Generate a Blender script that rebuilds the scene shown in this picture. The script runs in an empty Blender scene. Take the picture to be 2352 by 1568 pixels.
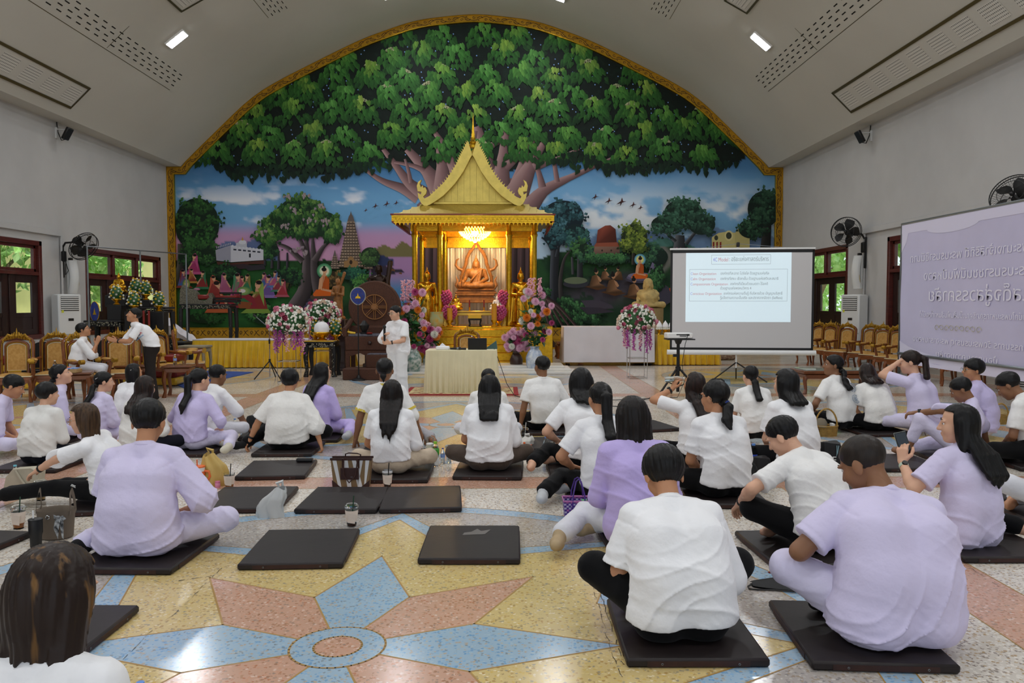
import bpy,bmesh,math,random
import numpy as np
from mathutils import Vector,Matrix,Euler
R=math.radians
rnd=random.Random(7)
C=bpy.context.scene.collection
scene=bpy.context.scene
PI=math.pi
# ---------------------------------------------------------------- camera (28 mm lens, eye height of a standing photographer)
F=28/36*2352
EYE=1.7
PITCH=math.atan(87/F);YAW=math.atan(16/F)
cam_d=bpy.data.cameras.new('camera');cam_d.lens=28;cam_d.sensor_width=36;cam_d.clip_end=400
cam=bpy.data.objects.new('camera',cam_d);C.objects.link(cam)
cam.location=(0,0,EYE);cam.rotation_euler=(PI/2-PITCH,0,-YAW)
scene.camera=cam
scene.view_settings.view_transform='Standard';scene.view_settings.look='None'
scene.view_settings.gamma=1.0;scene.view_settings.use_curve_mapping=False
scene.view_settings.exposure=0.8
# ---------------------------------------------------------------- daylight: an even bright sky over the whole horizon
SKY=0.62
w=bpy.data.worlds.new('sky');scene.world=w;w.use_nodes=True
nt=w.node_tree;nt.nodes.clear()
o_=nt.nodes.new('ShaderNodeOutputWorld');b_=nt.nodes.new('ShaderNodeBackground')
tc=nt.nodes.new('ShaderNodeTexCoord');sx=nt.nodes.new('ShaderNodeSeparateXYZ');rp=nt.nodes.new('ShaderNodeValToRGB')
nt.links.new(tc.outputs['Generated'],sx.inputs[0]);nt.links.new(sx.outputs['Z'],rp.inputs[0])
rp.color_ramp.elements[0].position=0.0;rp.color_ramp.elements[0].color=(0.92,0.95,1.0,1)
rp.color_ramp.elements[1].position=0.8;rp.color_ramp.elements[1].color=(0.62,0.78,1.0,1)
nt.links.new(rp.outputs[0],b_.inputs[0]);b_.inputs[1].default_value=SKY;nt.links.new(b_.outputs[0],o_.inputs[0])
YB=30.0;XL=-12.55;XR=10.38;ZW=6.77;YR=-10.0
def area_light(name,loc,rot,sx_,sy_,power,col=(1,1,1),portal=False,spread=PI):
 l=bpy.data.lights.new(name,'AREA');l.shape='RECTANGLE';l.size=sx_;l.size_y=sy_;l.energy=power;l.color=col;l.spread=spread
 if portal:l.cycles.is_portal=True
 o=bpy.data.objects.new(name,l);C.objects.link(o);o.location=loc;o.rotation_euler=rot
 return o
sun_l=bpy.data.lights.new('sun','SUN');sun_l.energy=2.2;sun_l.angle=R(2);sun_l.color=(1,.96,.88);sun_o=bpy.data.objects.new('sun',sun_l);C.objects.link(sun_o);sun_o.rotation_euler=(R(-6),R(13),0)
area_light('rear_portal',((XL+XR)/2,YR+.02,5.6),(PI/2,0,0),XR-XL,11.2,1,portal=True)
def ray(px,py):
 x,y,z=(px-1176)/F,1.0,-(py-784)/F
 c,s=math.cos(PITCH),math.sin(PITCH);y,z=c*y+s*z,-s*y+c*z
 c,s=math.cos(YAW),math.sin(YAW);x,y=c*x+s*y,-s*x+c*y
 return Vector((x,y,z))
def fl(px,py,z=0.0):
 d=ray(px,py);return Vector((0,0,EYE))+d*((z-EYE)/d.z)
def at(px,py,Y):
 d=ray(px,py);return Vector((0,0,EYE))+d*(Y/d.y)
    # ---------------------------------------------------------------- materials
def lin(c):
 if isinstance(c,str):
  c=c.lstrip('#');c=tuple(int(c[i:i+2],16)/255 for i in(0,2,4))
 return tuple(x/12.92 if x<=.04045 else((x+.055)/1.055)**2.4 for x in c[:3])
MATS={}
def M(name,col='#808080',rough=.5,metal=0,var=0,vscale=8,stretch=None,col2=None,bump=0,bscale=60,bstretch=None,trans=0,ior=1.45,emit=0,ecol=None,spec=.5,coat=0,alpha=1,sheen=0,attr=False,sss=0):
 if name in MATS:return MATS[name]
 m=bpy.data.materials.new(name);m.use_nodes=True;MATS[name]=m
 t=m.node_tree;p=t.nodes['Principled BSDF'];L=t.links.new
 c=lin(col);p.inputs['Base Color'].default_value=(*c,1);p.inputs['Roughness'].default_value=rough
 p.inputs['Metallic'].default_value=metal;p.inputs['Specular IOR Level'].default_value=spec;p.inputs['IOR'].default_value=ior
 p.inputs['Transmission Weight'].default_value=trans;p.inputs['Coat Weight'].default_value=coat;p.inputs['Alpha'].default_value=alpha
 p.inputs['Sheen Weight'].default_value=sheen
 if sss:p.inputs['Subsurface Weight'].default_value=sss;p.inputs['Subsurface Radius'].default_value=(.02,.008,.004)
 if emit:p.inputs['Emission Color'].default_value=(*lin(ecol or col),1);p.inputs['Emission Strength'].default_value=emit
 def coords(st):
  a=t.nodes.new('ShaderNodeTexCoord');mp=t.nodes.new('ShaderNodeMapping');L(a.outputs['Object'],mp.inputs[0])
  if st:mp.inputs['Scale'].default_value=st
  return mp.outputs[0]
 if attr:
  a=t.nodes.new('ShaderNodeVertexColor');a.layer_name='paint';L(a.outputs[0],p.inputs['Base Color'])
 elif var or col2:
  n=t.nodes.new('ShaderNodeTexNoise');n.inputs['Scale'].default_value=vscale;n.inputs['Detail'].default_value=4
  L(coords(stretch),n.inputs['Vector']);r=t.nodes.new('ShaderNodeValToRGB')
  a,b=(c,lin(col2))if col2 else(tuple(x*(1-var)for x in c),tuple(min(1,x*(1+var))for x in c))
  r.color_ramp.elements[0].color=(*a,1);r.color_ramp.elements[1].color=(*b,1)
  r.color_ramp.elements[0].position=.35;r.color_ramp.elements[1].position=.65
  L(n.outputs[0],r.inputs[0]);L(r.outputs[0],p.inputs['Base Color'])
 if bump:
  n=t.nodes.new('ShaderNodeTexNoise');n.inputs['Scale'].default_value=bscale;n.inputs['Detail'].default_value=3
  L(coords(bstretch),n.inputs['Vector']);bp=t.nodes.new('ShaderNodeBump');bp.inputs['Strength'].default_value=bump;bp.inputs['Distance'].default_value=.02
  L(n.outputs[0],bp.inputs['Height']);L(bp.outputs[0],p.inputs['Normal'])
 return m
    # ---------------------------------------------------------------- mesh helpers
def tag(o,label=None,cat=None,group=None,kind=None):
 if label:o['label']=label
 if cat:o['category']=cat
 if group:o['group']=group
 if kind:o['kind']=kind
 return o
def thing(name,label,cat,loc=(0,0,0),rz=0,group=None,rot=None,scale=None):
 o=bpy.data.objects.new(name,None);C.objects.link(o);o.empty_display_size=.1
 o.location=loc;o.rotation_euler=rot or(0,0,rz)
 if scale:o.scale=(scale,)*3 if isinstance(scale,(int,float))else scale
 return tag(o,label,cat,group)
def dup(root,loc,rz=None,label=None,scale=None,group=None):
 r=root.copy();C.objects.link(r);r.location=loc
 if rz is not None:r.rotation_euler=(0,0,rz)
 if scale:r.scale=(scale,)*3 if isinstance(scale,(int,float))else scale
 if label:r['label']=label
 if group:r['group']=group
 for ch in list(root.children):
  c=ch.copy();C.objects.link(c);c.parent=r
  for g in list(ch.children):
   d=g.copy();C.objects.link(d);d.parent=c
 return r
def link(name,me,mats,parent=None,smooth=True,ang=40,kind=None):
 o=bpy.data.objects.new(name,me);C.objects.link(o)
 if not me.materials:
  for m in(mats if isinstance(mats,(list,tuple))else[mats]):me.materials.append(m)
 if smooth:
  me.polygons.foreach_set('use_smooth',[True]*len(me.polygons))
  if ang and ang<180:me.set_sharp_from_angle(angle=R(ang))
 if parent:o.parent=parent
 if kind:o['kind']=kind
 return o
class MB:
 def __init__(s):s.v=[];s.f=[];s.mi=[]
 def add(s,vs,fs,m=0):
  n=len(s.v);s.v.extend([tuple(x)for x in vs]);s.f.extend([tuple(i+n for i in f)for f in fs]);s.mi.extend([m]*len(fs));return s
 def box(s,c,d,rz=0,m=0,bev=0,rot=None):
  x,y,z=(q/2 for q in d);b=min(bev,x*.49,y*.49,z*.49)
  mt=Matrix.Rotation(rz,3,'Z')if rot is None else Euler(rot).to_matrix()
  if b<=0:
   vs=[(i*x,j*y,k*z)for i in(-1,1)for j in(-1,1)for k in(-1,1)]
   fs=[(0,1,3,2),(4,6,7,5),(0,4,5,1),(2,3,7,6),(0,2,6,4),(1,5,7,3)]
  else:
   vs=[];fs=[]
   ix={}
   for i in(-1,1):
    for j in(-1,1):
     for k in(-1,1):
      for a in range(3):
       q=[i*(x-b),j*(y-b),k*(z-b)];q[a]=(i*x,j*y,k*z)[a];ix[i,j,k,a]=len(vs);vs.append(q)
   def face(ids):
    p=[Vector(vs[i])for i in ids];nrm=(p[1]-p[0]).cross(p[2]-p[0]);cen=sum(p,Vector())/len(p)
    fs.append(ids if nrm.dot(cen)>0 else ids[::-1])
   for a in range(3):
    u,w_=[q for q in range(3)if q!=a]
    for sg in(-1,1):
     ids=[]
     for(p_,q_)in((-1,-1),(1,-1),(1,1),(-1,1)):
      k_=[0,0,0];k_[a]=sg;k_[u]=p_;k_[w_]=q_;ids.append(ix[(*k_,a)])
     face(ids)
    for p_ in(-1,1):
     for q_ in(-1,1):
      k0=[0,0,0];k1=[0,0,0];k0[a]=-1;k1[a]=1
      for k_ in(k0,k1):k_[u]=p_;k_[w_]=q_
      face([ix[(*k0,u)],ix[(*k0,w_)],ix[(*k1,w_)],ix[(*k1,u)]])
   for i in(-1,1):
    for j in(-1,1):
     for k in(-1,1):face([ix[i,j,k,0],ix[i,j,k,1],ix[i,j,k,2]])
  return s.add([mt@Vector(q)+Vector(c)for q in vs],fs,m)
 def cyl(s,a,b,r0,r1=None,n=12,m=0,caps=True):
  a=Vector(a);b=Vector(b);r1=r0 if r1 is None else r1
  z=(b-a).normalized();x=z.orthogonal().normalized();y=z.cross(x)
  vs=[]
  for p,r in((a,r0),(b,r1)):
   vs+=[p+(x*math.cos(2*PI*i/n)+y*math.sin(2*PI*i/n))*r for i in range(n)]
  fs=[(i,(i+1)%n,n+(i+1)%n,n+i)for i in range(n)]
  if caps:fs+=[tuple(range(n))[::-1],tuple(range(n,2*n))]
  return s.add(vs,fs,m)
 def tube(s,pts,r,n=8,m=0,closed=False):
  pts=[Vector(p)for p in pts];k=len(pts);rs=r if isinstance(r,(list,tuple))else[r]*k
  vs=[];fs=[];up=None
  for i,p in enumerate(pts):
   if closed:d=pts[(i+1)%k]-pts[i-1]
   else:d=pts[min(i+1,k-1)]-pts[max(i-1,0)]
   d=d.normalized()if d.length>1e-9 else Vector((0,0,1))
   if up is None:up=d.orthogonal().normalized()
   up=(up-d*up.dot(d));up=up.normalized()if up.length>1e-6 else d.orthogonal().normalized()
   y=d.cross(up)
   vs+=[p+(up*math.cos(2*PI*j/n)+y*math.sin(2*PI*j/n))*rs[i]for j in range(n)]
  for i in range(k if closed else k-1):
   a,b=i*n,((i+1)%k)*n
   fs+=[(a+j,a+(j+1)%n,b+(j+1)%n,b+j)for j in range(n)]
  if not closed:fs+=[tuple(range(n))[::-1],tuple(range((k-1)*n,k*n))]
  return s.add(vs,fs,m)
 def lathe(s,prof,c=(0,0,0),n=20,m=0,sx=1,sy=1,caps=True):
  vs=[];fs=[];c=Vector(c)
  for r,z in prof:
   vs+=[c+Vector((r*sx*math.cos(2*PI*j/n),r*sy*math.sin(2*PI*j/n),z))for j in range(n)]
  for i in range(len(prof)-1):
   a,b=i*n,(i+1)*n
   fs+=[(a+j,a+(j+1)%n,b+(j+1)%n,b+j)for j in range(n)]
  if caps:fs+=[tuple(range(n))[::-1],tuple(range((len(prof)-1)*n,len(prof)*n))]
  return s.add(vs,fs,m)
 def ball(s,c,r,n=10,k=6,m=0,rot=None):
  rx,ry,rz=(r,r,r)if isinstance(r,(int,float))else r
  mt=Euler(rot).to_matrix()if rot else Matrix.Identity(3);c=Vector(c)
  vs=[c+mt@Vector((0,0,-rz))];fs=[]
  for i in range(1,k):
   t=-PI/2+PI*i/k
   vs+=[c+mt@Vector((rx*math.cos(t)*math.cos(2*PI*j/n),ry*math.cos(t)*math.sin(2*PI*j/n),rz*math.sin(t)))for j in range(n)]
  vs.append(c+mt@Vector((0,0,rz)));l=len(vs)-1
  fs+=[(0,1+(j+1)%n,1+j)for j in range(n)]
  for i in range(k-2):
   a,b=1+i*n,1+(i+1)*n
   fs+=[(a+j,a+(j+1)%n,b+(j+1)%n,b+j)for j in range(n)]
  a=1+(k-2)*n;fs+=[(a+j,a+(j+1)%n,l)for j in range(n)]
  return s.add(vs,fs,m)
 def prism(s,poly,y0,y1,m=0,f=None):
  """polygon in XZ (counter-clockwise seen from -Y) extruded along Y; f maps points"""
  n=len(poly);vs=[(x,y0,z)for x,z in poly]+[(x,y1,z)for x,z in poly]
  if f:vs=[f(Vector(q))for q in vs]
  fs=[tuple(range(n)),tuple(range(n,2*n))[::-1]]+[(i,n+i,n+(i+1)%n,(i+1)%n)for i in range(n)]
  return s.add(vs,fs,m)
 def slab(s,poly,z0,z1,m=0):
  n=len(poly);vs=[(x,y,z0)for x,y in poly]+[(x,y,z1)for x,y in poly]
  ar=sum(poly[i][0]*poly[(i+1)%n][1]-poly[(i+1)%n][0]*poly[i][1]for i in range(n))
  if ar<0:vs=[(x,y,z0)for x,y in poly[::-1]]+[(x,y,z1)for x,y in poly[::-1]]
  return s.add(vs,[tuple(range(n))[::-1],tuple(range(n,2*n))]+[(i,(i+1)%n,n+(i+1)%n,n+i)for i in range(n)],m)
 def grid(s,fn,nu,nv,m=0,flip=False,closeu=False):
  vs=[fn(i/(nu if closeu else nu-1),j/(nv-1))for j in range(nv)for i in range(nu)];fs=[]
  for j in range(nv-1):
   for i in range(nu if closeu else nu-1):
    q=(j*nu+i,j*nu+(i+1)%nu,(j+1)*nu+(i+1)%nu,(j+1)*nu+i);fs.append(q[::-1]if flip else q)
  return s.add(vs,fs,m)
 def mesh(s,name):
  me=bpy.data.meshes.new(name);me.from_pydata(s.v,[],s.f);me.polygons.foreach_set('material_index',s.mi);me.update();return me
 def build(s,name,mats,parent=None,smooth=True,ang=40,kind=None):
  return link(name,s.mesh(name),mats,parent,smooth,ang,kind)
def text(name,body,size,mat,parent,loc,rot,align='CENTER',depth=.001,sx=1):
 cu=bpy.data.curves.new(name,'FONT');cu.body=body;cu.size=size;cu.align_x=align;cu.align_y='CENTER';cu.extrude=depth
 cu.resolution_u=3
 tmp=bpy.data.objects.new(name,cu);me=bpy.data.meshes.new_from_object(tmp);bpy.data.objects.remove(tmp);me.materials.clear();me.materials.append(mat);o=bpy.data.objects.new(name,me);C.objects.link(o);o['kind']='stuff';o.parent=parent;o.location=loc;o.rotation_euler=rot;o.scale=(sx,1,1)
 return o
    # ================================================================ ROOM
m_wall=M('wall_paint','#bfbebd',.75,var=.03,vscale=1.2,bump=.04,bscale=30)
m_ceil=M('ceiling_paint','#c4c1b7',.8,var=.02,vscale=.6)
m_gold=M('gold_leaf','#d2a62e',.28,1,var=.12,vscale=14,bump=.25,bscale=40)
m_goldpaint=M('gold_paint','#d3bd62',.38,.55,var=.08,vscale=6,bump=.12,bscale=25)
m_frame=M('mural_frame_gold','#b98a1e',.4,.35,var=.15,vscale=5)
m_ink=M('ornament_brown','#3a2208',.6)
m_teak=M('window_teak','#55201a',.4,var=.25,vscale=6,stretch=(1,1,8),coat=.3)
m_dteak=M('dark_teak','#2a1512',.45,var=.3,vscale=6,stretch=(8,8,1),coat=.2)
m_glass=M('window_glass','#f4fffa',.02,trans=1,ior=1.05,spec=.3)
m_black=M('black_plastic','#121213',.45)
m_grey=M('grey_metal','#7d8285',.35,.7)
m_chrome=M('chrome','#c8cacc',.15,1)
m_white=M('white_plastic','#e6e6e4',.4)
m_lamp=M('lamp_glow','#ffffff',.5,emit=14,ecol='#f6f8ff')
def terrazzo(name,base,chips,amount=.5):
 m=bpy.data.materials.new(name);m.use_nodes=True;MATS[name]=m
 t=m.node_tree;p=t.nodes['Principled BSDF'];L=t.links.new
 a=t.nodes.new('ShaderNodeTexCoord');v=t.nodes.new('ShaderNodeTexVoronoi');v.inputs['Scale'].default_value=62;v.inputs['Randomness'].default_value=1
 n0=t.nodes.new('ShaderNodeTexNoise');n0.inputs['Scale'].default_value=90
 mix0=t.nodes.new('ShaderNodeMixRGB');mix0.inputs[0].default_value=.02
 L(a.outputs['Object'],n0.inputs['Vector']);L(a.outputs['Object'],mix0.inputs[1]);L(n0.outputs['Color'],mix0.inputs[2]);L(mix0.outputs[0],v.inputs['Vector'])
 sp=t.nodes.new('ShaderNodeSeparateXYZ');L(v.outputs['Color'],sp.inputs[0])
 r=t.nodes.new('ShaderNodeValToRGB');r.color_ramp.interpolation='CONSTANT'
 e=r.color_ramp.elements;k=len(chips)
 e[0].position=0;e[0].color=(*lin(base),1);e[1].position=1-amount;e[1].color=(*lin(chips[0]),1)
 for i,c in enumerate(chips[1:]):
  q=e.new(1-amount+amount*(i+1)/k);q.color=(*lin(c),1)
 L(sp.outputs[0],r.inputs[0])
 g=t.nodes.new('ShaderNodeValToRGB');g.color_ramp.elements[0].position=.42;g.color_ramp.elements[1].position=.62
 L(v.outputs['Distance'],g.inputs[0])
 mx=t.nodes.new('ShaderNodeMixRGB');mx.inputs[2].default_value=(*lin(base),1);L(g.outputs[0],mx.inputs[0]);L(r.outputs[0],mx.inputs[1])
 n=t.nodes.new('ShaderNodeTexNoise');n.inputs['Scale'].default_value=1.1;n.inputs['Detail'].default_value=3;L(a.outputs['Object'],n.inputs['Vector'])
 rr=t.nodes.new('ShaderNodeMapRange');rr.inputs[3].default_value=.86;rr.inputs[4].default_value=1.1;L(n.outputs[0],rr.inputs[0])
 mu=t.nodes.new('ShaderNodeMixRGB');mu.blend_type='MULTIPLY';mu.inputs[0].default_value=1;L(mx.outputs[0],mu.inputs[1]);L(rr.outputs[0],mu.inputs[2])
 L(mu.outputs[0],p.inputs['Base Color'])
 p.inputs['Roughness'].default_value=.2;p.inputs['Specular IOR Level'].default_value=.65
 rn=t.nodes.new('ShaderNodeMapRange');rn.inputs[3].default_value=.1;rn.inputs[4].default_value=.24;L(n.outputs[0],rn.inputs[0]);L(rn.outputs[0],p.inputs['Roughness'])
 return m
t_cream=terrazzo('terrazzo_cream','#dcd4c8',['#ece7de','#b79d78','#a3978a','#efe9dd','#988d84','#c6b090','#efe7dc'],.62)
t_yellow=terrazzo('terrazzo_yellow','#d4bc82',['#dcc68a','#b8975a','#d8bd74','#e6d7b0','#ae9868','#d3b468','#a39a80'],.55)
t_blue=terrazzo('terrazzo_blue','#a0bace',['#a9c0d0','#7ea6c9','#b5b9b4','#74a2cb','#b5ab9c','#8db4d6','#87949b'],.55)
t_pink=terrazzo('terrazzo_pink','#cba18a',['#d6aa94','#bc8062','#ddc0b0','#b98d70','#cf9b80','#a87c62','#a58b7c'],.55)
t_grey=terrazzo('terrazzo_grey','#b3aba4',['#c3bcb4','#a08f7d','#bdb6b2','#98928f','#cfc8bf','#a79882','#8f8a86'],.6)
m_brass=M('brass_strip','#a98548',.4,0)
fb=MB();fb.box(((XL+XR)/2,(YB+YR)/2,-.1),(XR-XL+.6,YB-YR+.6,.2-.0))
floor=tag(fb.build('floor',t_cream,smooth=False),'polished cream terrazzo hall floor with star medallions and pink bands',kind='structure')
# ---- inlaid terrazzo fields between brass strips, every panel its own piece
STEP=.0004
def inlay(poly,mat,lvl):
 b=MB();n=len(poly);b.add([(x,y,STEP*lvl)for x,y in poly],[tuple(range(n))]);o=b.build('terrazzo_panel',mat,floor,smooth=False);return o
brass=MB()
def strip(pts,wd=.009,lvl=9,closed=False):
 k=len(pts)
 for i in range(k if closed else k-1):
  a=Vector((*pts[i],0));b=Vector((*pts[(i+1)%k],0));d=(b-a).normalized();nrm=Vector((-d.y,d.x,0))*wd/2
  a=a-d*wd*.3;b=b+d*wd*.3;z=Vector((0,0,STEP*lvl))
  brass.add([a-nrm+z,b-nrm+z,b+nrm+z,a+nrm+z],[(0,1,2,3)])
def pol(c,r,a):return(c[0]+r*math.cos(R(a)),c[1]+r*math.sin(R(a)))
def ring(c,r,n=64):return[pol(c,r,360*i/n)for i in range(n)]
def ringpan(c,r0,r1,mat,lvl,n=64):inlay(ring(c,r1,n),mat,lvl)
GX,GY,GS=-.83,3.88,7.24
def medallion(c,detail):
 inlay(ring(c,2.74),t_blue,1);inlay(ring(c,2.57),t_grey,2);strip(ring(c,2.74),.008,3,True);strip(ring(c,2.57),.008,3,True)
 s1=[pol(c,2.53 if i%2==0 else 1.66,22.5*i)for i in range(16)];s2=[pol(c,2.32 if i%2==0 else 1.46,22.5*i)for i in range(16)]
 inlay(s1,t_blue,4);inlay(s2,t_yellow,5);strip(s1,.008,6,True);strip(s2,.010,6,True)
 for i in range(8):
  a=45*i;q=[pol(c,.2,a-22.5),pol(c,.72,a-22.5),pol(c,1.42,a),pol(c,.72,a+22.5),pol(c,.2,a+22.5)]
  inlay(q,t_blue if i%2==0 else t_pink,6);strip(q[0:4],.011,7)
 inlay(ring(c,.235,40),t_blue,8);inlay(ring(c,.118,32),t_pink,9);strip(ring(c,.235,40),.011,10,True);strip(ring(c,.118,32),.011,10,True)
for j in range(0,3):
 for i in(-1,0,1):medallion((GX+GS*i,GY+GS*j),j==0)
bands=[GY+GS*(j-.5)for j in range(0,4)]
for yb in bands:
 inlay([(XL,yb-.235),(XR,yb-.235),(XR,yb+.235),(XL,yb+.235)],t_pink,1)
 strip([(XL,yb-.235),(XR,yb-.235)],.008,3);strip([(XL,yb+.235),(XR,yb+.235)],.008,3)
for xb in(GX-GS/2,GX+GS/2,GX-GS*1.5,GX+GS*1.5):
 for j in range(-1,3):
  y0=GY+GS*(j-.5)+.235;y1=y0+GS-.47
  inlay([(xb-.235,y0),(xb+.235,y0),(xb+.235,y1),(xb-.235,y1)],t_pink,1)
  strip([(xb-.235,y0),(xb-.235,y1)],.008,3);strip([(xb+.235,y0),(xb+.235,y1)],.008,3)
brass.build('brass_strip',m_brass,floor,smooth=False,kind='stuff')
crk=MB();m_crack=M('crack','#2d2a26',.8)
def crack(pts,seed,wd=.0022):
 q=random.Random(seed)
 for(a,b)in zip(pts[:-1],pts[1:]):
  a=Vector(a);b=Vector(b);n=int((b-a).length/.05)+1;pr=a
  for i in range(1,n+1):
   p=a.lerp(b,i/n)+Vector((q.uniform(-.006,.006),q.uniform(-.006,.006),0))
   if q.random()<.62:
    d=(p-pr).normalized();nn=Vector((-d.y,d.x,0))*wd*q.uniform(.3,1);z=Vector((0,0,STEP*12))
    crk.add([pr-nn+z,p-nn*.5+z,p+nn*.5+z,pr+nn+z],[(0,1,2,3)])
   pr=p
crack([fl(510,1305),fl(410,1402),fl(340,1458),fl(240,1560)],3);crack([fl(1330,1260),fl(1358,1335),fl(1405,1500),fl(1432,1568)],4)
crack([fl(1345,1258),fl(1370,1335),fl(1420,1490),fl(1440,1560)],5,.003);crack([fl(2225,1302),fl(2290,1345),fl(2352,1385)],6)
crack([fl(410,1335),fl(440,1330),fl(495,1322)],8,.006);crack([fl(1343,1300),fl(1362,1312)],9,.006);crack([fl(1345,1310),fl(1362,1318)],19,.006)
crk.build('crack',m_crack,floor,smooth=False,kind='stuff')
# ---- walls with window openings
WL=[(24.0,29.2),(16.5,21.76),(9.1,14.4),(1.7,7.0),(-5.7,-.4)]
WRt=[(24.1,29.3),(16.4,21.6),(9.0,14.2),(1.6,6.8),(-5.8,-.6)]
WZ0,WZ1=.75,3.38
def side_wall(name,x0,wins,sgn,label,z1):
 b=MB();th=.28;xc=x0+sgn*th/2;ys=[YR]
 for a,c in sorted(wins):ys+=[a,c]
 ys.append(YB)
 for i in range(0,len(ys),2):b.box((xc,(ys[i]+ys[i+1])/2,ZW/2+.1),(th,ys[i+1]-ys[i],ZW+.2))
 for a,c in wins:
  b.box((xc,(a+c)/2,WZ0/2),(th,c-a,WZ0));b.box((xc,(a+c)/2,(z1+ZW+.2)/2),(th,c-a,ZW+.2-z1))
 return tag(b.build(name,m_wall,smooth=False),label,kind='structure')
side_wall('wall_left',XL,WL,-1,'tall white plaster side wall with teak windows',WZ1);side_wall('wall_right',XR,WRt,1,'tall white plaster side wall behind the banner',3.5)
def window(nm,x0,y0,y1,sgn,z1,label,opn):
 root=thing(nm,label,None,(x0+sgn*.10,(y0+y1)/2,WZ0));root['kind']='structure'
 W=y1-y0;Hh=z1-WZ0;ht=(Hh)*.665;fr=.13
 b=MB()
 b.box((0,-W/2+fr/2,Hh/2),(.24,fr,Hh),bev=.01);b.box((0,W/2-fr/2,Hh/2),(.24,fr,Hh),bev=.01);b.box((0,0,Hh-fr/2),(.24,W,fr),bev=.01)
 b.box((0,0,fr/2),(.26,W,fr),bev=.01);b.box((0,0,ht),(.22,W-2*fr,.1),bev=.01);b.build('window_frame',m_teak,root)
 cw=(W-2*fr)/3
 for i in range(3):
  yc=-W/2+fr+cw*(i+.5)
  b=MB()
  if i:b.box((0,yc-cw/2,(ht+Hh-fr)/2),(.2,.1,Hh-fr-ht),bev=.008)
  zt=(ht+.05+Hh-fr)/2;hh=Hh-fr-ht-.05
  for s in(-1,1):
   b.box((0,yc+s*(cw/2-.09),zt),(.09,.09,hh),bev=.006);b.box((0,yc,zt+s*(hh/2-.04)),(.09,cw-.1,.08),bev=.006)
  o=b.build('sash',m_teak,root)
  g=MB();g.box((0,yc,zt),(.012,cw-.26,hh-.12));g.build('pane',m_glass,root,smooth=False)
 dw=(W-2*fr)/4
 for i in range(4):
  yc=-W/2+fr+dw*(i+.5);xo=.03*(i%2);b=MB();hb=ht-fr-.05;zc=fr+hb/2
  for s in(-1,1):b.box((xo,yc+s*(dw/2-.14),zc),(.06,.27,hb),bev=.006)
  b.box((xo,yc,fr+hb-.1),(.06,dw-.5,.2),bev=.006);b.box((xo,yc,fr+.07),(.06,dw-.5,.14),bev=.006);b.box((xo,yc,fr+.52),(.06,dw-.5,.12),bev=.006)
  b.box((xo,yc,fr+.3),(.03,dw-.5,.36),bev=.004)
  d=b.build('shutter',m_dteak,root)
  g=MB();g.box((xo,yc,(fr+.58+fr+hb-.2)/2),(.012,dw-.5,hb-.78));g.build('shutter_pane',m_glass,d,smooth=False)
 return root
for i,(a,c)in enumerate(WL):window('window_%d'%(i+1),XL,a,c,-1,WZ1,'teak framed window, number %d from the mural on the altar side'%(i+1),i)
for i,(a,c)in enumerate(WRt):window('window_%d'%(i+6),XR,a,c,1,3.5,'teak framed window, number %d from the mural on the banner side'%(i+1),i)
b=MB();b.box(((XL+XR)/2,YB+.15,6.4),(XR-XL+.6,.3,12.8));tag(b.build('wall_back',m_wall,smooth=False),'end wall carrying the painted mural',kind='structure')
# ---- vaulted ceiling
XC=-1.09
PD=[(0,12.36),(.46,12.34),(2.23,12.13),(4.18,11.45),(6.13,10.5),(7.4,9.86),(8.32,9.3),(9.2,8.45),(10.1,7.6),(10.93,6.78)]
PX=np.array([p[0]for p in PD]);PZ=np.array([p[1]for p in PD])
def arch(dx):
 d=abs(dx);s=0
 for k in(-.5,-.25,0,.25,.5):s+=float(np.interp(abs(d+k),PX,PZ))if d+k<=10.93 else float(PZ[-1]-(d+k-10.93)*.98)
 return s/5
prof=[(XL-.28,ZW),(XC-10.93,ZW)]+[(XC+d,arch(d))for d in np.linspace(-10.9,10.9,57)]+[(XC+10.93,ZW),(XR+.28,ZW)]
b=MB();n=len(prof)
b.add([(x,YR,z)for x,z in prof]+[(x,YB+.02,z)for x,z in prof],[(i,n+i,n+i+1,i+1)for i in range(n-1)])
b.add([(x,YR,z+.25)for x,z in prof]+[(x,YB+.02,z+.25)for x,z in prof],[(i,i+1,n+i+1,n+i)for i in range(n-1)])
ceiling=tag(b.build('ceiling',m_ceil,ang=30),'smooth white barrel vaulted ceiling',kind='structure')
m_slot=M('slot_dark','#15140f',.9);m_bronze=M('bronze_edge','#5c5230',.4,.5)
def cpt(dx,y,off=0.0):
 e=.05;t=Vector((e*2,0,arch(dx+e)-arch(dx-e))).normalized();nn=Vector((t.z,0,-t.x))
 return Vector((XC+dx,y,arch(dx)))+nn*off
def patch(mb,d0,d1,y0,y1,off,m=0,nd=3):
 for i in range(nd):
  a=d0+(d1-d0)*i/nd;c=d0+(d1-d0)*(i+1)/nd
  mb.add([cpt(a,y0,off),cpt(a,y1,off),cpt(c,y1,off),cpt(c,y0,off)],[(0,1,2,3)if True else 0],m)
m_panel=M('panel_white','#cac7be',.6)
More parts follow.
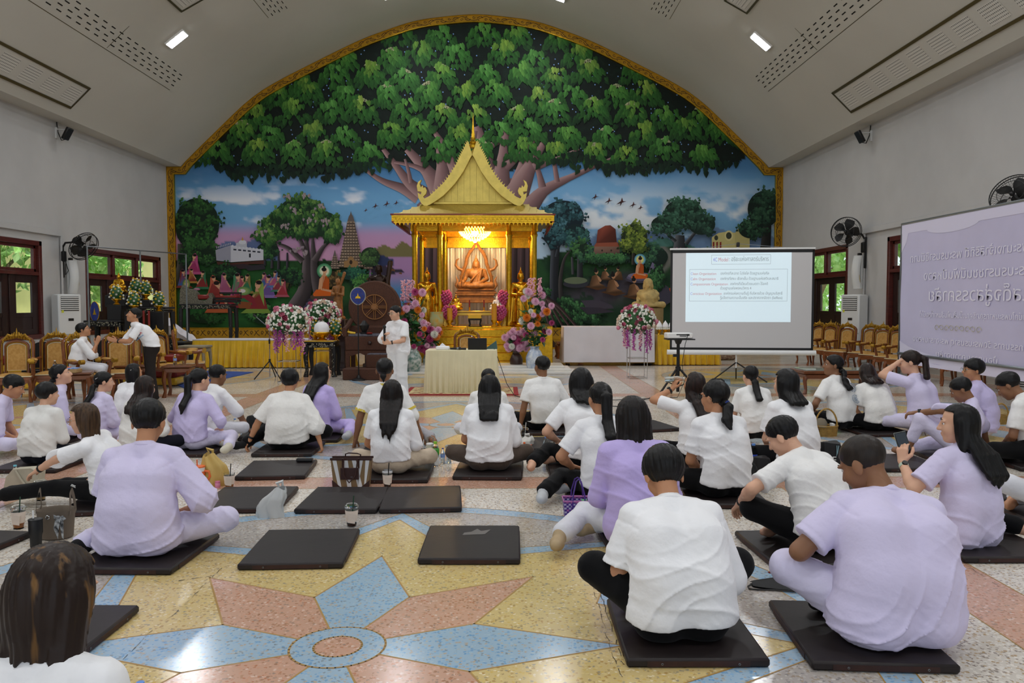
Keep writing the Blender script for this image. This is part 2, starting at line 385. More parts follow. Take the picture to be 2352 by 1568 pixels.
def perf_material():
 m=M('perforated_white','#d6d3cb',.6)
 if m.get('done'):return m
 m['done']=1;t=m.node_tree;p=t.nodes['Principled BSDF'];L=t.links.new
 a=t.nodes.new('ShaderNodeTexCoord');v=t.nodes.new('ShaderNodeTexVoronoi');v.inputs['Scale'].default_value=20;v.inputs['Randomness'].default_value=0
 L(a.outputs['Object'],v.inputs['Vector']);r=t.nodes.new('ShaderNodeValToRGB');r.color_ramp.elements[0].position=.3;r.color_ramp.elements[0].color=(.2,.2,.18,1)
 r.color_ramp.elements[1].position=.38;r.color_ramp.elements[1].color=(*lin('#d6d3cb'),1);L(v.outputs['Distance'],r.inputs[0]);L(r.outputs[0],p.inputs['Base Color']);return m
m_perf=perf_material()
def air_panel(d0,d1,y0,y1,label):
 s=1 if d0>0 else-1
 root=thing('ceiling_panel',label,'ceiling panel',(XC+(d0+d1)/2,(y0+y1)/2,arch((d0+d1)/2)-.03),group=None)
 off=-Vector(root.location)
 def mk(name,fn,mat):
  q=MB();fn(q);q.v=[tuple(Vector(p)+off)for p in q.v];return q.build(name,mat,root,smooth=False)
 e=.05*s
 def edge(q):
  patch(q,d0,d0+e,y0,y1,.03);patch(q,d1-e,d1,y0,y1,.03);patch(q,d0,d1,y0,y0+.05,.03);patch(q,d0,d1,y1-.05,y1,.03)
  for dd in(d0,d1):q.add([cpt(dd,y0,-.01),cpt(dd,y1,-.01),cpt(dd,y1,.03),cpt(dd,y0,.03)],[(0,1,2,3)])
  for yy in(y0,y1):q.add([cpt(d0,yy,-.01),cpt(d1,yy,-.01),cpt(d1,yy,.03),cpt(d0,yy,.03)],[(0,1,2,3)])
 mk('panel_edge',edge,m_bronze);mk('panel_face',lambda q:patch(q,d0+e,d1-e,y0+.05,y1-.05,.012),m_panel)
 y=y1-.75
 while y>y0+.3:
  mk('perforated_field',lambda q:patch(q,d0+e*2.4,d1-e*2.4,y,min(y+.62,y1-.16),.016),m_perf);y-=.92
air_panel(-10.15,-10.72,12,22.0,'long perforated air panel with bronze edge on the ceiling slope above the left wall')
air_panel(10.15,10.72,12,22.3,'long perforated air panel with bronze edge on the ceiling slope above the right wall')
air_panel(-7.1,-7.75,14,22.2,'perforated ceiling panel cut off by the top of the picture, on the altar table side')
air_panel(7.1,7.75,14,22.2,'perforated ceiling panel cut off by the top of the picture, on the projector side')
for s in(-1,1):
 for(d0,d1,y0,y1,nm)in((8.75,9.25,12.0,25.2,'outer'),(5.55,6.1,16.0,25.0,'inner')):
  q=MB();y=y1
  while y>y0:
   for k in range(5):
    d=s*(d0+(d1-d0)*(k+.5)/5);yy=y-.12*(k%2);q.add([cpt(d-.011,yy-.2,.004),cpt(d-.011,yy,.004),cpt(d+.011,yy,.004),cpt(d+.011,yy-.2,.004)],[(0,1,2,3)])
   y-=.42
  q.build('air_slot',m_slot,ceiling,smooth=False,kind='stuff')
  q=MB();dd=s*(d1+.08);q.add([cpt(dd-.006,y0,.003),cpt(dd-.006,y1,.003),cpt(dd+.006,y1,.003),cpt(dd+.006,y0,.003)],[(0,1,2,3)]);
  dd=s*d0;q.add([cpt(s*(d0-.05),21.2,.003),cpt(s*(d0-.05),21.22,.003),cpt(s*(d1+.05),21.22,.003),cpt(s*(d1+.05),21.2,.003)],[(0,1,2,3)])
  q.build('panel_seam',m_slot if 0 else m_bronze,ceiling,smooth=False)
LAMP_W=60
def ceiling_light(dx,y,label):
 p=cpt(dx,y);e=.05;ang=math.atan2(arch(dx+e)-arch(dx-e),2*e)
 root=thing('ceiling_light',label,'ceiling light',p,rot=(0,-ang,0))
 b=MB();b.box((0,0,-.03),(.66,.44,.06),bev=.02);b.build('housing',m_white,root)
 b=MB();b.box((0,0,-.062),(.58,.36,.02),bev=.008);b.build('diffuser',m_lamp,root)
 l=area_light('lamp',(0,0,-.085),(0,0,0),.56,.34,LAMP_W,(.93,.96,1));l.parent=root
ceiling_light(-8.3,23.2,'lit rectangular ceiling lamp above the left wall fan');ceiling_light(8.4,23.0,'lit rectangular ceiling lamp above the projection screen')
ceiling_light(-2.65,27.0,'lit ceiling lamp at the top of the arch, nearer the altar');ceiling_light(2.8,27.0,'lit ceiling lamp at the top of the arch, nearer the screen')
for y in(15.2,7.6,.4):
 for dx,s in((-8.3,'left outer'),(8.4,'right outer'),(-2.7,'left inner'),(2.8,'right inner')):
  ceiling_light(dx,y,'ceiling lamp overhead, %s row, %s'%(s,{15.2:'above the lecture table',7.6:'above the seated crowd',.4:'above the photographer'}[y]))
b=MB();b.box((XL+.04,8,3.66),(.08,29.2,.16),bev=.01);b.cyl((XL+.05,22.65,0),(XL+.05,22.65,3.6),.03);tag(b.build('trim_1',m_wall),'white cable trunking along the left wall',kind='structure')
b=MB();b.box((XR-.04,8,3.78),(.08,31,.16),bev=.01);b.cyl((XR-.05,22.9,0),(XR-.05,22.9,3.7),.03);tag(b.build('trim_2',m_wall),'white cable trunking along the right wall',kind='structure')
for nm,x in(('left',XL+.012),('right',XR-.012)):
 b=MB();b.box((x,10,.06),(.024,40,.12));tag(b.build('baseboard_'+nm,M('skirting','#b9b4ac',.5),smooth=False),'grey skirting along the %s wall'%nm,kind='structure')
    # ---- outside: paved yard, a yellow building, hedge trees beyond the windows
b=MB();b.box((0,10,-.32),(120,120,.2));tag(b.build('ground',M('yard_paving','#c9c4b8',.9,var=.08,vscale=.4),smooth=False),'pale paved yard around the hall',kind='structure')
by=thing('building','yellow painted outbuilding seen through the left windows','building',(-20.6,40,-.2))
b=MB();b.box((0,0,2.6),(3,44,5.2));b.build('wall_face',M('yellow_render','#d9d08a',.8,var=.05,vscale=2),by,smooth=False)
b=MB();b.box((.3,0,5.3),(4,45,.2));b.build('roof_slab',M('roof_grey','#a9a69c',.8),by,smooth=False)
b=MB();b.box((1.62,-9.6,1.85),(.3,.95,.7),bev=.03);ac=b.build('condenser',m_white,by)
b=MB();b.cyl((1.78,-9.8,1.85),(1.79,-9.8,1.85),.27,n=24);b.build('condenser_fan',M('grille_grey','#8f9493',.5),ac)
m_leafA=M('outside_leaf','#8fbf5a',.6,col2='#c6e39a',vscale=3,spec=.2);m_bark=M('bark','#7d6a52',.9,var=.2,vscale=8)
def leaf_cloud(mb,c,r,n,size,q):
 for i in range(n):
  d=Vector((q.gauss(0,1),q.gauss(0,1),q.gauss(0,1))).normalized();p=Vector(c)+Vector((d.x*r[0],d.y*r[1],d.z*r[2]))*(q.random()**.4)
  e=Euler((q.uniform(0,6),q.uniform(0,6),q.uniform(0,6))).to_matrix();s=size*q.uniform(.6,1.3)
  mb.add([p+e@Vector(v)*s for v in((-.5,0,0),(0,-.3,.08),(.5,0,0),(0,.3,.08))],[(0,1,2,3)])
def tree(x,y,h,label,q):
 t=thing('tree',label,'tree',(x,y,-.2));b=MB();b.tube([(0,0,0),(.1,.2,h*.35),(0,.6,h*.6)],[.22,.17,.08],8)
 b.tube([(.1,.2,h*.35),(.3,-1.2,h*.6)],[.12,.05],6);b.tube([(.1,.25,h*.4),(.5,1.6,h*.62)],[.1,.04],6);b.build('trunk',m_bark,t)
 b=MB()
 for k in range(7):leaf_cloud(b,(q.uniform(-1,1),q.uniform(-1.5,1.5),h*q.uniform(.5,.95)),(1.2,1.3,1.1),190,.34,q)
 b.build('crown',m_leafA,t,smooth=False,kind='stuff')
q=random.Random(5)
for x,y,h,lb in((-15.4,23.0,5.4,'leafy tree outside the left window nearest the camera'),(-15.2,30.6,4.6,'dark leafy tree outside the window behind the black altar tables'),(14.6,37.0,6.4,'sunlit tree outside the window beside the projection screen'),(14.2,32.2,6.2,'sunlit tree outside the window behind the right wall fan'),(13.6,27.4,6.0,'sunlit tree outside the window beside the banner'),(15,42,7,'tall sunlit tree outside beyond the end wall on the screen side'),(14.0,21.5,5.8,'sunlit tree outside the window hidden by the banner')):
 tree(x,y,h,lb,q)
b=MB()
for k in range(34):leaf_cloud(b,(17.5+q.uniform(-.6,.6),12+k*1.1,1.9+q.uniform(-.4,.4)),(.9,.9,2.0),95,.4,q)
tag(b.build('hedge',m_leafA,smooth=False),'sunlit green hedge growing along the yard outside the right windows','hedge',kind='stuff')
# ================================================================ PEOPLE: distance-field bodies turned into one continuous surface
def smin(a,b,k):
 h=np.clip(.5+.5*(b-a)/k,0,1);return b*(1-h)+a*h-k*h*(1-h)
CORN=np.array([(i,j,k)for i in(0,1)for j in(0,1)for k in(0,1)])
EDG=[(a,b)for a in range(8)for b in range(a+1,8)if np.abs(CORN[a]-CORN[b]).sum()==1]
class Field:
 """list of tapered capsules and ellipsoids, blended, cut and displaced, then meshed with surface nets"""
 def __init__(s,h):s.h=h;s.p=[];s.post=[]
 def cone(s,a,b,ra,rb=None,k=.03):s.p.append(('c',np.array(a,float),np.array(b,float),ra,ra if rb is None else rb,k));return s
 def path(s,pts,rs,k=.03):
  for i in range(len(pts)-1):s.cone(pts[i],pts[i+1],rs[i],rs[i+1],k)
  return s
 def ell(s,c,r,M_=None,k=.03):s.p.append(('e',np.array(c,float),np.array(r,float),np.eye(3)if M_ is None else M_,0,k));return s
 def carve(s,c,r,k=.01):s.p.append(('x',np.array(c,float),r,0,0,k));return s
 def arrays(s):
  lo=np.full(3,9e9);hi=-lo
  for q in s.p:
   if q[0]=='c':m=max(q[3],q[4]);l=np.minimum(q[1],q[2])-m;u=np.maximum(q[1],q[2])+m
   elif q[0]=='e':e=np.abs(q[3])@q[2];l=q[1]-e;u=q[1]+e
   else:continue
   lo=np.minimum(lo,l);hi=np.maximum(hi,u)
  h=s.h;lo=lo-2.5*h-.01;n=np.ceil((hi+2.5*h+.01-lo)/h).astype(int)+1
  D=np.full(n,1.0,np.float32);ax=[(lo[i]+h*np.arange(n[i])).astype(np.float32)for i in range(3)]
  for q in s.p:
   k=q[5];mg=k+2.2*h
   if q[0]=='c':m=max(q[3],q[4])+mg;l=np.minimum(q[1],q[2])-m;u=np.maximum(q[1],q[2])+m
   elif q[0]=='e':e=np.abs(q[3])@q[2]+mg;l=q[1]-e;u=q[1]+e
   else:l=q[1]-q[2]-mg;u=q[1]+q[2]+mg
   i0=np.clip(np.floor((l-lo)/h).astype(int),0,n);i1=np.clip(np.ceil((u-lo)/h).astype(int)+1,0,n)
   if np.any(i1<=i0):continue
   sl=tuple(slice(a,b)for a,b in zip(i0,i1));X=ax[0][sl[0]][:,None,None];Y=ax[1][sl[1]][None,:,None];Z=ax[2][sl[2]][None,None,:]
   if q[0]=='c':
    a,b=q[1],q[2];ba=b-a;bb=max(float(ba@ba),1e-9)
    t=np.clip(((X-a[0])*ba[0]+(Y-a[1])*ba[1]+(Z-a[2])*ba[2])/bb,0,1)
    d=np.sqrt((X-a[0]-t*ba[0])**2+(Y-a[1]-t*ba[1])**2+(Z-a[2]-t*ba[2])**2)-(q[3]+(q[4]-q[3])*t)
    D[sl]=smin(D[sl],d,k)
   elif q[0]=='e':
    c,r,Mx=q[1],q[2],q[3];dx,dy,dz=X-c[0],Y-c[1],Z-c[2]
    u=[(Mx[0,i]*dx+Mx[1,i]*dy+Mx[2,i]*dz)for i in range(3)]
    k0=np.sqrt(sum((u[i]/r[i])**2 for i in range(3)));k1=np.sqrt(sum((u[i]/r[i]**2)**2 for i in range(3)))+1e-9
    D[sl]=smin(D[sl],k0*(k0-1)/k1,k)
   else:
    c=q[1];d=q[2]-np.sqrt((X-c[0])**2+(Y-c[1])**2+(Z-c[2])**2);D[sl]=-smin(-D[sl],-d,k)
  if s.post:
   X,Y,Z=np.meshgrid(*ax,indexing='ij',sparse=True)
   for f in s.post:D=f(X,Y,Z,D)
  return D,lo
 def mesh(s):
  D,lo=s.arrays();h=s.h;S=D<0
  c=S[:-1,:-1,:-1].astype(np.int8)
  c=sum(S[i:S.shape[0]-1+i,j:S.shape[1]-1+j,k:S.shape[2]-1+k].astype(np.int8)for i,j,k in CORN)
  I=np.argwhere((c>0)&(c<8))
  if len(I)==0:return np.zeros((0,3)),np.zeros((0,4),int)
  V=np.stack([D[I[:,0]+o[0],I[:,1]+o[1],I[:,2]+o[2]]for o in CORN],1)
  P=np.zeros((len(I),3));N=np.zeros(len(I))
  for a,b in EDG:
   m=(V[:,a]<0)!=(V[:,b]<0);t=V[m,a]/(V[m,a]-V[m,b]);P[m]+=CORN[a]+(CORN[b]-CORN[a])*t[:,None];N[m]+=1
  P=lo+(I+P/N[:,None])*h
  G=np.full(c.shape,-1,np.int64);G[I[:,0],I[:,1],I[:,2]]=np.arange(len(I));Q=[]
  for ax_ in range(3):
   o1,o2=(ax_+1)%3,(ax_+2)%3
   sl0=[slice(1,-1)]*3;sl0[ax_]=slice(0,-1);sl1=list(sl0);sl1[ax_]=slice(1,None)
   A=S[tuple(sl0)];B=S[tuple(sl1)]
   for sg in(0,1):
    E=np.argwhere((A&~B)if sg==0 else(~A&B))
    if len(E)==0:continue
    off=np.ones(3,int);off[ax_]=0;E=E+off;q=[]
    for d1,d2 in((-1,-1),(0,-1),(0,0),(-1,0)):
     e=E.copy();e[:,o1]+=d1;e[:,o2]+=d2;q.append(G[e[:,0],e[:,1],e[:,2]])
    q=np.stack(q,1);Q.append(q if sg==0 else q[:,::-1])
  Q=np.concatenate(Q);Q=Q[(Q>=0).all(1)]
  return P,Q
def arr_mesh(name,parts):
 vs=[];qs=[];n=0
 for P,Q in parts:vs.append(P);qs.append(Q+n);n+=len(P)
 P=np.concatenate(vs);Q=np.concatenate(qs)
 me=bpy.data.meshes.new(name);me.vertices.add(len(P));me.vertices.foreach_set('co',P.astype(np.float32).ravel())
 me.loops.add(Q.size);me.loops.foreach_set('vertex_index',Q.ravel().astype(np.int32))
 me.polygons.add(len(Q));me.polygons.foreach_set('loop_start',np.arange(0,Q.size,4,dtype=np.int32))
 me.update(calc_edges=True);me.validate();return me
def V3(*a):return np.array(a,float)
def nrm(v):return v/(np.linalg.norm(v)+1e-12)
def rotm(yaw=0,pitch=0,roll=0):
 return np.array((Matrix.Rotation(R(yaw),3,'Z')@Matrix.Rotation(R(-pitch),3,'X')@Matrix.Rotation(R(roll),3,'Y')))
def ik(a,t,l1,l2,pole):
 d=t-a;L=np.linalg.norm(d);L2=min(L,(l1+l2)*.995);u=nrm(d)
 x=(l1*l1-l2*l2+L2*L2)/(2*L2);y=math.sqrt(max(l1*l1-x*x,0));p=pole-u*(pole@u);p=nrm(p)
 return a+u*x+p*y,a+u*L2
HS=1.1
LEGS={'cross':((.36,.25,.12),(-.06,.33,.06),(-.20,.30,.04),(-.36,.25,.12),(.07,.25,.07),(.21,.24,.05)),'crosshi':((.36,.25,.24),(-.05,.34,.06),(-.19,.32,.04),(-.36,.25,.24),(.06,.27,.07),(.20,.27,.05)),'sideR':((.26,.36,.10),(.50,.04,.055),(.56,-.12,.04),(-.12,.42,.09),(.24,.24,.055),(.38,.20,.04)),'sideL':((.12,.42,.09),(-.24,.24,.055),(-.38,.20,.04),(-.26,.36,.10),(-.50,.04,.055),(-.56,-.12,.04)),'chair':((.12,.40,.06),(.12,.36,-.36),(.13,.50,-.40),(-.12,.40,.06),(-.12,.36,-.36),(-.13,.50,-.40)),}
def person(spec):
 g=spec.get;s=g('s',1.0);girth=g('g',1.0);yaw=g('yaw',0)
 stand=g('stand',False);zt=g('z',.05)
 if 'xy' in spec:base=Vector((*spec['xy'],zt))
 else:
  base=fl(*spec['px'],zt);dv=Vector((base.x,base.y,0)).normalized();base=base+dv*g('off',.13)*s*girth
 base.z=zt
 dist=base.length;fine=g('res',1.0)
 h=min(max(.0016*dist,.0075),.018)*fine
 root=thing('person',spec['label'],'person',base,R(yaw),None,scale=s)
 lean,slouch,side,twist=R(g('lean',6)),R(g('slouch',18)),R(g('side',0)),R(g('twist',0))
 def dr(th,ph):return V3(math.sin(ph),math.sin(th)*math.cos(ph),math.cos(th)*math.cos(ph))
 P0=V3(0,0,.115 if not stand else .93*1.0)
 d1,d2,d3=dr(lean*.5-R(6),side*.6),dr(lean+slouch*.35,side),dr(lean+slouch,side)
 P1=P0+.15*d1;P2=P1+.17*d2;P3=P2+.16*d3
 up=d3;rt=V3(math.cos(twist),math.sin(twist),0);rt=nrm(rt-up*(rt@up));fw=np.cross(up,rt)
 rt0=V3(math.cos(twist*.4),math.sin(twist*.4),0);rt0=nrm(rt0-d2*(rt0@d2))
 sw=g('sw',.168)*(.6+.4*girth);r=girth
 RX=V3(1,0,0)
 hy,hp,hr=g('head',(0,0,0));Rh=rotm(hy,hp,hr)
 nk=P3+fw*.005+up*.012;HC=nk+nrm(up+Rh[:,2])*.068+Rh@V3(0,.025,.10)*HS
 if g('top'):
  tp=HC[2]+.118*HS*max(.75,Rh[2,2]);fwd=Matrix.Rotation(R(yaw),3,'Z')@Vector(HC)
  for _ in range(3):
   Yt=base.y+fwd.y*s;s=(EYE+(697-g('top'))/F*Yt-zt)/tp
  s=min(max(s,.78),1.3);root.scale=(s,s,s);print('SC',spec['label'][:40],round(s,3),[round(x,2)for x in base])
 sh={1:P3+rt*sw-up*.035+fw*.01,-1:P3-rt*sw-up*.035+fw*.01}
 arms={}
 for sg,nm in((1,'R'),(-1,'L')):
  t=g('hand'+nm,'lap')
  pole=V3(sg*.8,-.45,-.5)
  if t=='lap':t=P0+V3(sg*.07,.26,.03);pole=V3(sg*1.0,-.55,-.35)
  elif t=='knee':t=V3(sg*.30,.25,.22)
  elif t=='thigh':t=V3(sg*.20,.26,.2);pole=V3(sg*1.0,-.5,-.3)
  elif t=='back':t=V3(sg*.36,-.12,.02);pole=V3(sg*.3,-1,0)
  elif t=='down':t=sh[sg]+V3(sg*.03,.05,-.53)
  else:t=V3(*t)
  if g('pole'+nm):pole=V3(*g('pole'+nm))
  e,wv=ik(sh[sg],t,.285,.245,pole);arms[sg]=(sh[sg],e,wv)
 lg=g('legs','cross')
 if stand:lg=g('slegs',((.10,.03,.48),(.10,-.02,.07),(.12,.15,.03),(-.10,.03,.48),(-.10,-.02,.07),(-.12,.15,.03)))
 elif isinstance(lg,str):lg=LEGS[lg]
 legs={1:[V3(*p)for p in lg[:3]],-1:[V3(*p)for p in lg[3:]]}
 hips={1:P0+V3(.09,.01,-.005),-1:P0+V3(-.09,.01,-.005)}
 skin=SKINS[g('skin',1)]
 LR=(.086,.058,.037)if not stand else(.088,.06,.038)
    # ------------------------------------------------ body
 def torso(f,o,lo=0.0,k=.05,hemr=0.0):
  for sg in(1,-1):
   f.cone(P0+RX*sg*.085*r+V3(0,.0,.0),P1+rt0*sg*.065*r,(.108*r+o+lo),(.098*r+o+hemr),k)
   f.cone(P1+rt0*sg*.065*r,P2+rt*sg*.078*r,(.098*r+o+hemr),.104*r+o,k)
   f.cone(P2+rt*sg*.078*r,P3+rt*sg*.085-up*.05,.104*r+o,.07*(.5+.5*r)+o,k)
   f.cone(P3+rt*sg*.02+up*.015-fw*.005,sh[sg]+up*.012,.048+o*.8,.045*(.5+.5*r)+o,.04)
  if g('belly'):f.ell(P1+fw*.05*r+V3(0,0,.02),V3(.16*r+o,.13*r+o,.15),k=.06)
 B=Field(h*1.5);torso(B,-.012 if h<.016 else-.02)
 B.cone(P3-up*.02,HC+Rh@V3(0,-.02,-.05),.054,.05,.03)
 for sg in(1,-1):
  a,e,wv=arms[sg];ar=.8+.2*girth
  B.cone(a,a+(e-a)*.5,.05*ar,.049*ar,.03).cone(a+(e-a)*.5,e,.047*ar,.039*ar,.02)
  m=e+(wv-e)*.3;B.cone(e,m,.039*ar,.041*ar,.015).cone(m,wv,.041*ar,.0255*ar,.015)
  K,A,T=legs[sg];B.cone(hips[sg],K,LR[0]*r*.95,LR[1]*.97,.03).cone(K,K+(A-K)*.35,LR[1]*.97,.054,.02).cone(K+(A-K)*.35,A,.054,LR[2],.02)
  ft=nrm(T-A);heel=A-ft*.035+V3(0,0,-.02 if not stand else-.03)
  B.cone(heel,A+(T-A)*.6+V3(0,0,-.012),.034,.037,.03).cone(A+(T-A)*.6+V3(0,0,-.012),T,.036,.026,.02)
 if not stand and g('z',.05)<.2:B.post.append(lambda X,Y,Z,D:np.maximum(D,-Z/s-.045))
 parts=[B.mesh()]
 hh=max(.0052,min(.0012*dist,.012))
 HF=Field(hh)
 def hp_(x,y,z):return HC+Rh@V3(x,y,z)*HS
 E=lambda c,q,k=.02:HF.ell(hp_(*c),V3(*q)*HS,Rh,k)
 E((0,-.012,.03),(.075,.093,.083));E((0,.028,-.04),(.056,.06,.072),.03);E((0,.058,-.092),(.026,.024,.02),.03)
 for sg in(1,-1):
  E((sg*.036,.055,-.03),(.026,.026,.028),.03);E((sg*.032,.078,.022),(.026,.012,.008),.015)
 HF.cone(hp_(0,.086,.012),hp_(0,.105,-.028),.008,.013,.012);E((.011,.094,-.03),(.009,.01,.008),.008);E((-.011,.094,-.03),(.009,.01,.008),.008)
 E((0,.084,-.056),(.022,.012,.007),.008);E((0,.081,-.066),(.018,.012,.007),.008)
 for sg in(1,-1):
  HF.carve(hp_(sg*.031,.098,.006),.0145,.012)
  Er=Rh@np.array(Matrix.Rotation(R(sg*-22),3,'Z'));HF.ell(hp_(sg*.078,-.012,-.012),V3(.009,.02,.032)*HS,Er,.008)
 HF.cone(hp_(0,-.022,-.045),P3+up*.035,.05,.052,.02)
 parts.append(HF.mesh())
 hk=g('fing',1.0)
 hres=max(.0042,min(.00085*dist,.009))
 for sg,nm in((1,'R'),(-1,'L')):
  a,e,wv=arms[sg];fd=nrm(wv-e);d=nrm(V3(*g('hdir'+nm)))if g('hdir'+nm)else fd
  pn=V3(*g('palm'+nm))if g('palm'+nm)else V3(-sg*.3,-.1,-1)
  pn=nrm(pn-d*(pn@d));sd=np.cross(d,pn)*sg
  if g('thumb'+nm):sd=sd*g('thumb'+nm)
  cu=g('curl'+nm,35);H=Field(hres);q=1.0
  fr=max(.0088,hres*1.25)
  H.cone(wv-fd*.05,wv,.027,.025,.01)
  for i,(off,ln)in enumerate(((.028,.073),(.010,.08),(-.009,.076),(-.027,.060))):
   kn=wv+d*(.088-.004*abs(i-1.2))+sd*off;H.cone(wv+d*.012+sd*off*.6,kn,.0125,.0105,.014)
   p=kn;dd=d.copy()
   for j,f_ in enumerate((.45,.31,.24)):
    an=R(cu*(.75+.5*(j>0)));dd=nrm(dd*math.cos(an)+pn*math.sin(an));n2=nrm(pn-dd*(pn@dd));p2=p+dd*ln*f_;H.cone(p,p2,fr-.0006*j,fr-.0006*(j+1),.0045);p=p2;pn_=n2
  tb=wv+d*.022+sd*.024;t1=tb+nrm(d*.75+sd*.75+pn*.25)*.042;t2=t1+nrm(d*.95+sd*.25+pn*.4)*.03;t3=t2+nrm(d+pn*.4)*.024
  H.path([tb,t1,t2,t3],[.0145,.0115,.0105,max(.009,fr)],.008)
  parts.append(H.mesh())
 if g('toes',False):
  for sg in(1,-1):
   K,A,T=legs[sg];ft=nrm(T-A);sdv=nrm(np.cross(ft,V3(0,0,1)));TF=Field(hres)
   if abs(ft[2])>.9:sdv=V3(1,0,0)
   for i in range(5):
    o=(i-2)*.015;ln=(.03,.028,.025,.022,.018)[i if sg>0 else 4-i]*1.1
    TF.cone(T+sdv*o-ft*.02,T+sdv*o+ft*ln,.0105,.0095,.006)
   parts.append(TF.mesh())
 body=link('body',arr_mesh('body',parts),skin,root,ang=180)
    # ------------------------------------------------ clothes
 seed=g('seed',int(abs(base.x*100+base.y*37))%97);ph=np.random.RandomState(seed).rand(12)*6.28
 def folds(amp,fy=1.0):
  def f(X,Y,Z,D):
   m=np.abs(D)<3.5*h+.02
   U=X+.5*Y;W=Z*fy;low=np.clip(1.25-(Z-P0[2])/.42,.22,1)if fy>.9 else 1.0
   w1=np.sin(26*W+15*U+ph[0]+2.4*np.sin(6.5*U+ph[1]+4*W));w2=np.sin(27*W-21*U+ph[2]+2.2*np.sin(8*W+5*U+ph[3]));w3=np.sin(61*W+33*U+ph[4]+2.6*np.sin(12*U+7*W+ph[5]));w4=np.sin(9*W+6*U+ph[9])
   g1=.5+.5*np.sin(7*U+5*W+ph[6]);g2=.5+.5*np.sin(6*U-8*W+ph[7])
   n_=((1-np.abs(w1))**3*1.3*g1**2+(1-np.abs(w2))**3*1.25*g2**2+.12*(1-np.abs(w3))**2)*low+.28*w4
   return np.where(m,D-amp*(n_-.2),D)
  return f
 loose=g('loose',.022);hem=g('hem',-.005);long_=g('sleeve','short')=='long';clear=.002
 S=Field(h);torso(S,.010,(loose*.5+.006)if hem>-.045 else loose*.7+.012,.05,loose*.8)
 S.cone(P3-up*.03,P3+up*.035+fw*.002,.066,.062,.02)
 if g('untuck',0):S.cone(P0+V3(-.06,0,-.03),P0+V3(.06,0,-.03),.13*r+g('untuck'),None,.06)
 for sg in(1,-1):
  a,e,wv=arms[sg];ar=.8+.2*girth;fr_=g('slv',.78)
  if long_:
   S.cone(a,e,.062*ar+loose*.5,.05*ar+loose*.5,.03).cone(e,e+(wv-e)*g('cuff',.93),.05*ar+loose*.5,.036*ar+loose*.3,.02)
  else:
   S.cone(a,a+(e-a)*(fr_+.25),.06*ar+loose*.3,.056*ar+loose*1.0,.016)
 def cutp(p0,n):
  def f(X,Y,Z,D):return np.maximum(D,(X-p0[0])*n[0]+(Y-p0[1])*n[1]+(Z-p0[2])*n[2])
  return f
 S.post.append(folds(.0115*g('wr',1)))
 hp0=P0+d1*hem;hn=nrm(-d1+V3(0,.15,0))
 def hemcut(X,Y,Z,D):
  pl=(X-hp0[0])*hn[0]+(Y-hp0[1])*hn[1]+(Z-hp0[2])*hn[2];pl=pl+.006*np.sin(14*X+9*Y+ph[8])
  for sg in(1,-1):
   a,e,wv=arms[sg];far=np.sqrt((X-a[0])**2+(Y-a[1])**2+(Z-a[2])**2)<np.linalg.norm(e-a)+.03
  return np.maximum(D,pl)
 S.post.append(hemcut)
 if not long_:
  for sg in(1,-1):
   a,e,wv=arms[sg];u=nrm(e-a);c0=a+(e-a)*fr_;lim=.15
   def slc(X,Y,Z,D,u=u,c0=c0,a=a):
    along=(X-c0[0])*u[0]+(Y-c0[1])*u[1]+(Z-c0[2])*u[2]
    rad=np.sqrt(np.maximum((X-c0[0])**2+(Y-c0[1])**2+(Z-c0[2])**2-along**2,0))
    tor=torso_near(X,Y,Z)
    cut=np.where((rad<lim)&(along>-.02)&(along<.22)&tor,along,-1);hole=np.where((rad<lim)&(along>-.045)&tor,np.minimum(.0,0)-1,-1)
    inner=np.where((along>-.03)&(along<.05)&(rad<.047*ar)&tor,1,-1)
    sh_=(X-a[0])*u[0]+(Y-a[1])*u[1]+(Z-a[2])*u[2]-.03
    D=D+np.where((rad<lim)&tor,.0035*np.exp(-((along+.028)/.006)**2),0)+np.where(rad<.16,.004*np.exp(-(sh_/.007)**2),0)
    return np.maximum(D,np.maximum(cut,-1))
   def torso_near(X,Y,Z,sg=sg):
    ax_=(X-P2[0])*rt[0]+(Y-P2[1])*rt[1]+(Z-P2[2])*rt[2];return(ax_*sg)>(.155*r+.0)
   S.post.append(slc)
 shirt=link('shirt',arr_mesh('shirt',[S.mesh()]),g('shirt'),root,ang=180)
 if g('trim'):
  for sg in(1,-1):
   a,e,wv=arms[sg];u=nrm(e-a);c0=a+(e-a)*fr_;rr=.056*(.8+.2*girth)+loose*.97
   b=MB();b.cyl(c0-u*.022,c0+u*.002,rr,rr+.002,24);b.build('sleeve_trim',g('trim'),root)
  b=MB();b.lathe([(.06,0),(.067,.005),(.063,.03),(.056,.03)],(0,0,0),24);b.v=[tuple(P3+up*.02+rt*v[0]+fw*v[1]+up*v[2])for v in b.v];b.build('collar',g('trim'),root)
 else:
  cc=P3+up*.034+fw*.003;b=MB();b.tube([cc+(rt*math.cos(t)*.062+fw*math.sin(t)*.064)-up*.016*max(0,math.sin(t))for t in np.linspace(0,2*PI,25)[:-1]],.0075,6,closed=True);b.build('collar',g('shirt'),root)
 T_=Field(h*1.25);po=g('pantloose',.012)
 for sg in(1,-1):
  K,A,T=legs[sg];T_.cone(P0+RX*sg*.08*r+V3(0,-.005,-.01),P0+RX*sg*.06*r+d1*.09,.112*r+.006,.1*r+.004,.05)
  T_.cone(hips[sg]+V3(0,.02,0),K,LR[0]*r+po,LR[1]*(.6+.4*r)+po,.04);ea=K+(A-K)*g('pantlen',.9)
  T_.cone(K,ea,LR[1]*(.6+.4*r)+po,LR[2]+po*1.6+.008,.03)
 T_.post.append(folds(.008,.8))
 if not stand and zt<.2:T_.post.append(lambda X,Y,Z,D:np.maximum(D,.002-Z))
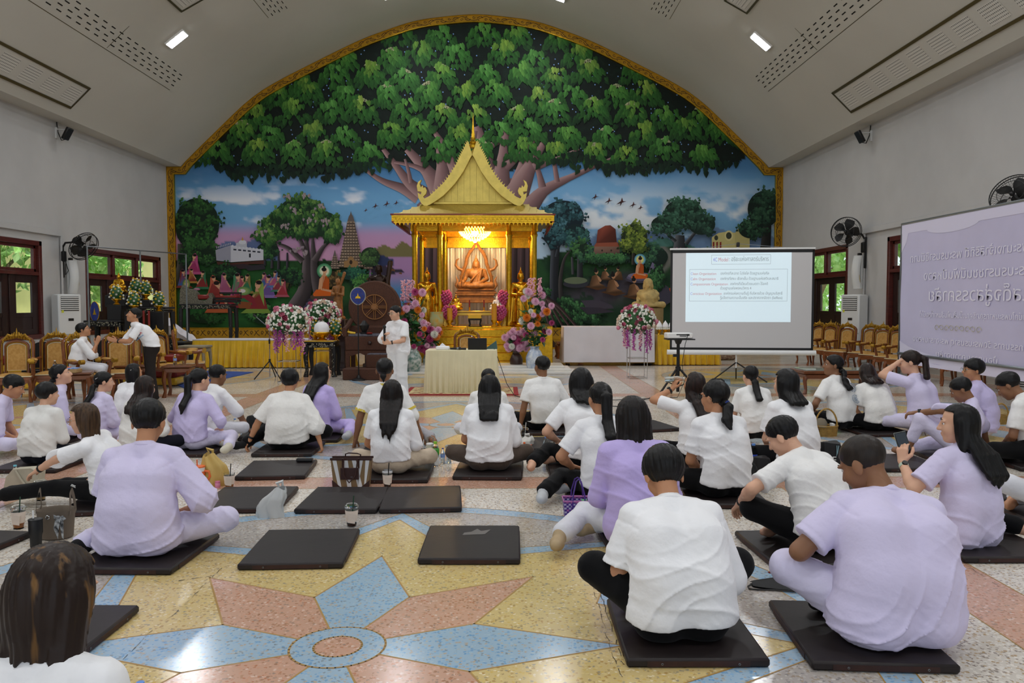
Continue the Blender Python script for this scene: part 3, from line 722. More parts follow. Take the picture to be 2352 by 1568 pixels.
 link('trousers',arr_mesh('trousers',[T_.mesh()]),g('pants'),root,ang=180)
 if g('sock'):
  for sg in(1,-1):
   K,A,T=legs[sg];ft=nrm(T-A);F2=Field(min(h,.012));heel=A-ft*.035+V3(0,0,-.02 if not stand else-.03)
   mid=A+(T-A)*.6+V3(0,0,-.012)
   F2.cone(heel,mid,.039,.042,.03).cone(mid,T,.041,.032,.02).cone(A+nrm(K-A)*.07,A,.044,.042,.02)
   link('sock' if g('sockname')is None else g('sockname'),arr_mesh('sock',[F2.mesh()]),g('sock'),root,ang=180)
            # ------------------------------------------------ hair
 st,HL=g('hair',('short',0))[:2];hm=HAIR[g('hcol',0)]
 HR=Field(max(.0065,min(.0014*dist,.013)));RhT=Rh
 def q3(X,Y,Z):
  dx,dy,dz=(X-HC[0])/HS,(Y-HC[1])/HS,(Z-HC[2])/HS
  return(Rh[0,0]*dx+Rh[1,0]*dy+Rh[2,0]*dz,Rh[0,1]*dx+Rh[1,1]*dy+Rh[2,1]*dz,Rh[0,2]*dx+Rh[1,2]*dy+Rh[2,2]*dz)
 vol=g('vol',0)
 HR.ell(hp_(0,-.016,.036),V3(.083+vol,.102+vol,.088+vol)*HS,Rh,.02)
 bk={}
 tor_back=lambda p,u_,o:p-u_*o
 fw2=np.cross(d2,rt0)
 if st in('bob','long','half'):
  L=max(HL,.10)if st=='bob' else .14
  HR.ell(hp_(0,-.022,-.02),V3(.086+vol,.09+vol,.097+vol)*HS,Rh,.03)
  for sg in(1,-1):HR.cone(hp_(sg*.05,-.03,0),hp_(sg*(.062 if st=='bob' else .055),-.035,-L),.05+vol,.044+vol,.03)
  HR.cone(hp_(0,-.06,0),hp_(0,-.062,-L),.055,.045,.03)
 def back_pts(start,L,wd,r0,r1,drop=0.0):
  a0=start;tr=g('sweep',0.0);out=[]
  b1=P3-fw*(.085*r+.035)-up*.03;b2=P2-fw*(.125*r+.028);b3=P1-fw2*(.12*r+.03)
  pts=[a0,b1,b2,b3];acc=0;res=[pts[0]]
  for i in range(3):
   dl=np.linalg.norm(pts[i+1]-pts[i])
   if acc+dl>=L:res.append(pts[i]+(pts[i+1]-pts[i])*((L-acc)/dl));break
   acc+=dl;res.append(pts[i+1])
  return[p+rt*tr*min(1,max(0,j/2))for j,p in enumerate(res)]
 if st in('long','half'):
  base_pts=back_pts(hp_(0,-.07,-.05),HL,.07,.03,.02);k_=len(base_pts)
  for i in range(11):
   u=(i-5)/5;pts=[hp_(u*.066,-.068+.03*abs(u),-.05)]+[p+rt*u*(.078+.5*vol+(.012 if HL<.3 else-.012)*j)for j,p in enumerate(base_pts[1:])]
   e_=nrm(pts[-1]-pts[-2]);pts[-1]=pts[-1]-e_*(.05*abs(u)+.13*((ph[i%12]*7)%1)*min(1,HL/.3))
   pts.insert(-1,pts[-1]+(pts[-2]-pts[-1])*.45);HR.path(pts,[.034]+[.021]*(k_-2)+[.0165,.003],.009)
  for sg in(1,-1):
   HR.cone(hp_(sg*.06,-.02,-.04),P3+rt*sg*.085-fw*.06+up*.02,.036,.02,.03)
 if st in('pony','lowpony','curl'):
  zt_={'pony':.045,'lowpony':-.045,'curl':-.05}[st];a0=hp_(0,-.108,zt_);HR.cone(hp_(0,-.07,zt_),a0,.03,.021,.02)
  a1=a0+Rh@V3(0,-.04,-.03)if st=='pony' else a0+V3(0,0,-.03)-fw*.015
  pts=back_pts(a1,HL,0,0,0);k_=len(pts)
  for u in(-1,0,1):HR.path([a0]+[p+rt*u*(.018 if j<k_-1 else .014)for j,p in enumerate(pts)],[.019]+[.026]*(k_-1)+[.006],.012)
 if st=='bun':HR.ell(hp_(0,-.10,-.05),V3(.035,.03,.03),Rh,.012);HR.cone(hp_(0,-.10,-.06),hp_(.005,-.115,-.105),.028,.012,.01)
 ragged=ph[9]
 def hcut(X,Y,Z,D):
  x,y,z=q3(X,Y,Z);front=g('bang',.075)
  if st in('short','buzz','pony','lowpony','curl','bun'):
   nape={'short':-.07,'buzz':-.06}.get(st,-.085)
   zl=np.interp(y,[-.12,-.06,-.03,.0,.03,.07,.1],[nape,nape+.002,-.045,g('side_',-.005),.0+.01,front-.02,front-.005])
   zl=zl+(.004*np.sin(90*x+ragged)+.003*np.sin(160*x))*(st!='buzz')
   sel=(np.abs(z)<.16)&(y>-.125)&(np.abs(x)<.11)
   if st in('pony','lowpony','curl','bun'):sel=sel&(y>-.085)
   D=np.where(sel,np.maximum(D,zl-z),D)
  else:
   D=np.maximum(D,np.where((z<front)&(z>-.3)&(y>-.02),np.minimum(y-(.02+.45*np.maximum(np.abs(x)-.058,0)+.0),.05),-1))
   if st=='bob':D=np.maximum(D,-HL-z+.010*np.sin(55*x+ragged)+.006*np.sin(120*x+1)-.05*np.maximum(y,-.1)*0)
  A_=np.arctan2(x,-y)
  sv=np.sin(26*A_+ragged+3*np.sin(3*A_+6*z))+.7*np.sin(47*A_+2+4*z)
  if st in('long','half','pony','lowpony','curl'):
   X2=(X-P3[0])*rt[0]+(Y-P3[1])*rt[1]+(Z-P3[2])*rt[2]
   t_=150 if st!='curl' else 60
   sv=np.where(z<-.1,np.sin(t_*X2+ragged+2*np.sin(9*Z))+.6*np.sin(240*X2+3*np.sin(5*Z)),sv)
   if st=='curl':sv=sv+2.5*np.sin(75*Z+40*X2)*(z<-.1)
  return D-.0022*sv*(.15 if st=='buzz' else 1)
 HR.post.append(hcut)
 if st=='buzz':HR.p=[];HR.ell(hp_(0,-.013,.034),V3(.0785,.0965,.0845)*HS,Rh,.02)
 link('hair',arr_mesh('hair',[HR.mesh()]),hm,root,ang=180)
    # ------------------------------------------------ face features
 for sg in(1,-1):
  b=MB();c=hp_(sg*.031,.0715,.005);b.ball(c,.0125,10,8,0);f_=Rh@V3(sg*.1,1,-.05);f_=nrm(f_);b.ball(c+f_*.0082,.0062,8,6,1);b.build('eye',[EYEW,EYEB],root)
  b=MB();b.tube([hp_(sg*.014,.089,.026),hp_(sg*.03,.089,.032),hp_(sg*.05,.074,.026)],[.0022,.0032,.0015],6);b.build('eyebrow',HAIR[0],root)
 b=MB();b.ball(hp_(0,.089,-.056),(.021,.007,.0042),10,6,rot=Matrix(Rh).to_euler());b.ball(hp_(0,.086,-.0645),(.016,.0075,.0048),10,6,rot=Matrix(Rh).to_euler());b.build('mouth',LIPS[1 if g('lipstick')else 0],root)
 if g('glasses'):
  b=MB()
  for sg in(1,-1):
   b.tube([hp_(sg*.034+.027*math.cos(t),.1-.05*abs(.034+sg*0+.0)*0,.002+.022*math.sin(t))for t in np.linspace(0,2*PI,17)[:-1]],.0016,5,closed=True)
   b.tube([hp_(sg*.06,.099,.008),hp_(sg*.078,.07,.009),hp_(sg*.083,-.01,.006),hp_(sg*.083,-.03,-.012)],.0016,5)
  b.tube([hp_(-.008,.1,.006),hp_(0,.106,.008),hp_(.008,.1,.006)],.0016,5)
  gl=b.build('glasses',g('glasses'),root);b=MB()
  for sg in(1,-1):b.cyl(hp_(sg*.034,.0995,.002),hp_(sg*.034,.1003,.002),.0255,n=16)
  b.build('lens',m_glass,gl)
 if g('watch'):
  for sg,nm in((1,'R'),(-1,'L')):
   if nm in g('watch'):
    a,e,wv=arms[sg];u=nrm(wv-e);c=wv-u*.035;x=nrm(np.cross(u,V3(0,0,1)));y=np.cross(u,x)
    b=MB();b.cyl(c-u*.011,c+u*.011,.031*(.8+.2*girth),n=20);wt=b.build('watch_strap',g('watchmat',m_black),root)
    top=y if y[2]>0 else-y;b=MB();b.cyl(c+top*.026,c+top*.037,.019,.017,n=16);b.build('watch_face',m_black,wt)
 if g('clip'):
  b=MB();[b.ball(hp_(.06+.004*math.sin(k),-.075+.008*k,.05+.005*k),.007,6,4)for k in range(-3,4)];b.build('hair_clip',m_chrome,root)
 if g('tie'):
  b=MB();p=hp_(0,-.113,.045 if st=='pony' else-.045);ax_=Rh@V3(0,-1,-.2)
  b.tube([p+Rh@V3(.021*math.cos(t),.004*math.sin(3*t),.021*math.sin(t))for t in np.linspace(0,2*PI,15)[:-1]],.008,6,closed=True);b.build('hair_tie',g('tie'),root)
 for fn in g('extra',()):fn(dict(root=root,HC=HC,hp=hp_,Rh=Rh,P0=P0,P1=P1,P2=P2,P3=P3,up=up,fw=fw,rt=rt,arms=arms,legs=legs,r=r,d2=d2,fw2=fw2,s=s))
 spec['_w']=lambda p:root.location+Matrix.Rotation(R(yaw),3,'Z')@(Vector(p)*s)
 spec['_arms']=arms;spec['_root']=root
 return root
def hair_mat(name,c0,c1,hi=None,pos=(.4,.72)):
 m=bpy.data.materials.new(name);m.use_nodes=True;MATS[name]=m;t=m.node_tree;p=t.nodes['Principled BSDF'];L=t.links.new
 a=t.nodes.new('ShaderNodeTexCoord');mp=t.nodes.new('ShaderNodeMapping');mp.inputs['Scale'].default_value=(70,70,4);L(a.outputs['Object'],mp.inputs[0])
 n=t.nodes.new('ShaderNodeTexNoise');n.inputs['Scale'].default_value=1;n.inputs['Detail'].default_value=3;L(mp.outputs[0],n.inputs['Vector'])
 r=t.nodes.new('ShaderNodeValToRGB');r.color_ramp.elements[0].position=pos[0];r.color_ramp.elements[0].color=(*lin(c0),1);r.color_ramp.elements[1].position=pos[1];r.color_ramp.elements[1].color=(*lin(c1),1)
 if hi:
  mp.inputs['Scale'].default_value=(26,26,2)
  e=r.color_ramp.elements.new(.58);e.color=(*lin(c0),1);r.color_ramp.elements[2].color=(*lin(hi),1)
 L(n.outputs[0],r.inputs[0]);L(r.outputs[0],p.inputs['Base Color']);p.inputs['Roughness'].default_value=.42;p.inputs['Specular IOR Level'].default_value=.28
 bp=t.nodes.new('ShaderNodeBump');bp.inputs['Strength'].default_value=.35;bp.inputs['Distance'].default_value=.006;L(n.outputs[0],bp.inputs['Height']);L(bp.outputs[0],p.inputs['Normal'])
 return m
HAIR=[hair_mat('hair_black','#060506','#0e0d0d'),hair_mat('hair_dark_brown','#0c0807','#1a100d'),hair_mat('hair_red_brown','#140b08','#2e1b14'),hair_mat('hair_brown','#2a1c12','#57402a',pos=(.3,.75)),hair_mat('hair_highlighted','#22150f','#2c1b12','#7d5a2e',(.3,.7)),hair_mat('hair_buzz','#211a16','#2b221c')]
SKINS=[M('skin_light','#d9a98c',.5,var=.05,vscale=5,sss=.05),M('skin_tan','#bd8763',.5,var=.06,vscale=5,sss=.05),M('skin_brown','#8a6044',.5,var=.06,vscale=5,sss=.05)]
EYEW=M('eye_white','#e8e4e0',.2);EYEB=M('eye_dark','#1c120e',.15);LIPS=[M('lips','#b0706a',.45),M('lips_red','#b32a36',.35)]
def cloth(name,col,var=.02,bump=.45,rough=.85,sheen=.1,bs=13):
 m=M(name,col,rough,var=var,vscale=3,bump=bump,bscale=bs,spec=.2,sheen=sheen);return m
WHITE=cloth('white_cotton','#f4f4f6');WHITE2=cloth('white_jersey','#efeeec');CREAMW=cloth('white_knit','#eceae6',bump=.3,bs=26);SHIRTW=cloth('white_poplin','#e4e3df',bump=.3)
LAV=cloth('lavender_cotton','#cdc2ea');LAV2=cloth('pale_lavender_cotton','#d8d0ee');LAV3=cloth('lilac_cotton','#c5b4ec');LAVP=cloth('pale_lilac_trousers','#dad4ee')
BLK=cloth('black_trousers','#0c0c0e',bump=.15,sheen=.05);NAVY=cloth('navy_trousers','#14151f',bump=.15,sheen=.05);BEIGE=cloth('beige_trousers','#c3b29c');BROWNP=cloth('brown_trousers','#55483f');GREYP=cloth('grey_trousers','#a9a7ac');WPANT=cloth('white_trousers','#dcdce2')
S_GREY=M('grey_sock','#b9bbbe',.9);S_BEIG=M('beige_sock','#b09a78',.9);S_BLK=M('black_sock','#0f0f11',.9);S_CREAM=M('cream_sock','#d2ccba',.9)
# ---------------------------------------------------------------- the seated crowd, from the back rows and the left edge to the front
GOLDF=M('gold_wire','#b98f55',.3,1);CLEARF=M('pale_wire','#cfa9a0',.3,.8);YEL=M('yellow_trim','#d9c04a',.8);BLUET=M('blue_scrunchie','#2c3f86',.8);BLKT=M('black_elastic','#151515',.8)
MINT=M('mint_strap','#b9c8b4',.5)
def place_text(d,body,size,mat,pt,n,up,**k):
 n=Vector(n).normalized();u=Vector(up);u=(u-n*u.dot(n)).normalized();r_=u.cross(n);o=text('lettering',body,size,mat,d['root'],(0,0,0),(0,0,0),depth=.003,**k)
 o.matrix_local=Matrix.Translation(Vector(pt))@Matrix((r_,u,n)).transposed().to_4x4()
def tee_print(d):
 n=Vector(d['fw'])*.75-Vector(d['rt'])*.66;n.normalize();u=Vector(d['up']);r_=u.cross(n);c=Vector(d['P2'])+n*.172+u*.05
 for s_,mt,x in(('V',M('print_red','#c0303a',.6),-.105),('ASS',M('print_navy','#27386f',.6),-.005),('A',M('print_red'),.095)):place_text(d,s_,.085,mt,c+r_*x,n,u)
 place_text(d,'ALUMNI  ASSOC',.028,M('print_blue','#5aa8e0',.5),c-u*.06,n,u)
def trouser_script(d):
 place_text(d,'Nyv',.06,M('white_plastic'),Vector(d['P0'])+Vector((-.225,-.02,.0)),(-1,0,.1),(0,0,1));place_text(d,'ms.',.04,M('white_plastic'),Vector(d['P0'])+Vector((-.175,.24,.06)),(-.8,0,.6),(0,-.3,1))
def back_print(d):
 b=MB();n=-Vector(d['fw']);u=Vector(d['up']);r_=u.cross(n)
 for dz,dx in((.02,.07),(-.13,.06)):
  c=Vector(d['P2'])+n*.142+u*dz+r_*dx
  for k in range(8):
   a=k*PI/4;p=c+(r_*math.cos(a)+u*math.sin(a))*.032;b.tube([p+(r_*math.cos(t)+u*math.sin(t))*.026 for t in np.linspace(0,2*PI,11)[:-1]],.003,4,closed=True)
 b.build('print',M('grey_print','#8f9cab',.7),d['root'])
PEOPLE=[dict(k='p01',px=(-24,1040),top=862,yaw=-70,lean=14,head=(0,22,0),hair=('short',0),bang=.05,side_=-.03,shirt=LAV2,pants=LAVP,hem=-.05,skin=1,mat=0,label='person in lavender with short black hair at the left edge, looking down'),dict(k='p02',px=(88,1068),top=878,yaw=-14,head=(-22,2,0),hair=('short',0),vol=.008,bang=.05,shirt=SHIRTW,pants=NAVY,sleeve='long',loose=.03,hem=.0,skin=0,mat=1,label='person in a long-sleeved off-white shirt, short black hair, back turned'),dict(k='p03',px=(121,1006),top=836,yaw=-62,head=(-8,-14,0),hair=('lowpony',.2),tie=BLKT,shirt=LAV2,pants=LAVP,hem=-.06,skin=0,mat=1,legs='cross',label='woman in lavender with a black ponytail, face lifted to the right'),dict(k='p04',px=(216,1018),top=853,yaw=-30,head=(-28,4,0),hair=('lowpony',.3),shirt=LAV2,pants=LAVP,hem=-.05,skin=0,mat=0,legs='sideR',clip=1,label='woman in pale lavender, long black ponytail held by a silver clip'),dict(k='p05',px=(292,982),top=834,yaw=-20,head=(-8,2,0),hair=('bob',.15),shirt=WHITE,pants=LAVP,skin=1,mat=1,legs='sideR',toes=True,clip=1,label='woman in white with black hair and a small clip, seated behind the long brown hair'),dict(k='p06',px=(318,1045),top=864,yaw=-12,head=(-6,4,0),hair=('long',.36),hcol=2,vol=.008,shirt=CREAMW,pants=NAVY,loose=.03,skin=0,mat=0,label='woman in a loose white top with very long reddish brown hair'),dict(k='p08',px=(438,1034),top=846,yaw=-22,head=(-14,4,0),hair=('pony',.42),tie=BLKT,shirt=LAV,pants=LAVP,sleeve='long',cuff=.6,loose=.02,hem=.0,legs='sideR',sock=S_CREAM,skin=0,mat=1,handL='thigh',handR='thigh',label='woman in a lavender long-sleeved top with a long black ponytail, cream socks'),dict(k='p09',px=(476,1008),top=838,yaw=-32,head=(0,12,0),hair=('short',0),shirt=WHITE,pants=WPANT,hem=-.02,handR=(.34,.34,.1),poleR=(.6,-.2,.8),sock=S_BLK,skin=2,mat=0,label='man in white t-shirt and white trousers reaching to his black sock'),dict(k='p10',px=(660,1034),top=848,yaw=0,head=(0,6,0),hair=('short',0),vol=.012,bang=.06,side_=-.02,g=1.12,shirt=CREAMW,pants=BLK,loose=.045,slv=.95,hem=-.02,handR=(.38,.0,.045),poleR=(.6,-.6,.3),handL=(-.46,.04,.05),poleL=(-.5,-.6,.5),watch='L',legs=((.38,.26,.15),(.02,.35,.05),(-.12,.34,.04),(-.32,.34,.17),(-.50,.04,.05),(-.63,-.03,.035)),sock=S_BLK,skin=1,mat=1,curlR=70,label='person in a ribbed white knit top, cropped black hair, one fist on the mat'),dict(k='p11',px=(723,1003),top=832,yaw=-28,head=(-6,3,0),hair=('long',.44),shirt=LAV3,pants=LAV3,hem=-.05,legs='sideR',sock=S_GREY,skin=0,mat=1,label='woman in lilac with very long straight black hair and grey socks'),dict(k='p12',px=(884,1022),top=822,yaw=-4,lean=-4,slouch=10,head=(4,2,0),hair=('bun',0),shirt=WHITE2,pants=GREYP,trim=YEL,handL=(-.32,-.04,.0),poleL=(-.4,-.8,.2),handR=(.42,.05,.0),poleR=(.4,-.8,.2),legs='sideR',curlL=8,curlR=10,skin=2,mat=0,watch='',label='person in a yellow trimmed white polo with low hair bun, leaning on both hands'),dict(k='p13',px=(897,1092),top=872,yaw=0,head=(0,4,0),hair=('long',.50),hcol=1,shirt=WHITE,pants=BEIGE,hem=.03,loose=.014,g=.95,skin=1,mat=1,matoff=(.05,.14),label='woman in a white blouse and beige trousers with straight waist-length dark hair'),dict(k='p14',px=(1124,1084),top=862,yaw=0,head=(0,16,0),hair=('half',.36),g=1.06,shirt=WHITE,pants=BROWNP,hem=.0,legs='cross',skin=1,mat=1,label='woman in a white t-shirt and brown trousers with half tied black hair'),dict(k='p15',px=(1122,1016),top=847,yaw=2,head=(0,6,0),hair=('lowpony',.2),shirt=CREAMW,pants=WPANT,skin=1,mat=0,label='woman in cream white almost hidden behind the half tied black hair'),dict(k='p16',px=(1248,988),top=817,yaw=6,lean=-2,slouch=16,head=(22,-2,0),hair=('short',0),shirt=WHITE2,pants=BLK,handL=(-.30,-.02,.0),poleL=(-.4,-.8,.2),handR=(.3,.2,.1),skin=2,mat=1,g=1.05,label='man in a white polo with a navy piped collar, upright, one hand on the floor'),dict(k='p17',px=(1348,1078),top=848,yaw=12,lean=12,head=(-4,10,0),hair=('long',.22),vol=.008,shirt=WHITE,pants=BLK,legs='sideL',handL='thigh',skin=0,mat=1,matoff=(-.06,.0),label='woman in a white t-shirt with shoulder-length black hair, behind the water bottle'),dict(k='p18',px=(1392,1150),top=879,yaw=12,head=(0,6,0),hair=('pony',.42),tie=BLKT,shirt=WHITE,pants=BLK,legs='sideL',sock=S_GREY,handL='thigh',skin=1,mat=1,label='woman in a white t-shirt with a long black ponytail, beside the purple basket'),dict(k='p19',px=(1470,1258),top=915,yaw=8,lean=8,head=(0,12,0),hair=('bob',.155),hcol=1,vol=.006,shirt=LAV3,pants=WPANT,sleeve='long',loose=.03,hem=-.09,legs='sideL',sock=S_BEIG,skin=0,mat=1,handL='lap',matoff=(.1,.1),label='woman in a lilac tunic with a dark bob, white trousers and beige socks'),dict(k='p20',px=(1602,1066),top=855,yaw=18,lean=2,head=(8,-12,0),hair=('long',.40),hcol=2,shirt=WHITE,pants=BLK,handL=(-.14,.27,.715),poleL=(-1,-.2,-.6),palmL=(.9,.1,.1),hdirL=(.35,-.1,.9),curlL=45,watch='L',skin=1,mat=1,label='woman in a white t-shirt with long reddish hair drinking from a bottle'),dict(k='p21',px=(1663,1145),top=875,yaw=14,head=(26,2,0),hair=('lowpony',.2),vol=.004,tie=BLUET,glasses=m_black,shirt=WHITE,pants=BLK,legs='cross',toes=True,skin=1,mat=1,g=1.04,label='woman in white with glasses and a ponytail tied by a blue scrunchie'),dict(k='p22',px=(1734,1010),top=840,yaw=8,head=(0,4,0),hair=('lowpony',.26),shirt=WHITE2,pants=BLK,skin=0,mat=0,label='woman in a plain white shirt with tied black hair, below the screen tripod'),dict(k='p23',px=(1827,1080),top=850,yaw=20,head=(14,2,0),hair=('long',.22),vol=.008,shirt=WHITE,pants=BLK,loose=.04,g=1.05,skin=0,mat=0,label='woman in an oversized white top with wavy black shoulder-length hair'),dict(k='p28',px=(1932,986),top=815,yaw=28,head=(50,-4,0),hair=('curl',.27),shirt=WHITE2,pants=BLK,skin=2,mat=0,trim=None,handL='thigh',legs='sideL',extra=[back_print],label='woman in a white shirt with grey print, curly ponytail, in profile'),dict(k='p29',px=(2018,990),top=838,yaw=8,lean=14,slouch=26,head=(-4,26,0),hair=('long',.18),hcol=2,shirt=CREAMW,pants=BLK,legs='cross',skin=1,mat=1,label='woman in a cream t-shirt with reddish hair, head bent down'),dict(k='p30',px=(2120,992),top=806,yaw=34,head=(28,8,0),hair=('pony',.24),hcol=2,tie=BLKT,shirt=LAV2,pants=LAVP,hem=-.05,handL=(-.10,.24,.76),poleL=(-.7,.3,-.8),palmL=(.6,-.5,0),curlL=25,skin=0,mat=0,label='woman in lavender with a reddish ponytail, hand raised to her forehead'),dict(k='p31',px=(2206,1052),top=872,yaw=62,lean=-22,slouch=22,side=-8,head=(0,30,0),hair=('short',0),shirt=LAV2,pants=LAVP,hem=-.04,g=1.08,handL=(-.12,.50,.46),poleL=(-.6,-.2,.5),handR=(.26,-.30,.03),poleR=(.6,-.6,.2),legs=((.12,.30,.1),(-.05,.55,.05),(-.12,.66,.04),(-.14,.40,.40),(-.14,.52,.05),(-.14,.66,.03)),watch='L',pantlen=.62,curlL=45,skin=2,mat=1,loose=.03,label='man in lavender leaning back with one arm over his raised knee'),dict(k='p32',px=(2262,1000),top=825,yaw=52,head=(30,0,0),hair=('short',0),vol=.008,bang=.045,glasses=m_black,shirt=LAV,pants=LAVP,hem=-.05,skin=1,mat=0,label='person in lavender with glasses and a black fringe, facing left'),dict(k='p33',px=(2380,1064),top=862,yaw=40,lean=10,head=(6,36,0),hair=('short',0),shirt=WHITE2,pants=BLK,skin=2,mat=1,label='man in a white shirt at the right edge, head bowed'),dict(k='p34',px=(258,1158),top=928,yaw=88,pantlen=1.05,sock=S_BLK,lean=14,slouch=12,side=-8,head=(8,8,-4),hair=('bob',.17),hcol=3,vol=.006,glasses=GOLDF,lipstick=1,shirt=WHITE,pants=BLK,handL=(-.10,.76,.22),poleL=(-.6,-.3,.6),handR='lap',watch='L',skin=0,mat=1,res=.9,legs=((.16,.50,.10),(.05,.92,.06),(.03,1.05,.05),(-.06,.48,.13),(-.06,.90,.07),(-.06,1.04,.06)),curlL=20,loose=.03,extra=[trouser_script],label='woman with brown bob and glasses stretching one arm out, black trousers'),dict(k='p25',px=(1888,1270),top=967,yaw=26,lean=12,slouch=32,head=(24,34,0),hair=('short',0),shirt=WHITE2,pants=BLK,g=1.08,legs='crosshi',handL=(-.36,.36,.24),poleL=(-.9,-.5,.1),watch='L',skin=0,mat=1,matoff=(-.12,.05),label='man in a white t-shirt with bowed head, wrist on his knee'),dict(k='p27',px=(2223,1258),top=930,yaw=16,lean=1,slouch=12,head=(46,4,0),hair=('long',.42),sweep=.07,shirt=LAV2,pants=BLK,hem=-.12,loose=.03,handL=(-.30,.26,.50),poleL=(-.7,-.4,-.8),hdirL=(.1,.15,1),palmL=(.6,.4,0),curlL=40,watch='L',watchmat=MINT,legs='sideR',toes=True,skin=0,mat=1,matoff=(.14,.1),label='woman in lavender with long black hair holding up a phone'),dict(k='p35',px=(318,1284),top=921,yaw=2,lean=8,head=(4,16,0),hair=('short',0),vol=.006,shirt=LAV2,pants=LAVP,hem=-.07,loose=.035,g=1.08,skin=1,sock=S_BLK,handR=(.22,.24,.2),mat=1,matoff=(.02,.1),legs=((.43,.26,.13),(.02,.38,.05),(-.12,.36,.04),(-.20,.40,.10),(-.34,.00,.05),(-.47,-.12,.035)),label='man in pale lavender with a black undercut, one black sock stretched out'),dict(k='p24',px=(1562,1486),top=1043,yaw=4,lean=12,slouch=30,head=(0,34,0),hair=('short',0),vol=.012,shirt=WHITE,pants=BLK,g=1.2,loose=.035,legs='crosshi',slv=.84,hem=-.02,skin=1,mat=1,matoff=(.03,.12),label='large man in a plain white t-shirt seated nearest the star medallion'),dict(k='p26',px=(2053,1496),top=1012,yaw=6,lean=8,slouch=30,side=6,head=(32,30,0),hair=('buzz',0),hcol=5,shirt=LAV2,pants=LAVP,g=1.31,belly=1,loose=.03,hem=-.075,legs='crosshi',handL=(-.20,.32,.34),poleL=(-.9,-.5,-.4),skin=2,sock=S_BLK,mat=1,matoff=(-.14,.12),label='heavy man in pale lavender with shaved hair, front row of the crowd'),dict(k='p36',xy=(-1.33,2.12),top=1266,yaw=-4,head=(-6,10,0),hair=('bob',.145),hcol=4,vol=.010,shirt=WHITE,pants=NAVY,skin=0,mat=0,loose=.03,g=1.1,res=1.2,label='woman nearest the camera with a highlighted brown bob, white shirt'),dict(k='p37',px=(2452,1195),top=900,yaw=34,head=(20,6,0),hair=('bob',.14),shirt=WHITE2,pants=WPANT,legs='crosshi',skin=1,mat=1,label='person at the right border of whom only a white knee shows'),dict(k='p38',xy=(-7.48,14.0),z=.50,top=741,yaw=-72,lean=4,head=(0,-14,0),hair=('short',0),bang=.07,side_=-.03,glasses=m_black,shirt=WHITE,pants=WPANT,legs='chair',hem=-.03,handL=(-.02,.30,.50),handR=(.02,.30,.50),hdirL=(0,.35,1),hdirR=(0,.35,1),palmL=(1,0,0),palmR=(-1,0,0),curlL=6,curlR=6,poleL=(-.6,-.2,-1),poleR=(.6,-.2,-1),skin=1,sock=S_CREAM,label='woman in white seated on a gold chair with pressed palms'),dict(k='p39',xy=(-6.24,14.1),z=0.0,stand=True,top=707,yaw=122,lean=30,slouch=18,head=(0,-14,0),hair=('short',0),shirt=WHITE,pants=M('dark_brown_trousers','#1c1411',.85),hem=.02,pantlen=1.0,handL=(-.03,.56,1.05),handR=(.03,.56,1.05),hdirL=(.1,.9,.4),hdirR=(-.1,.9,.4),palmL=(1,0,0),palmR=(-1,0,0),curlL=6,curlR=6,watch='L',skin=1,extra=[tee_print],sock=S_BLK,sockname='shoe',label='standing man in a printed white t-shirt bending with pressed palms'),dict(k='p40',xy=(-1.86,13.9),z=0.0,stand=True,top=702,yaw=150,lean=2,slouch=6,head=(-16,8,0),hair=('short',0),glasses=m_grey,shirt=WHITE,pants=M('white_linen_trousers','#e9e9ea',.85),hem=-.16,loose=.035,pantlen=1.0,pantloose=.03,handR=(.10,.27,1.16),handL=(-.02,.27,1.06),hdirR=(-.5,.3,.8),hdirL=(.9,.3,.05),palmR=(-.8,-.1,-.4),palmL=(0,-1,0),curlR=60,curlL=20,watch='L',skin=0,sock=WHITE,sockname='shoe',label='speaker in a white mandarin shirt holding a microphone beside the table'),]
BY={}
for sp_ in PEOPLE:
 person(sp_);BY[sp_['k']]=sp_
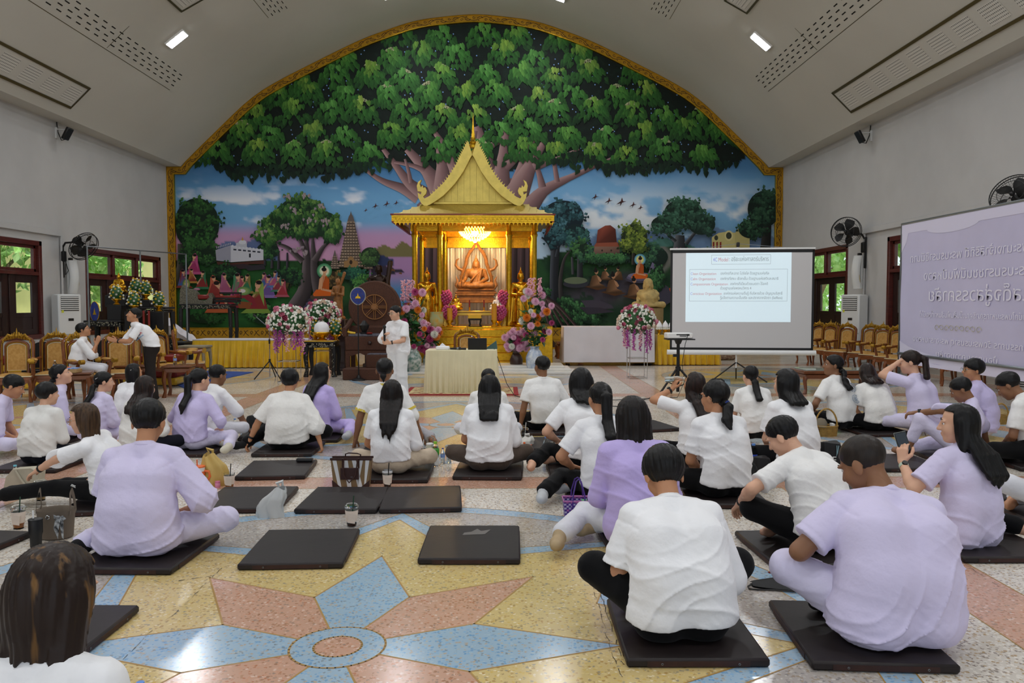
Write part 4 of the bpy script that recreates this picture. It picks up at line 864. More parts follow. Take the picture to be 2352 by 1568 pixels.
    # ================================================================ MURAL: flat painting on the end wall, painted shape by shape
GAIN=1.12
class Paint:
 def __init__(s):s.v=[];s.c=[];s.f=[];s.l=0
 def pt(s,x,y,off):p=at(x,y,YB-.012-off);return(p.x,p.y,p.z)
 def col(s,c,k=1.0):q=lin(c)if isinstance(c,str)else c;return tuple(min(1.0,x*k*GAIN)for x in q)
 def poly(s,pts,c,off=None,cs=None):
  """polygon in mural picture units; cs: a colour for each corner"""
  if off is None:s.l+=1;off=.010+s.l*.00002
  if min(p[0]for p in pts)<404 or max(p[0]for p in pts)>1782:
   pts=[(min(max(x,404),1782),y)for x,y in pts]
   if max(p[0]for p in pts)-min(p[0]for p in pts)<.5:return
  n=len(s.v);a=sum(pts[i][0]*pts[(i+1)%len(pts)][1]-pts[(i+1)%len(pts)][0]*pts[i][1]for i in range(len(pts)))
  idx=list(range(len(pts)))
  if a>0:idx=idx[::-1]
  s.v+=[s.pt(x,y,off)for x,y in pts];s.c+=[s.col(q)for q in cs]if cs else[s.col(c)]*len(pts);s.f.append(tuple(n+i for i in idx))
 def stroke(s,pts,ws,c0,c1=None):
  """tapering limb with lighter left/upper edge"""
  c1=c1 or c0;L_=[];R_=[];m=[]
  q=[pts[0]]
  for i in range(len(pts)-1):
   for k in(.25,.5,.75,1):q.append((pts[i][0]+(pts[i+1][0]-pts[i][0])*k,pts[i][1]+(pts[i+1][1]-pts[i][1])*k))
  for _ in range(2):q=[q[0]]+[((q[i-1][0]+2*q[i][0]+q[i+1][0])/4,(q[i-1][1]+2*q[i][1]+q[i+1][1])/4)for i in range(1,len(q)-1)]+[q[-1]]
  N=len(q);s.l+=1;off=.010+s.l*.00002;n0=len(s.v)
  for i,p in enumerate(q):
   a=q[max(i-1,0)];b=q[min(i+1,N-1)];dx,dy=b[0]-a[0],b[1]-a[1];l=math.hypot(dx,dy)or 1;nx,ny=-dy/l,dx/l
   w_=float(np.interp(i/(N-1)*(len(ws)-1),range(len(ws)),ws))/2
   if nx>0 or(abs(nx)<.01 and ny>0):nx,ny=-nx,-ny
   for k,cc in((1,c1),(.1,c0),(-1,tuple(x*.35 for x in lin(c0)))):
    s.v.append(s.pt(p[0]+nx*w_*k,p[1]+ny*w_*k,off));s.c.append(s.col(cc))
  for i in range(N-1):
   for k in(0,1):a=n0+i*3+k;s.f.append((a,a+1,a+4,a+3))
 def ell(s,x,y,rx,ry,c,n=14,c2=None,a0=0,a1=360):
  pts=[(x+rx*math.cos(R(a0+(a1-a0)*i/n)),y+ry*math.sin(R(a0+(a1-a0)*i/n)))for i in range(n if a1-a0==360 else n+1)]
  if c2:s.l+=1;off=.010+s.l*.00002;n0=len(s.v);s.v+=[s.pt(x,y,off)]+[s.pt(*p,off)for p in pts];s.c+=[s.col(c)]+[s.col(c2)]*len(pts);s.f+=[(n0,n0+1+(i+1)%len(pts),n0+1+i)for i in range(len(pts))]
  else:s.poly(pts,c)
 def leaf(s,x,y,w_,h_,tilt,c,off=None):
  ct,st=math.cos(tilt),math.sin(tilt);P=lambda u,v:(x+u*w_*ct-v*h_*st,y+u*w_*st+v*h_*ct)
  if off is None:s.l+=1;off=.010+s.l*.00002
  a=[P(0,-.36),P(-.28,-.5),P(-.5,-.2),P(-.34,.15),P(0,.6)];b=[P(0,-.36),P(0,.6),P(.34,.15),P(.5,-.2),P(.28,-.5)]
  s.poly(a,c,off);s.poly(b,tuple(q*.72 for q in(lin(c)if isinstance(c,str)else c)),off)
PT=Paint();q=random.Random(11)
nr=np.random.RandomState(3)
def vnoise(x,y,sc,seed):
 g=np.random.RandomState(seed).rand(128,128);X=x/sc;Y=y/sc;i=np.floor(X).astype(int);j=np.floor(Y).astype(int);u=X-i;v=Y-j;u=u*u*(3-2*u);v=v*v*(3-2*v)
 G=lambda a,b:g[a%128,b%128]
 return(G(i,j)*(1-u)+G(i+1,j)*u)*(1-v)+(G(i,j+1)*(1-u)+G(i+1,j+1)*u)*v
def fbm(x,y,sc,seed,n=4):return sum(vnoise(x,y,sc/2**k,seed+k)/2**k for k in range(n))/sum(1/2**k for k in range(n))
# ---- ground coat: sky, clouds, haze, far hills, meadow, lake, canopy shade
STEPX=4;gx=np.arange(398,1796,STEPX);gy=np.arange(44,770,STEPX);GXX,GYY=np.meshgrid(gx,gy)
def L3(c):return np.array(lin(c))
col_=np.zeros((*GXX.shape,3))
def blend(mask,c):global col_;col_=col_*(1-mask[...,None])+np.array(c if not isinstance(c,str)else lin(c))*mask[...,None]
def ss(a,b,x):t=np.clip((x-a)/(b-a),0,1);return t*t*(3-2*t)
col_[:]=L3('#41719f');blend(ss(380,470,GYY),'#6a9fca');blend(ss(1150,1350,GXX)*ss(360,470,GYY),'#79abd3')
left=1-ss(940,1060,GXX)
cl=fbm(GXX*1.0,GYY*2.6,90,5,5);band=np.exp(-((GYY-478)/42.)**2)
blend(np.clip(ss(.56,.68,cl)*band*1.1*left,0,.9),'#dfe2ea');cl2=fbm(GXX,GYY*1.9,75,21,5)
blend(np.clip(ss(.46,.62,cl2)*np.exp(-((GYY-500)/55.)**2)*(1-left),0,.95),'#dfe5ea')
blend(ss(505,545,GYY)*left*.9,'#b98ab0');blend(ss(540,585,GYY)*left*.6,'#c58fae');blend(ss(520,560,GYY)*(1-left)*.8,'#b9cfdf')
def ridge(xs,ys,c,lo=900,k=1.0):global col_;yy=np.interp(GXX,xs,ys)+4*(fbm(GXX,GXX*0,22,9)-.5);blend(((GYY>yy)&(GXX>xs[0])&(GXX<xs[-1])).astype(float)*k,c)
ridge([490,520,560,590,610,640],[575,552,560,545,560,575],'#5b6c96');ridge([850,880,905,925,960],[585,560,572,553,578],'#6f6742');ridge([1330,1380,1420,1500,1560,1640,1700,1790],[560,535,545,530,552,520,540,545],'#6f8bb0')
ridge([1480,1520,1560,1600],[560,545,552,568],'#4f7d74')
gl=np.interp(GXX,[398,500,600,720,850,870,960,1220,1300,1500,1620,1800],[600,592,600,595,600,690,700,600,575,565,570,580])
n1=fbm(GXX,GYY,40,31);n2=fbm(GXX,GYY,12,33)
gm=((GYY>gl+6*(n2-.5))).astype(float)
blend(gm*left,'#16321a');blend(gm*(1-left),'#1d3a26');blend(gm*ss(.45,.7,n1)*.55,'#2c5a2a');blend(gm*ss(.6,.75,n2)*.35,'#0d1d14')
lake=((GXX>848)&(GXX<965)&(GYY>588+(965-GXX)*.02)&(GYY<705)).astype(float);blend(lake,'#a07aa6');blend(lake*ss(620,670,GYY),'#4a7ba8')
ridge2=((GXX>845)&(GXX<905)&(GYY>575+(GXX-845)*.35)&(GYY<615-(GXX-845)*.1)).astype(float);blend(ridge2,'#2a3358')
shore=((GXX>850)&(GXX<928)&(GYY>604+(GXX-850)*.22)&(GYY<640-(GXX-850)*.2)).astype(float);blend(shore,'#30293a')
mead=np.exp(-(((GXX-560)/150.)**2+((GYY-690)/70.)**2)**1.5)*left;blend(np.clip(mead*1.1,0,.9),'#245a2a');blend(np.clip(mead,0,1)*ss(.5,.75,n2)*.3,'#3f7d38')
pth=np.exp(-(((GXX-1395)/110.)**2+((GYY-672-12*np.sin(GXX/40.))/38.)**2)**2);blend(pth*.9,'#4b4350')
pth2=np.exp(-(((GXX-1520-18*np.sin(GYY/18.))/9.)**2))*((GYY>565)&(GYY<640));blend(pth2*.8,'#8d8a84')
bush=((GXX>1255)&(GXX<1370)&(GYY>680+12*(n2-.5)*4)).astype(float);blend(bush*.8,'#1b3a24')
CB=[(478,366),(520,398),(560,402),(640,396),(700,402),(760,400),(835,388),(870,372),(930,372),(1000,392),(1092,396),(1180,392),(1250,376),(1330,366),(1400,386),(1480,388),(1560,384),(1640,388),(1708,366)]
cb=np.interp(GXX,[p[0]for p in CB],[p[1]for p in CB]);topc=((GYY<cb+10*(n2-.5))&(GXX>478)&(GXX<1712)).astype(float);blend(topc,'#0c1712')
blend(topc*ss(.62,.7,fbm(GXX,GYY,9,51,2))*.25,'#173022')
V0=len(PT.v)
for r_ in range(len(gy)):
 for c_ in range(len(gx)):PT.v.append(PT.pt(gx[c_],gy[r_],0));PT.c.append(tuple(np.clip(col_[r_,c_]*GAIN,0,1)))
W_=len(gx)
mid_x=at(1093,400,YB).x
def inside(px_,py_):
 p=at(px_,py_,YB);d=abs(p.x-XC)
 return p.z>.7 and XL+.05<p.x<XR-.05 and(p.z<ZW-.1 or(d<10.9 and p.z<arch(d)-.06))
ok=[[inside(gx[c_]+2,gy[r_]+2)for c_ in range(W_)]for r_ in range(len(gy))]
used=set()
for r_ in range(len(gy)-1):
 for c_ in range(W_-1):
  if ok[r_][c_]:a=V0+r_*W_+c_;PT.f.append((a,a+W_,a+W_+1,a+1));used.update((a,a+W_,a+W_+1,a+1))
for a in range(V0,len(PT.v)):
 if a not in used:PT.v[a]=PT.v[min(used)]
for i in range(650):
 x=q.uniform(500,1690);y=q.uniform(70,390)
 if y<np.interp(x,[p[0]for p in CB],[p[1]for p in CB])-4 and inside(x,y-8):PT.poly([(x-1.6,y),(x,y-1.8),(x+1.7,y+.3),(x,y+2)],'#6f93c4')
    # ---- great bodhi tree: limbs, then leaf umbrellas row by row
TR0,TR1='#7d5f60','#a08280'
PT.poly([(958,470),(1010,420),(1092,400),(1180,410),(1232,465),(1232,745),(958,745)],None,cs=[TR0,'#6b5052','#8a6c6b','#6b5052',TR0,'#2c2021','#2c2021'])
for x in(972,990,1008,1184,1202,1218):PT.stroke([(x,540),(x-3,640),(x-6,745)],[10,14,18],'#3d2d2e','#5d4849')
for pts,ws in(([(831,384),(877,416),(925,432),(962,452)],[6,13,22,34]),([(880,342),(915,388),(941,424),(1002,462)],[10,16,24,40]),([(935,342),(982,393),(1015,440)],[16,28,55]),([(905,372),(950,380),(975,392)],[6,10,14]),([(1010,330),(1016,380),(1019,440)],[18,26,50]),([(996,300),(1020,335),(1049,390)],[10,16,34]),([(1096,290),(1110,342),(1125,410)],[18,26,44]),([(1186,301),(1150,322),(1116,342)],[6,10,18]),([(1164,285),(1156,350),(1148,440)],[14,22,50]),([(1235,313),(1200,352),(1160,385)],[8,12,22]),([(1198,312),(1208,362),(1186,440)],[14,20,44]),([(1253,322),(1222,372),(1182,455)],[12,26,60]),([(1330,342),(1280,365),(1225,385)],[6,10,20]),([(1420,356),(1360,385),(1308,408),(1247,436),(1205,490)],[4,9,15,26,48]),([(1233,382),(1240,405),(1246,430)],[10,13,18]),([(1268,344),(1274,380),(1280,418)],[7,10,12]),([(930,365),(938,390),(944,420)],[5,8,10]),([(1092,300),(1080,350),(1070,420)],[10,20,40])):
 PT.stroke(pts,ws,TR0,TR1)
def mixc(a,b,t):a,b=lin(a),lin(b);return tuple(x*(1-t)+y*t for x,y in zip(a,b))
def umbrella(cx,cy,w_,h_,n,lit,base_off):
 L_=[]
 for i in range(n):
  v=(i+.5)/n;v=v**.8;u=q.uniform(-1,1);x=cx+u*w_*(.36+.72*math.sqrt(v));y=cy+h_*(v*.88+.22*u*u)+q.uniform(-3,3)
  L_.append((v+q.uniform(-.06,.06),u,x,y))
 L_.sort(key=lambda t:-t[0])
 for i,(v,u,x,y)in enumerate(L_):
  if not inside(x,y-9):continue
  b=max(0,min(1,1.05-.75*v-.42*abs(u)+q.uniform(-.12,.12)))
  c=mixc('#16331a','#2f6326',min(1,b*1.7))if b<.55 else mixc('#2f6326',lit,(b-.55)/.45)
  s_=q.uniform(.85,1.12);PT.leaf(x,y,11.5*s_,14.5*s_,-u*.55+q.uniform(-.18,.18),c,base_off+i*.000035)
 for k in range(5 if q.random()<.35 else 0):
  a=(k-2)*.45
  if inside(cx+a*16,cy-10):PT.leaf(cx+a*12,cy+abs(a)*4+2,7,10,-a*1.3,mixc('#8f9670','#a3a57f',q.random()),base_off+.0019)
rows=8
OFF0=.010+PT.l*.00002+.001
for r_ in range(rows):
 y=60+r_*44;k=0
 for x in np.arange(500+(r_%2)*43,1700,86):
  xx=x+q.uniform(-14,14);yy=y+q.uniform(-12,12);low=np.interp(xx,[p[0]for p in CB],[p[1]for p in CB]);k+=1
  hh_=q.uniform(54,66)
  if yy+hh_*.72>low or not inside(xx,yy+18):continue
  umbrella(xx,yy,q.uniform(40,48),hh_,62,q.choice(['#7ea03f','#6f9a3e','#5f9440','#8aa848','#569043']),OFF0+r_*.0042+(k%2)*.0021)
PT.l+=int((rows*.0042+.004)/.00002)
for i in range(330):
 t=q.uniform(0,1);x=486+t*(1700-486);y=np.interp(x,[p[0]for p in CB],[p[1]for p in CB])
 if 905<x<1265:continue
 PT.leaf(x,y+q.uniform(-14,7)+(9 if q.random()<.3 else 0),12.5,16,q.uniform(-.3,.3),mixc('#0b1a14','#14301c',q.random()))
    # ---- smaller trees
def bushy(cx,cy,rx,ry,n,dark,mid,lit,s0=6,leaf=False,seed=0):
 qq=random.Random(seed+int(cx));m=max(12,int(n/14))
 PT.ell(cx,cy,rx*.86,ry*.86,dark,24)
 cs=[]
 for i in range(m):
  a=qq.uniform(0,2*PI);r=math.sqrt(qq.random())*.88;cs.append((cx+rx*r*math.cos(a),cy+ry*r*math.sin(a)))
 cs.sort(key=lambda p:p[1])
 for x,y in cs:
  for i in range(14):
   u,v=qq.gauss(0,.55),qq.gauss(0,.5);b=max(0,min(1,.55-.45*v-.3*abs(u)+.25*((cx-x)/rx)*.4+qq.uniform(-.15,.15)))
   c=mixc(dark,mid,min(1,b*2))if b<.5 else mixc(mid,lit,(b-.5)*2);X_,Y_=x+u*s0*1.9,y+v*s0*1.6
   if leaf:PT.leaf(X_,Y_,s0*.95,s0*1.2,-u*.6,c)
   else:a=qq.uniform(0,6);PT.poly([(X_+s0*.6*math.cos(a+k*1.05)*(1 if k%2 else .62),Y_+s0*.6*math.sin(a+k*1.05)*(1 if k%2 else .62))for k in range(6)],c)
PT.stroke([(418,560),(416,610),(408,660)],[20,18,26],'#30302c','#56534c');PT.stroke([(470,548),(440,575),(420,590)],[4,7,10],'#30302c','#56534c')
bushy(452,515,60,70,640,'#14261a','#254a24','#3a6a32',6.5);bushy(430,590,24,20,120,'#14261a','#1f4020','#2f5a2a',5);bushy(476,585,34,26,150,'#15281a','#274a26','#3d6b33',5)
for(x0,h_)in((608,30),(625,36),(640,40),(660,42)):PT.stroke([(x0,580),(x0,580+h_)],[4,7],'#2b2a30','#4b4752')
bushy(615,575,30,22,150,'#13271c','#254a2a','#3e6d35',5)
PT.poly([(495,574),(530,563),(530,602),(497,598)],'#8f90a0');PT.poly([(530,563),(605,573),(605,597),(530,602)],'#b9bbc6')
for i in range(9):PT.poly([(497+i*3.9,571-i*1.15),(499+i*3.9,570.5-i*1.15),(499+i*3.9,566-i*1.15),(497+i*3.9,566.5-i*1.15)],'#a0a1ae')
for i in range(9):PT.poly([(533+i*8,562+i*1.1),(536+i*8,562.4+i*1.1),(536+i*8,567+i*1.1),(533+i*8,567+i*1.1)],'#c4c6d0')
for i in range(6):PT.poly([(536+i*11,571+i*1.1),(543+i*11,571.7+i*1.1),(543+i*11,575+i*1.1),(536+i*11,574.5+i*1.1)],'#2b2f3c')
PT.poly([(572,582),(576,582),(576,591),(572,591)],'#20222a');PT.poly([(542,566),(542,558),(550,556),(567,558),(567,568)],'#aeb0bc');PT.ell(557,556,9,5,'#c2c4ce',12);PT.poly([(554.5,552),(557,543),(559.5,552)],'#b98a3a')
PT.poly([(497,600),(530,604),(606,598),(606,606),(500,608)],'#4a2b24')
PT.poly([(498,610),(560,606),(600,612),(520,622)],'#33272c');PT.poly([(560,612),(606,606),(610,618),(570,622)],'#2c2a30')
PT.stroke([(703,538),(704,585),(706,630),(700,672),(672,722)],[6,16,26,34,46],'#3c3538','#6a6064');PT.stroke([(718,545),(722,630),(740,690)],[6,20,34],'#3c3538','#5d5458')
PT.stroke([(630,556),(662,568),(695,600)],[4,9,14],'#40383a','#6a6064');PT.stroke([(764,548),(742,566),(722,600)],[4,9,16],'#40383a','#6a6064');PT.stroke([(680,535),(694,560),(705,590)],[6,10,14],'#40383a','#6a6064')
for cx,cy,rx,ry in((690,490,60,44),(630,520,36,30),(745,515,38,34),(610,545,20,18),(700,525,60,26),(655,498,30,34),(766,530,20,22)):
 bushy(cx,cy,rx,ry,int(rx*ry*.13),'#16301c','#2f5c2a','#6f9448',7.5,True)
for x,y in((663,452),(703,450),(674,482),(733,475),(655,518),(714,505),(745,508),(603,535),(679,573),(702,580)):
 for k in range(9):PT.leaf(x+q.gauss(0,6),y+q.gauss(0,4),5.5,7,q.uniform(-.6,.6),mixc('#8f7f8c','#9a8f8a',q.random()))
def tower(cx,yt,yb,w0,w1,n,c0,c1):
 for i in range(n):
  a,b=i/n,(i+.62)/n;b2=(i+1)/n;yA,yB_,yC=yt+(yb-yt)*a,yt+(yb-yt)*b,yt+(yb-yt)*b2;wa,wb,wc=w0+(w1-w0)*a,w0+(w1-w0)*b,w0+(w1-w0)*b2
  PT.poly([(cx-wa,yA),(cx+wa,yA),(cx+wb,yB_),(cx-wb,yB_)],None,cs=[c1,c0,c0,c1]);PT.poly([(cx-wb*1.03,yB_),(cx+wb*1.03,yB_),(cx+wc*1.03,yC),(cx-wc*1.03,yC)],'#3f342e')
  m=max(2,int(wb/3.2))
  for k in range(-m,m+1):
   x=cx+k*wb/m*.9;PT.poly([(x-.9,yA+1),(x+.9,yA+1),(x+.9,yB_-.5),(x-.9,yB_-.5)],'#4c3f37' if k%2 else '#9a8673')
tower(806,508,614,8,29,16,'#7d6c5c','#8f7d6b');PT.poly([(798,508),(801,497),(804,492),(806,484),(808,492),(811,497),(814,508)],'#5d5450')
for cx in(769,846):tower(cx,588,618,4,11,6,'#75655a','#85766a');PT.poly([(cx-4,588),(cx,573),(cx+4,588)],'#5d5450')
PT.poly([(790,614),(790,600),(798,598),(800,592),(806,588),(812,592),(814,598),(822,600),(822,614)],'#8a6a44');PT.ell(806,602,3.5,5,'#2e2118')
for cx,cy,rx,ry,a,b,c in((660,635,40,20,'#12241c','#1f4526','#35632f'),(640,655,22,16,'#241f14','#4a3d20','#5a5a28'),(760,640,24,22,'#2e2616','#5d4a2a','#7d6438'),(810,630,34,16,'#12302a','#1f5040','#2f6a4c'),(835,668,30,40,'#14301c','#2c5d2a','#4f8440'),(850,590,26,26,'#1c2e1c','#33512c','#4b6a38'),(868,650,12,22,'#33240f','#6a4a20','#7d5c2c'),(520,625,40,18,'#101f18','#1c3c22','#2c5a30'),(600,715,30,34,'#122a16','#2c6030','#5f9a4c'),(470,730,46,14,'#12240f','#1f4420','#2e5c2a'),(1240,700,26,40,'#14241c','#244a30','#3c6a44')):
 bushy(cx,cy,rx,ry,int(rx*ry*.22)+60,a,b,c,5)
def saint(x,y,s_,face,halo):
 for r,c in zip((17,14,11,8),halo):PT.ell(x,y,r*s_,r*s_,c,22)
 PT.poly([(x-5*s_,y+10*s_),(x+4*s_,y+10*s_),(x+11*s_,y+20*s_),(x+11*s_,y+44*s_),(x-12*s_,y+44*s_),(x-11*s_,y+20*s_)],'#b5561c');PT.poly([(x-11*s_,y+18*s_),(x-3*s_,y+10*s_),(x+2*s_,y+12*s_),(x-6*s_,y+40*s_),(x-14*s_,y+42*s_)],'#c0906e')
 PT.poly([(x-26*s_,y+52*s_),(x-18*s_,y+42*s_),(x+18*s_,y+42*s_),(x+30*s_,y+50*s_),(x+26*s_,y+56*s_),(x-24*s_,y+57*s_)],'#c05a1a');PT.poly([(x-8*s_,y+38*s_),(x+18*s_,y+44*s_),(x+16*s_,y+48*s_),(x-8*s_,y+43*s_)],'#c0906e')
 for k in range(5):PT.stroke([(x-2*s_+k*3*s_,y+12*s_),(x-4*s_+k*3.4*s_,y+42*s_)],[1,1.2],'#8a3c12','#8a3c12')
 PT.ell(x+face*1.2*s_,y,5.2*s_,6.6*s_,'#c79a78',14);PT.ell(x-face*.8*s_,y-3.5*s_,5.8*s_,4.6*s_,'#17120f',14);PT.ell(x-face*.5*s_,y-9*s_,2.8*s_,2.6*s_,'#17120f',10);PT.poly([(x-3*s_,y+5*s_),(x+3*s_,y+5*s_),(x+4*s_,y+12*s_),(x-4*s_,y+12*s_)],'#b98a68')
for k,(c,w_)in enumerate((('#3e3a52',46),('#4f4a66',40),('#33303f',36),('#4a3a30',30))):PT.ell(742,706-k*8,w_,12-k,c,20)
saint(745,622,1.02,1,('#3d7a55','#5d9a70','#b9c4a8','#d6d6bc'))
def lady(x,y,s_,c1,c2,d=1,veil=None):
 PT.poly([(x-13*s_*d,y+34*s_),(x-7*s_*d,y+10*s_),(x+1*s_*d,y+6*s_),(x+8*s_*d,y+12*s_),(x+12*s_*d,y+24*s_),(x+18*s_*d,y+34*s_)],None,cs=[c1,c1,c2,c2,c1,c1])
 PT.poly([(x-14*s_*d,y+34*s_),(x+18*s_*d,y+34*s_),(x+26*s_*d,y+40*s_),(x-18*s_*d,y+40*s_)],c2);PT.poly([(x+4*s_*d,y+12*s_),(x+8*s_*d,y+14*s_),(x+16*s_*d,y+26*s_),(x+13*s_*d,y+28*s_)],'#b5876c')
 PT.poly([(x-4*s_,y+3*s_),(x+4*s_,y+3*s_),(x+5*s_,y+9*s_),(x-5*s_,y+9*s_)],'#b5876c')
 v=veil or c2;PT.poly([(x-8*s_*d,y+30*s_),(x-7*s_*d,y-2*s_),(x-2*s_*d,y-9*s_),(x+4*s_*d,y-6*s_),(x+2*s_*d,y+2*s_),(x-2*s_*d,y+14*s_)],None,cs=[v,v,v,c1,c1,v]);PT.ell(x+1.2*d*s_,y-.5*s_,4*s_,5.3*s_,'#c4977a',12);PT.ell(x-.5*d*s_,y-4*s_,4.4*s_,3*s_,'#1a1110',12)
 PT.poly([(x+2.4*d*s_,y-1.5*s_),(x+3.6*d*s_,y-1.5*s_),(x+3.6*d*s_,y-.8*s_),(x+2.4*d*s_,y-.8*s_)],'#2a1a16')
for a in((447,590,1.0,'#8f2f5c','#a84a78',-1),(420,625,.9,'#3d5a8f','#7a2f2a',1),(440,622,.7,'#7a2f2a','#a8763a',1),(466,628,.9,'#7a2a2a','#2f6a4a',-1),(490,640,1.0,'#9a4a30','#b05a44',1),(515,634,.95,'#8f4a6a','#9a5a7a',1),(545,636,1.25,'#93406a','#3f7a55',1),(556,640,.8,'#7a2f4a','#9a4a5a',1),(568,636,.95,'#2f6a4a','#7a6a3a',-1),(606,632,.8,'#3a5a8a','#8f4a6a',-1),(617,640,1.1,'#5f4a86','#7a64a0',-1),(632,628,.8,'#9a4a6a','#4a6a9a',-1),(640,638,.8,'#7a2f3a','#3a6a5a',-1),(650,648,.85,'#8f2f3a','#9a4a5a',-1)):lady(*a)
lady(498,656,1.55,'#8f3a30','#a8542f',1,'#b0604c');lady(594,655,1.6,'#7a2a2a','#6f8a3a',-1,'#7a9a4a')
PT.poly([(520,690),(540,676),(566,672),(584,684),(590,704),(530,708)],'#7a2430');PT.poly([(535,694),(560,684),(580,698),(560,708)],'#2f5f3a');PT.ell(560,668,16,10,'#9aa86a',18,'#4a7a44');PT.ell(556,668,8,4.5,'#c9c0c4',14);PT.ell(551,667,2.6,2.6,'#c4977a',10)
PT.poly([(546,700),(552,692),(578,694),(574,708),(550,708)],'#7d4526')
PT.ell(428,652,9,12,'#b9b06a',16,'#3f6a3a');PT.poly([(424,650),(432,650),(431,672),(426,672)],'#c4a68c');PT.ell(428,645,3,3.6,'#c4977a',10)
for x,y in((428,673),(430,684),(428,695),(432,705),(444,668),(452,664)):PT.ell(x,y,8,2.8,'#9a5a7a',14);PT.ell(x,y-1.4,6,1.8,'#b07a94',14)
for x,y,s_ in((840,482,.7),(862,472,1),(888,467,1.1),(910,465,.9),(1367,451,1.1),(1398,460,1.2),(1427,462,1.5),(1454,469,1.1),(1471,476,.9)):
 PT.poly([(x-8*s_,y+5*s_),(x-1*s_,y),(x+8*s_,y),(x+1*s_,y+2.4*s_)],'#3f2326');PT.poly([(x-1*s_,y+1*s_),(x+1*s_,y-6*s_),(x+3*s_,y)],'#4c2a2c');PT.poly([(x-1*s_,y+1*s_),(x-2*s_,y+8*s_),(x+2*s_,y+1*s_)],'#38201f')
PT.poly([(895,621),(900,617),(907,619),(907,624),(904,622),(899,622),(897,625)],'#6a4426');PT.poly([(915,628),(919,625),(923,626),(923,630)],'#6a4426')
# ---- deer park on the other side
PT.stroke([(1276,560),(1272,640),(1276,700)],[20,20,24],'#23262c','#4a4f57');PT.stroke([(1302,535),(1284,560),(1278,590)],[4,6,8],'#23262c','#4a4f57');PT.stroke([(1318,568),(1296,590),(1286,640),(1290,700)],[3,6,9,12],'#33302f','#4f4a48');PT.stroke([(1244,545),(1258,555),(1268,575)],[4,6,8],'#23262c','#4a4f57')
bushy(1293,498,56,44,520,'#12222a','#254a50','#4a7580',6.5);bushy(1322,540,32,30,240,'#13262a','#27504c','#44706a',6);bushy(1275,545,30,24,160,'#12222a','#244a50','#40686f',6);bushy(1335,575,24,24,150,'#14281c','#2c5530','#4b7a44',5.5)
PT.stroke([(1332,590),(1332,640)],[12,14],'#25272c','#4a4a50');PT.stroke([(1314,590),(1316,630)],[5,6],'#3a3a40','#5f5c60')
for cx,cy,rx,ry in((1390,590,70,22),(1500,590,40,28),(1700,585,40,24),(1600,600,60,30)):bushy(cx,cy,rx,ry,int(rx*ry*.2),'#14261f','#2a4f3c','#46724c',5)
PT.poly([(1362,590),(1366,564),(1422,560),(1424,588)],None,cs=['#5a443c','#8a6a5a','#7a5c50','#4a3832']);PT.poly([(1369,564),(1373,528),(1390,518),(1402,517),(1414,526),(1417,560)],None,cs=['#5c2a20','#7a3a2c','#8a4434','#6a3024','#4f2218','#3f1c14'])
PT.poly([(1364,566),(1369,558),(1418,556),(1423,562),(1423,566)],'#8a4a36')
for x,y in((1383,575),(1404,575),(1393,582)):PT.ell(x,y,2,2.4,'#2c1f1a',8)
for k in range(14):bushy(1358+k*5.4,592+(k%3)*2,8,6,30,'#17301f','#2c5a34','#4a7d48',4)
PT.stroke([(1455,560),(1455,608)],[7,9],'#25231f','#4a453a');bushy(1457,546,35,38,420,'#1f2c14','#4a5f22','#8a9a3c',6)
PT.stroke([(1562,540),(1560,575)],[20,30],'#33363a','#5f6266');PT.stroke([(1600,530),(1575,560)],[5,10],'#33363a','#5f6266');PT.stroke([(1530,535),(1552,555)],[5,9],'#33363a','#5f6266')
bushy(1570,488,52,36,420,'#14271f','#274a38','#45705a',6.5);bushy(1530,515,40,24,220,'#14271f','#274a38','#45705a',6.5);bushy(1612,515,36,28,220,'#14271f','#233f33','#3c6450',6.5)
for k in range(40):PT.leaf(q.uniform(1548,1590),q.uniform(570,580),4,5,q.uniform(-1,1),'#8f5f74')
PT.poly([(1635,572),(1635,545),(1650,535),(1668,532),(1720,538),(1720,572)],'#b5ab72');PT.poly([(1688,572),(1688,535),(1697,522),(1708,520),(1722,532),(1722,572)],'#a99f68');PT.ell(1674,541,10,12,'#c4ba84',16);PT.ell(1674,541,6.5,8,'#35382c',14);PT.ell(1645,546,4.5,6,'#35382c',12)
for x in(1637,1645,1653):PT.poly([(x,556),(x+4,555),(x+4,569),(x,570)],'#7a2a22')
PT.poly([(1694,520),(1697,514),(1700,520)],'#4a4636');PT.stroke([(1764,510),(1758,570)],[16,24],'#1c1c1c','#33322f');bushy(1755,480,44,48,460,'#101f18','#1f3c2c','#35583f',6.5);bushy(1725,525,34,26,190,'#101f18','#20402c','#385d42',6)
for k,(c,w_)in enumerate((('#3c3848',34),('#57526a',31),('#6f6a84',28))):PT.ell(1470,641-k*4,w_,9-k,c,20)
PT.poly([(1488,630),(1498,602),(1506,608),(1508,632)],'#6a6480');saint(1470,596,.78,-1,('#4f86a0','#7ab0b8','#c9c46a','#ddd28a'))
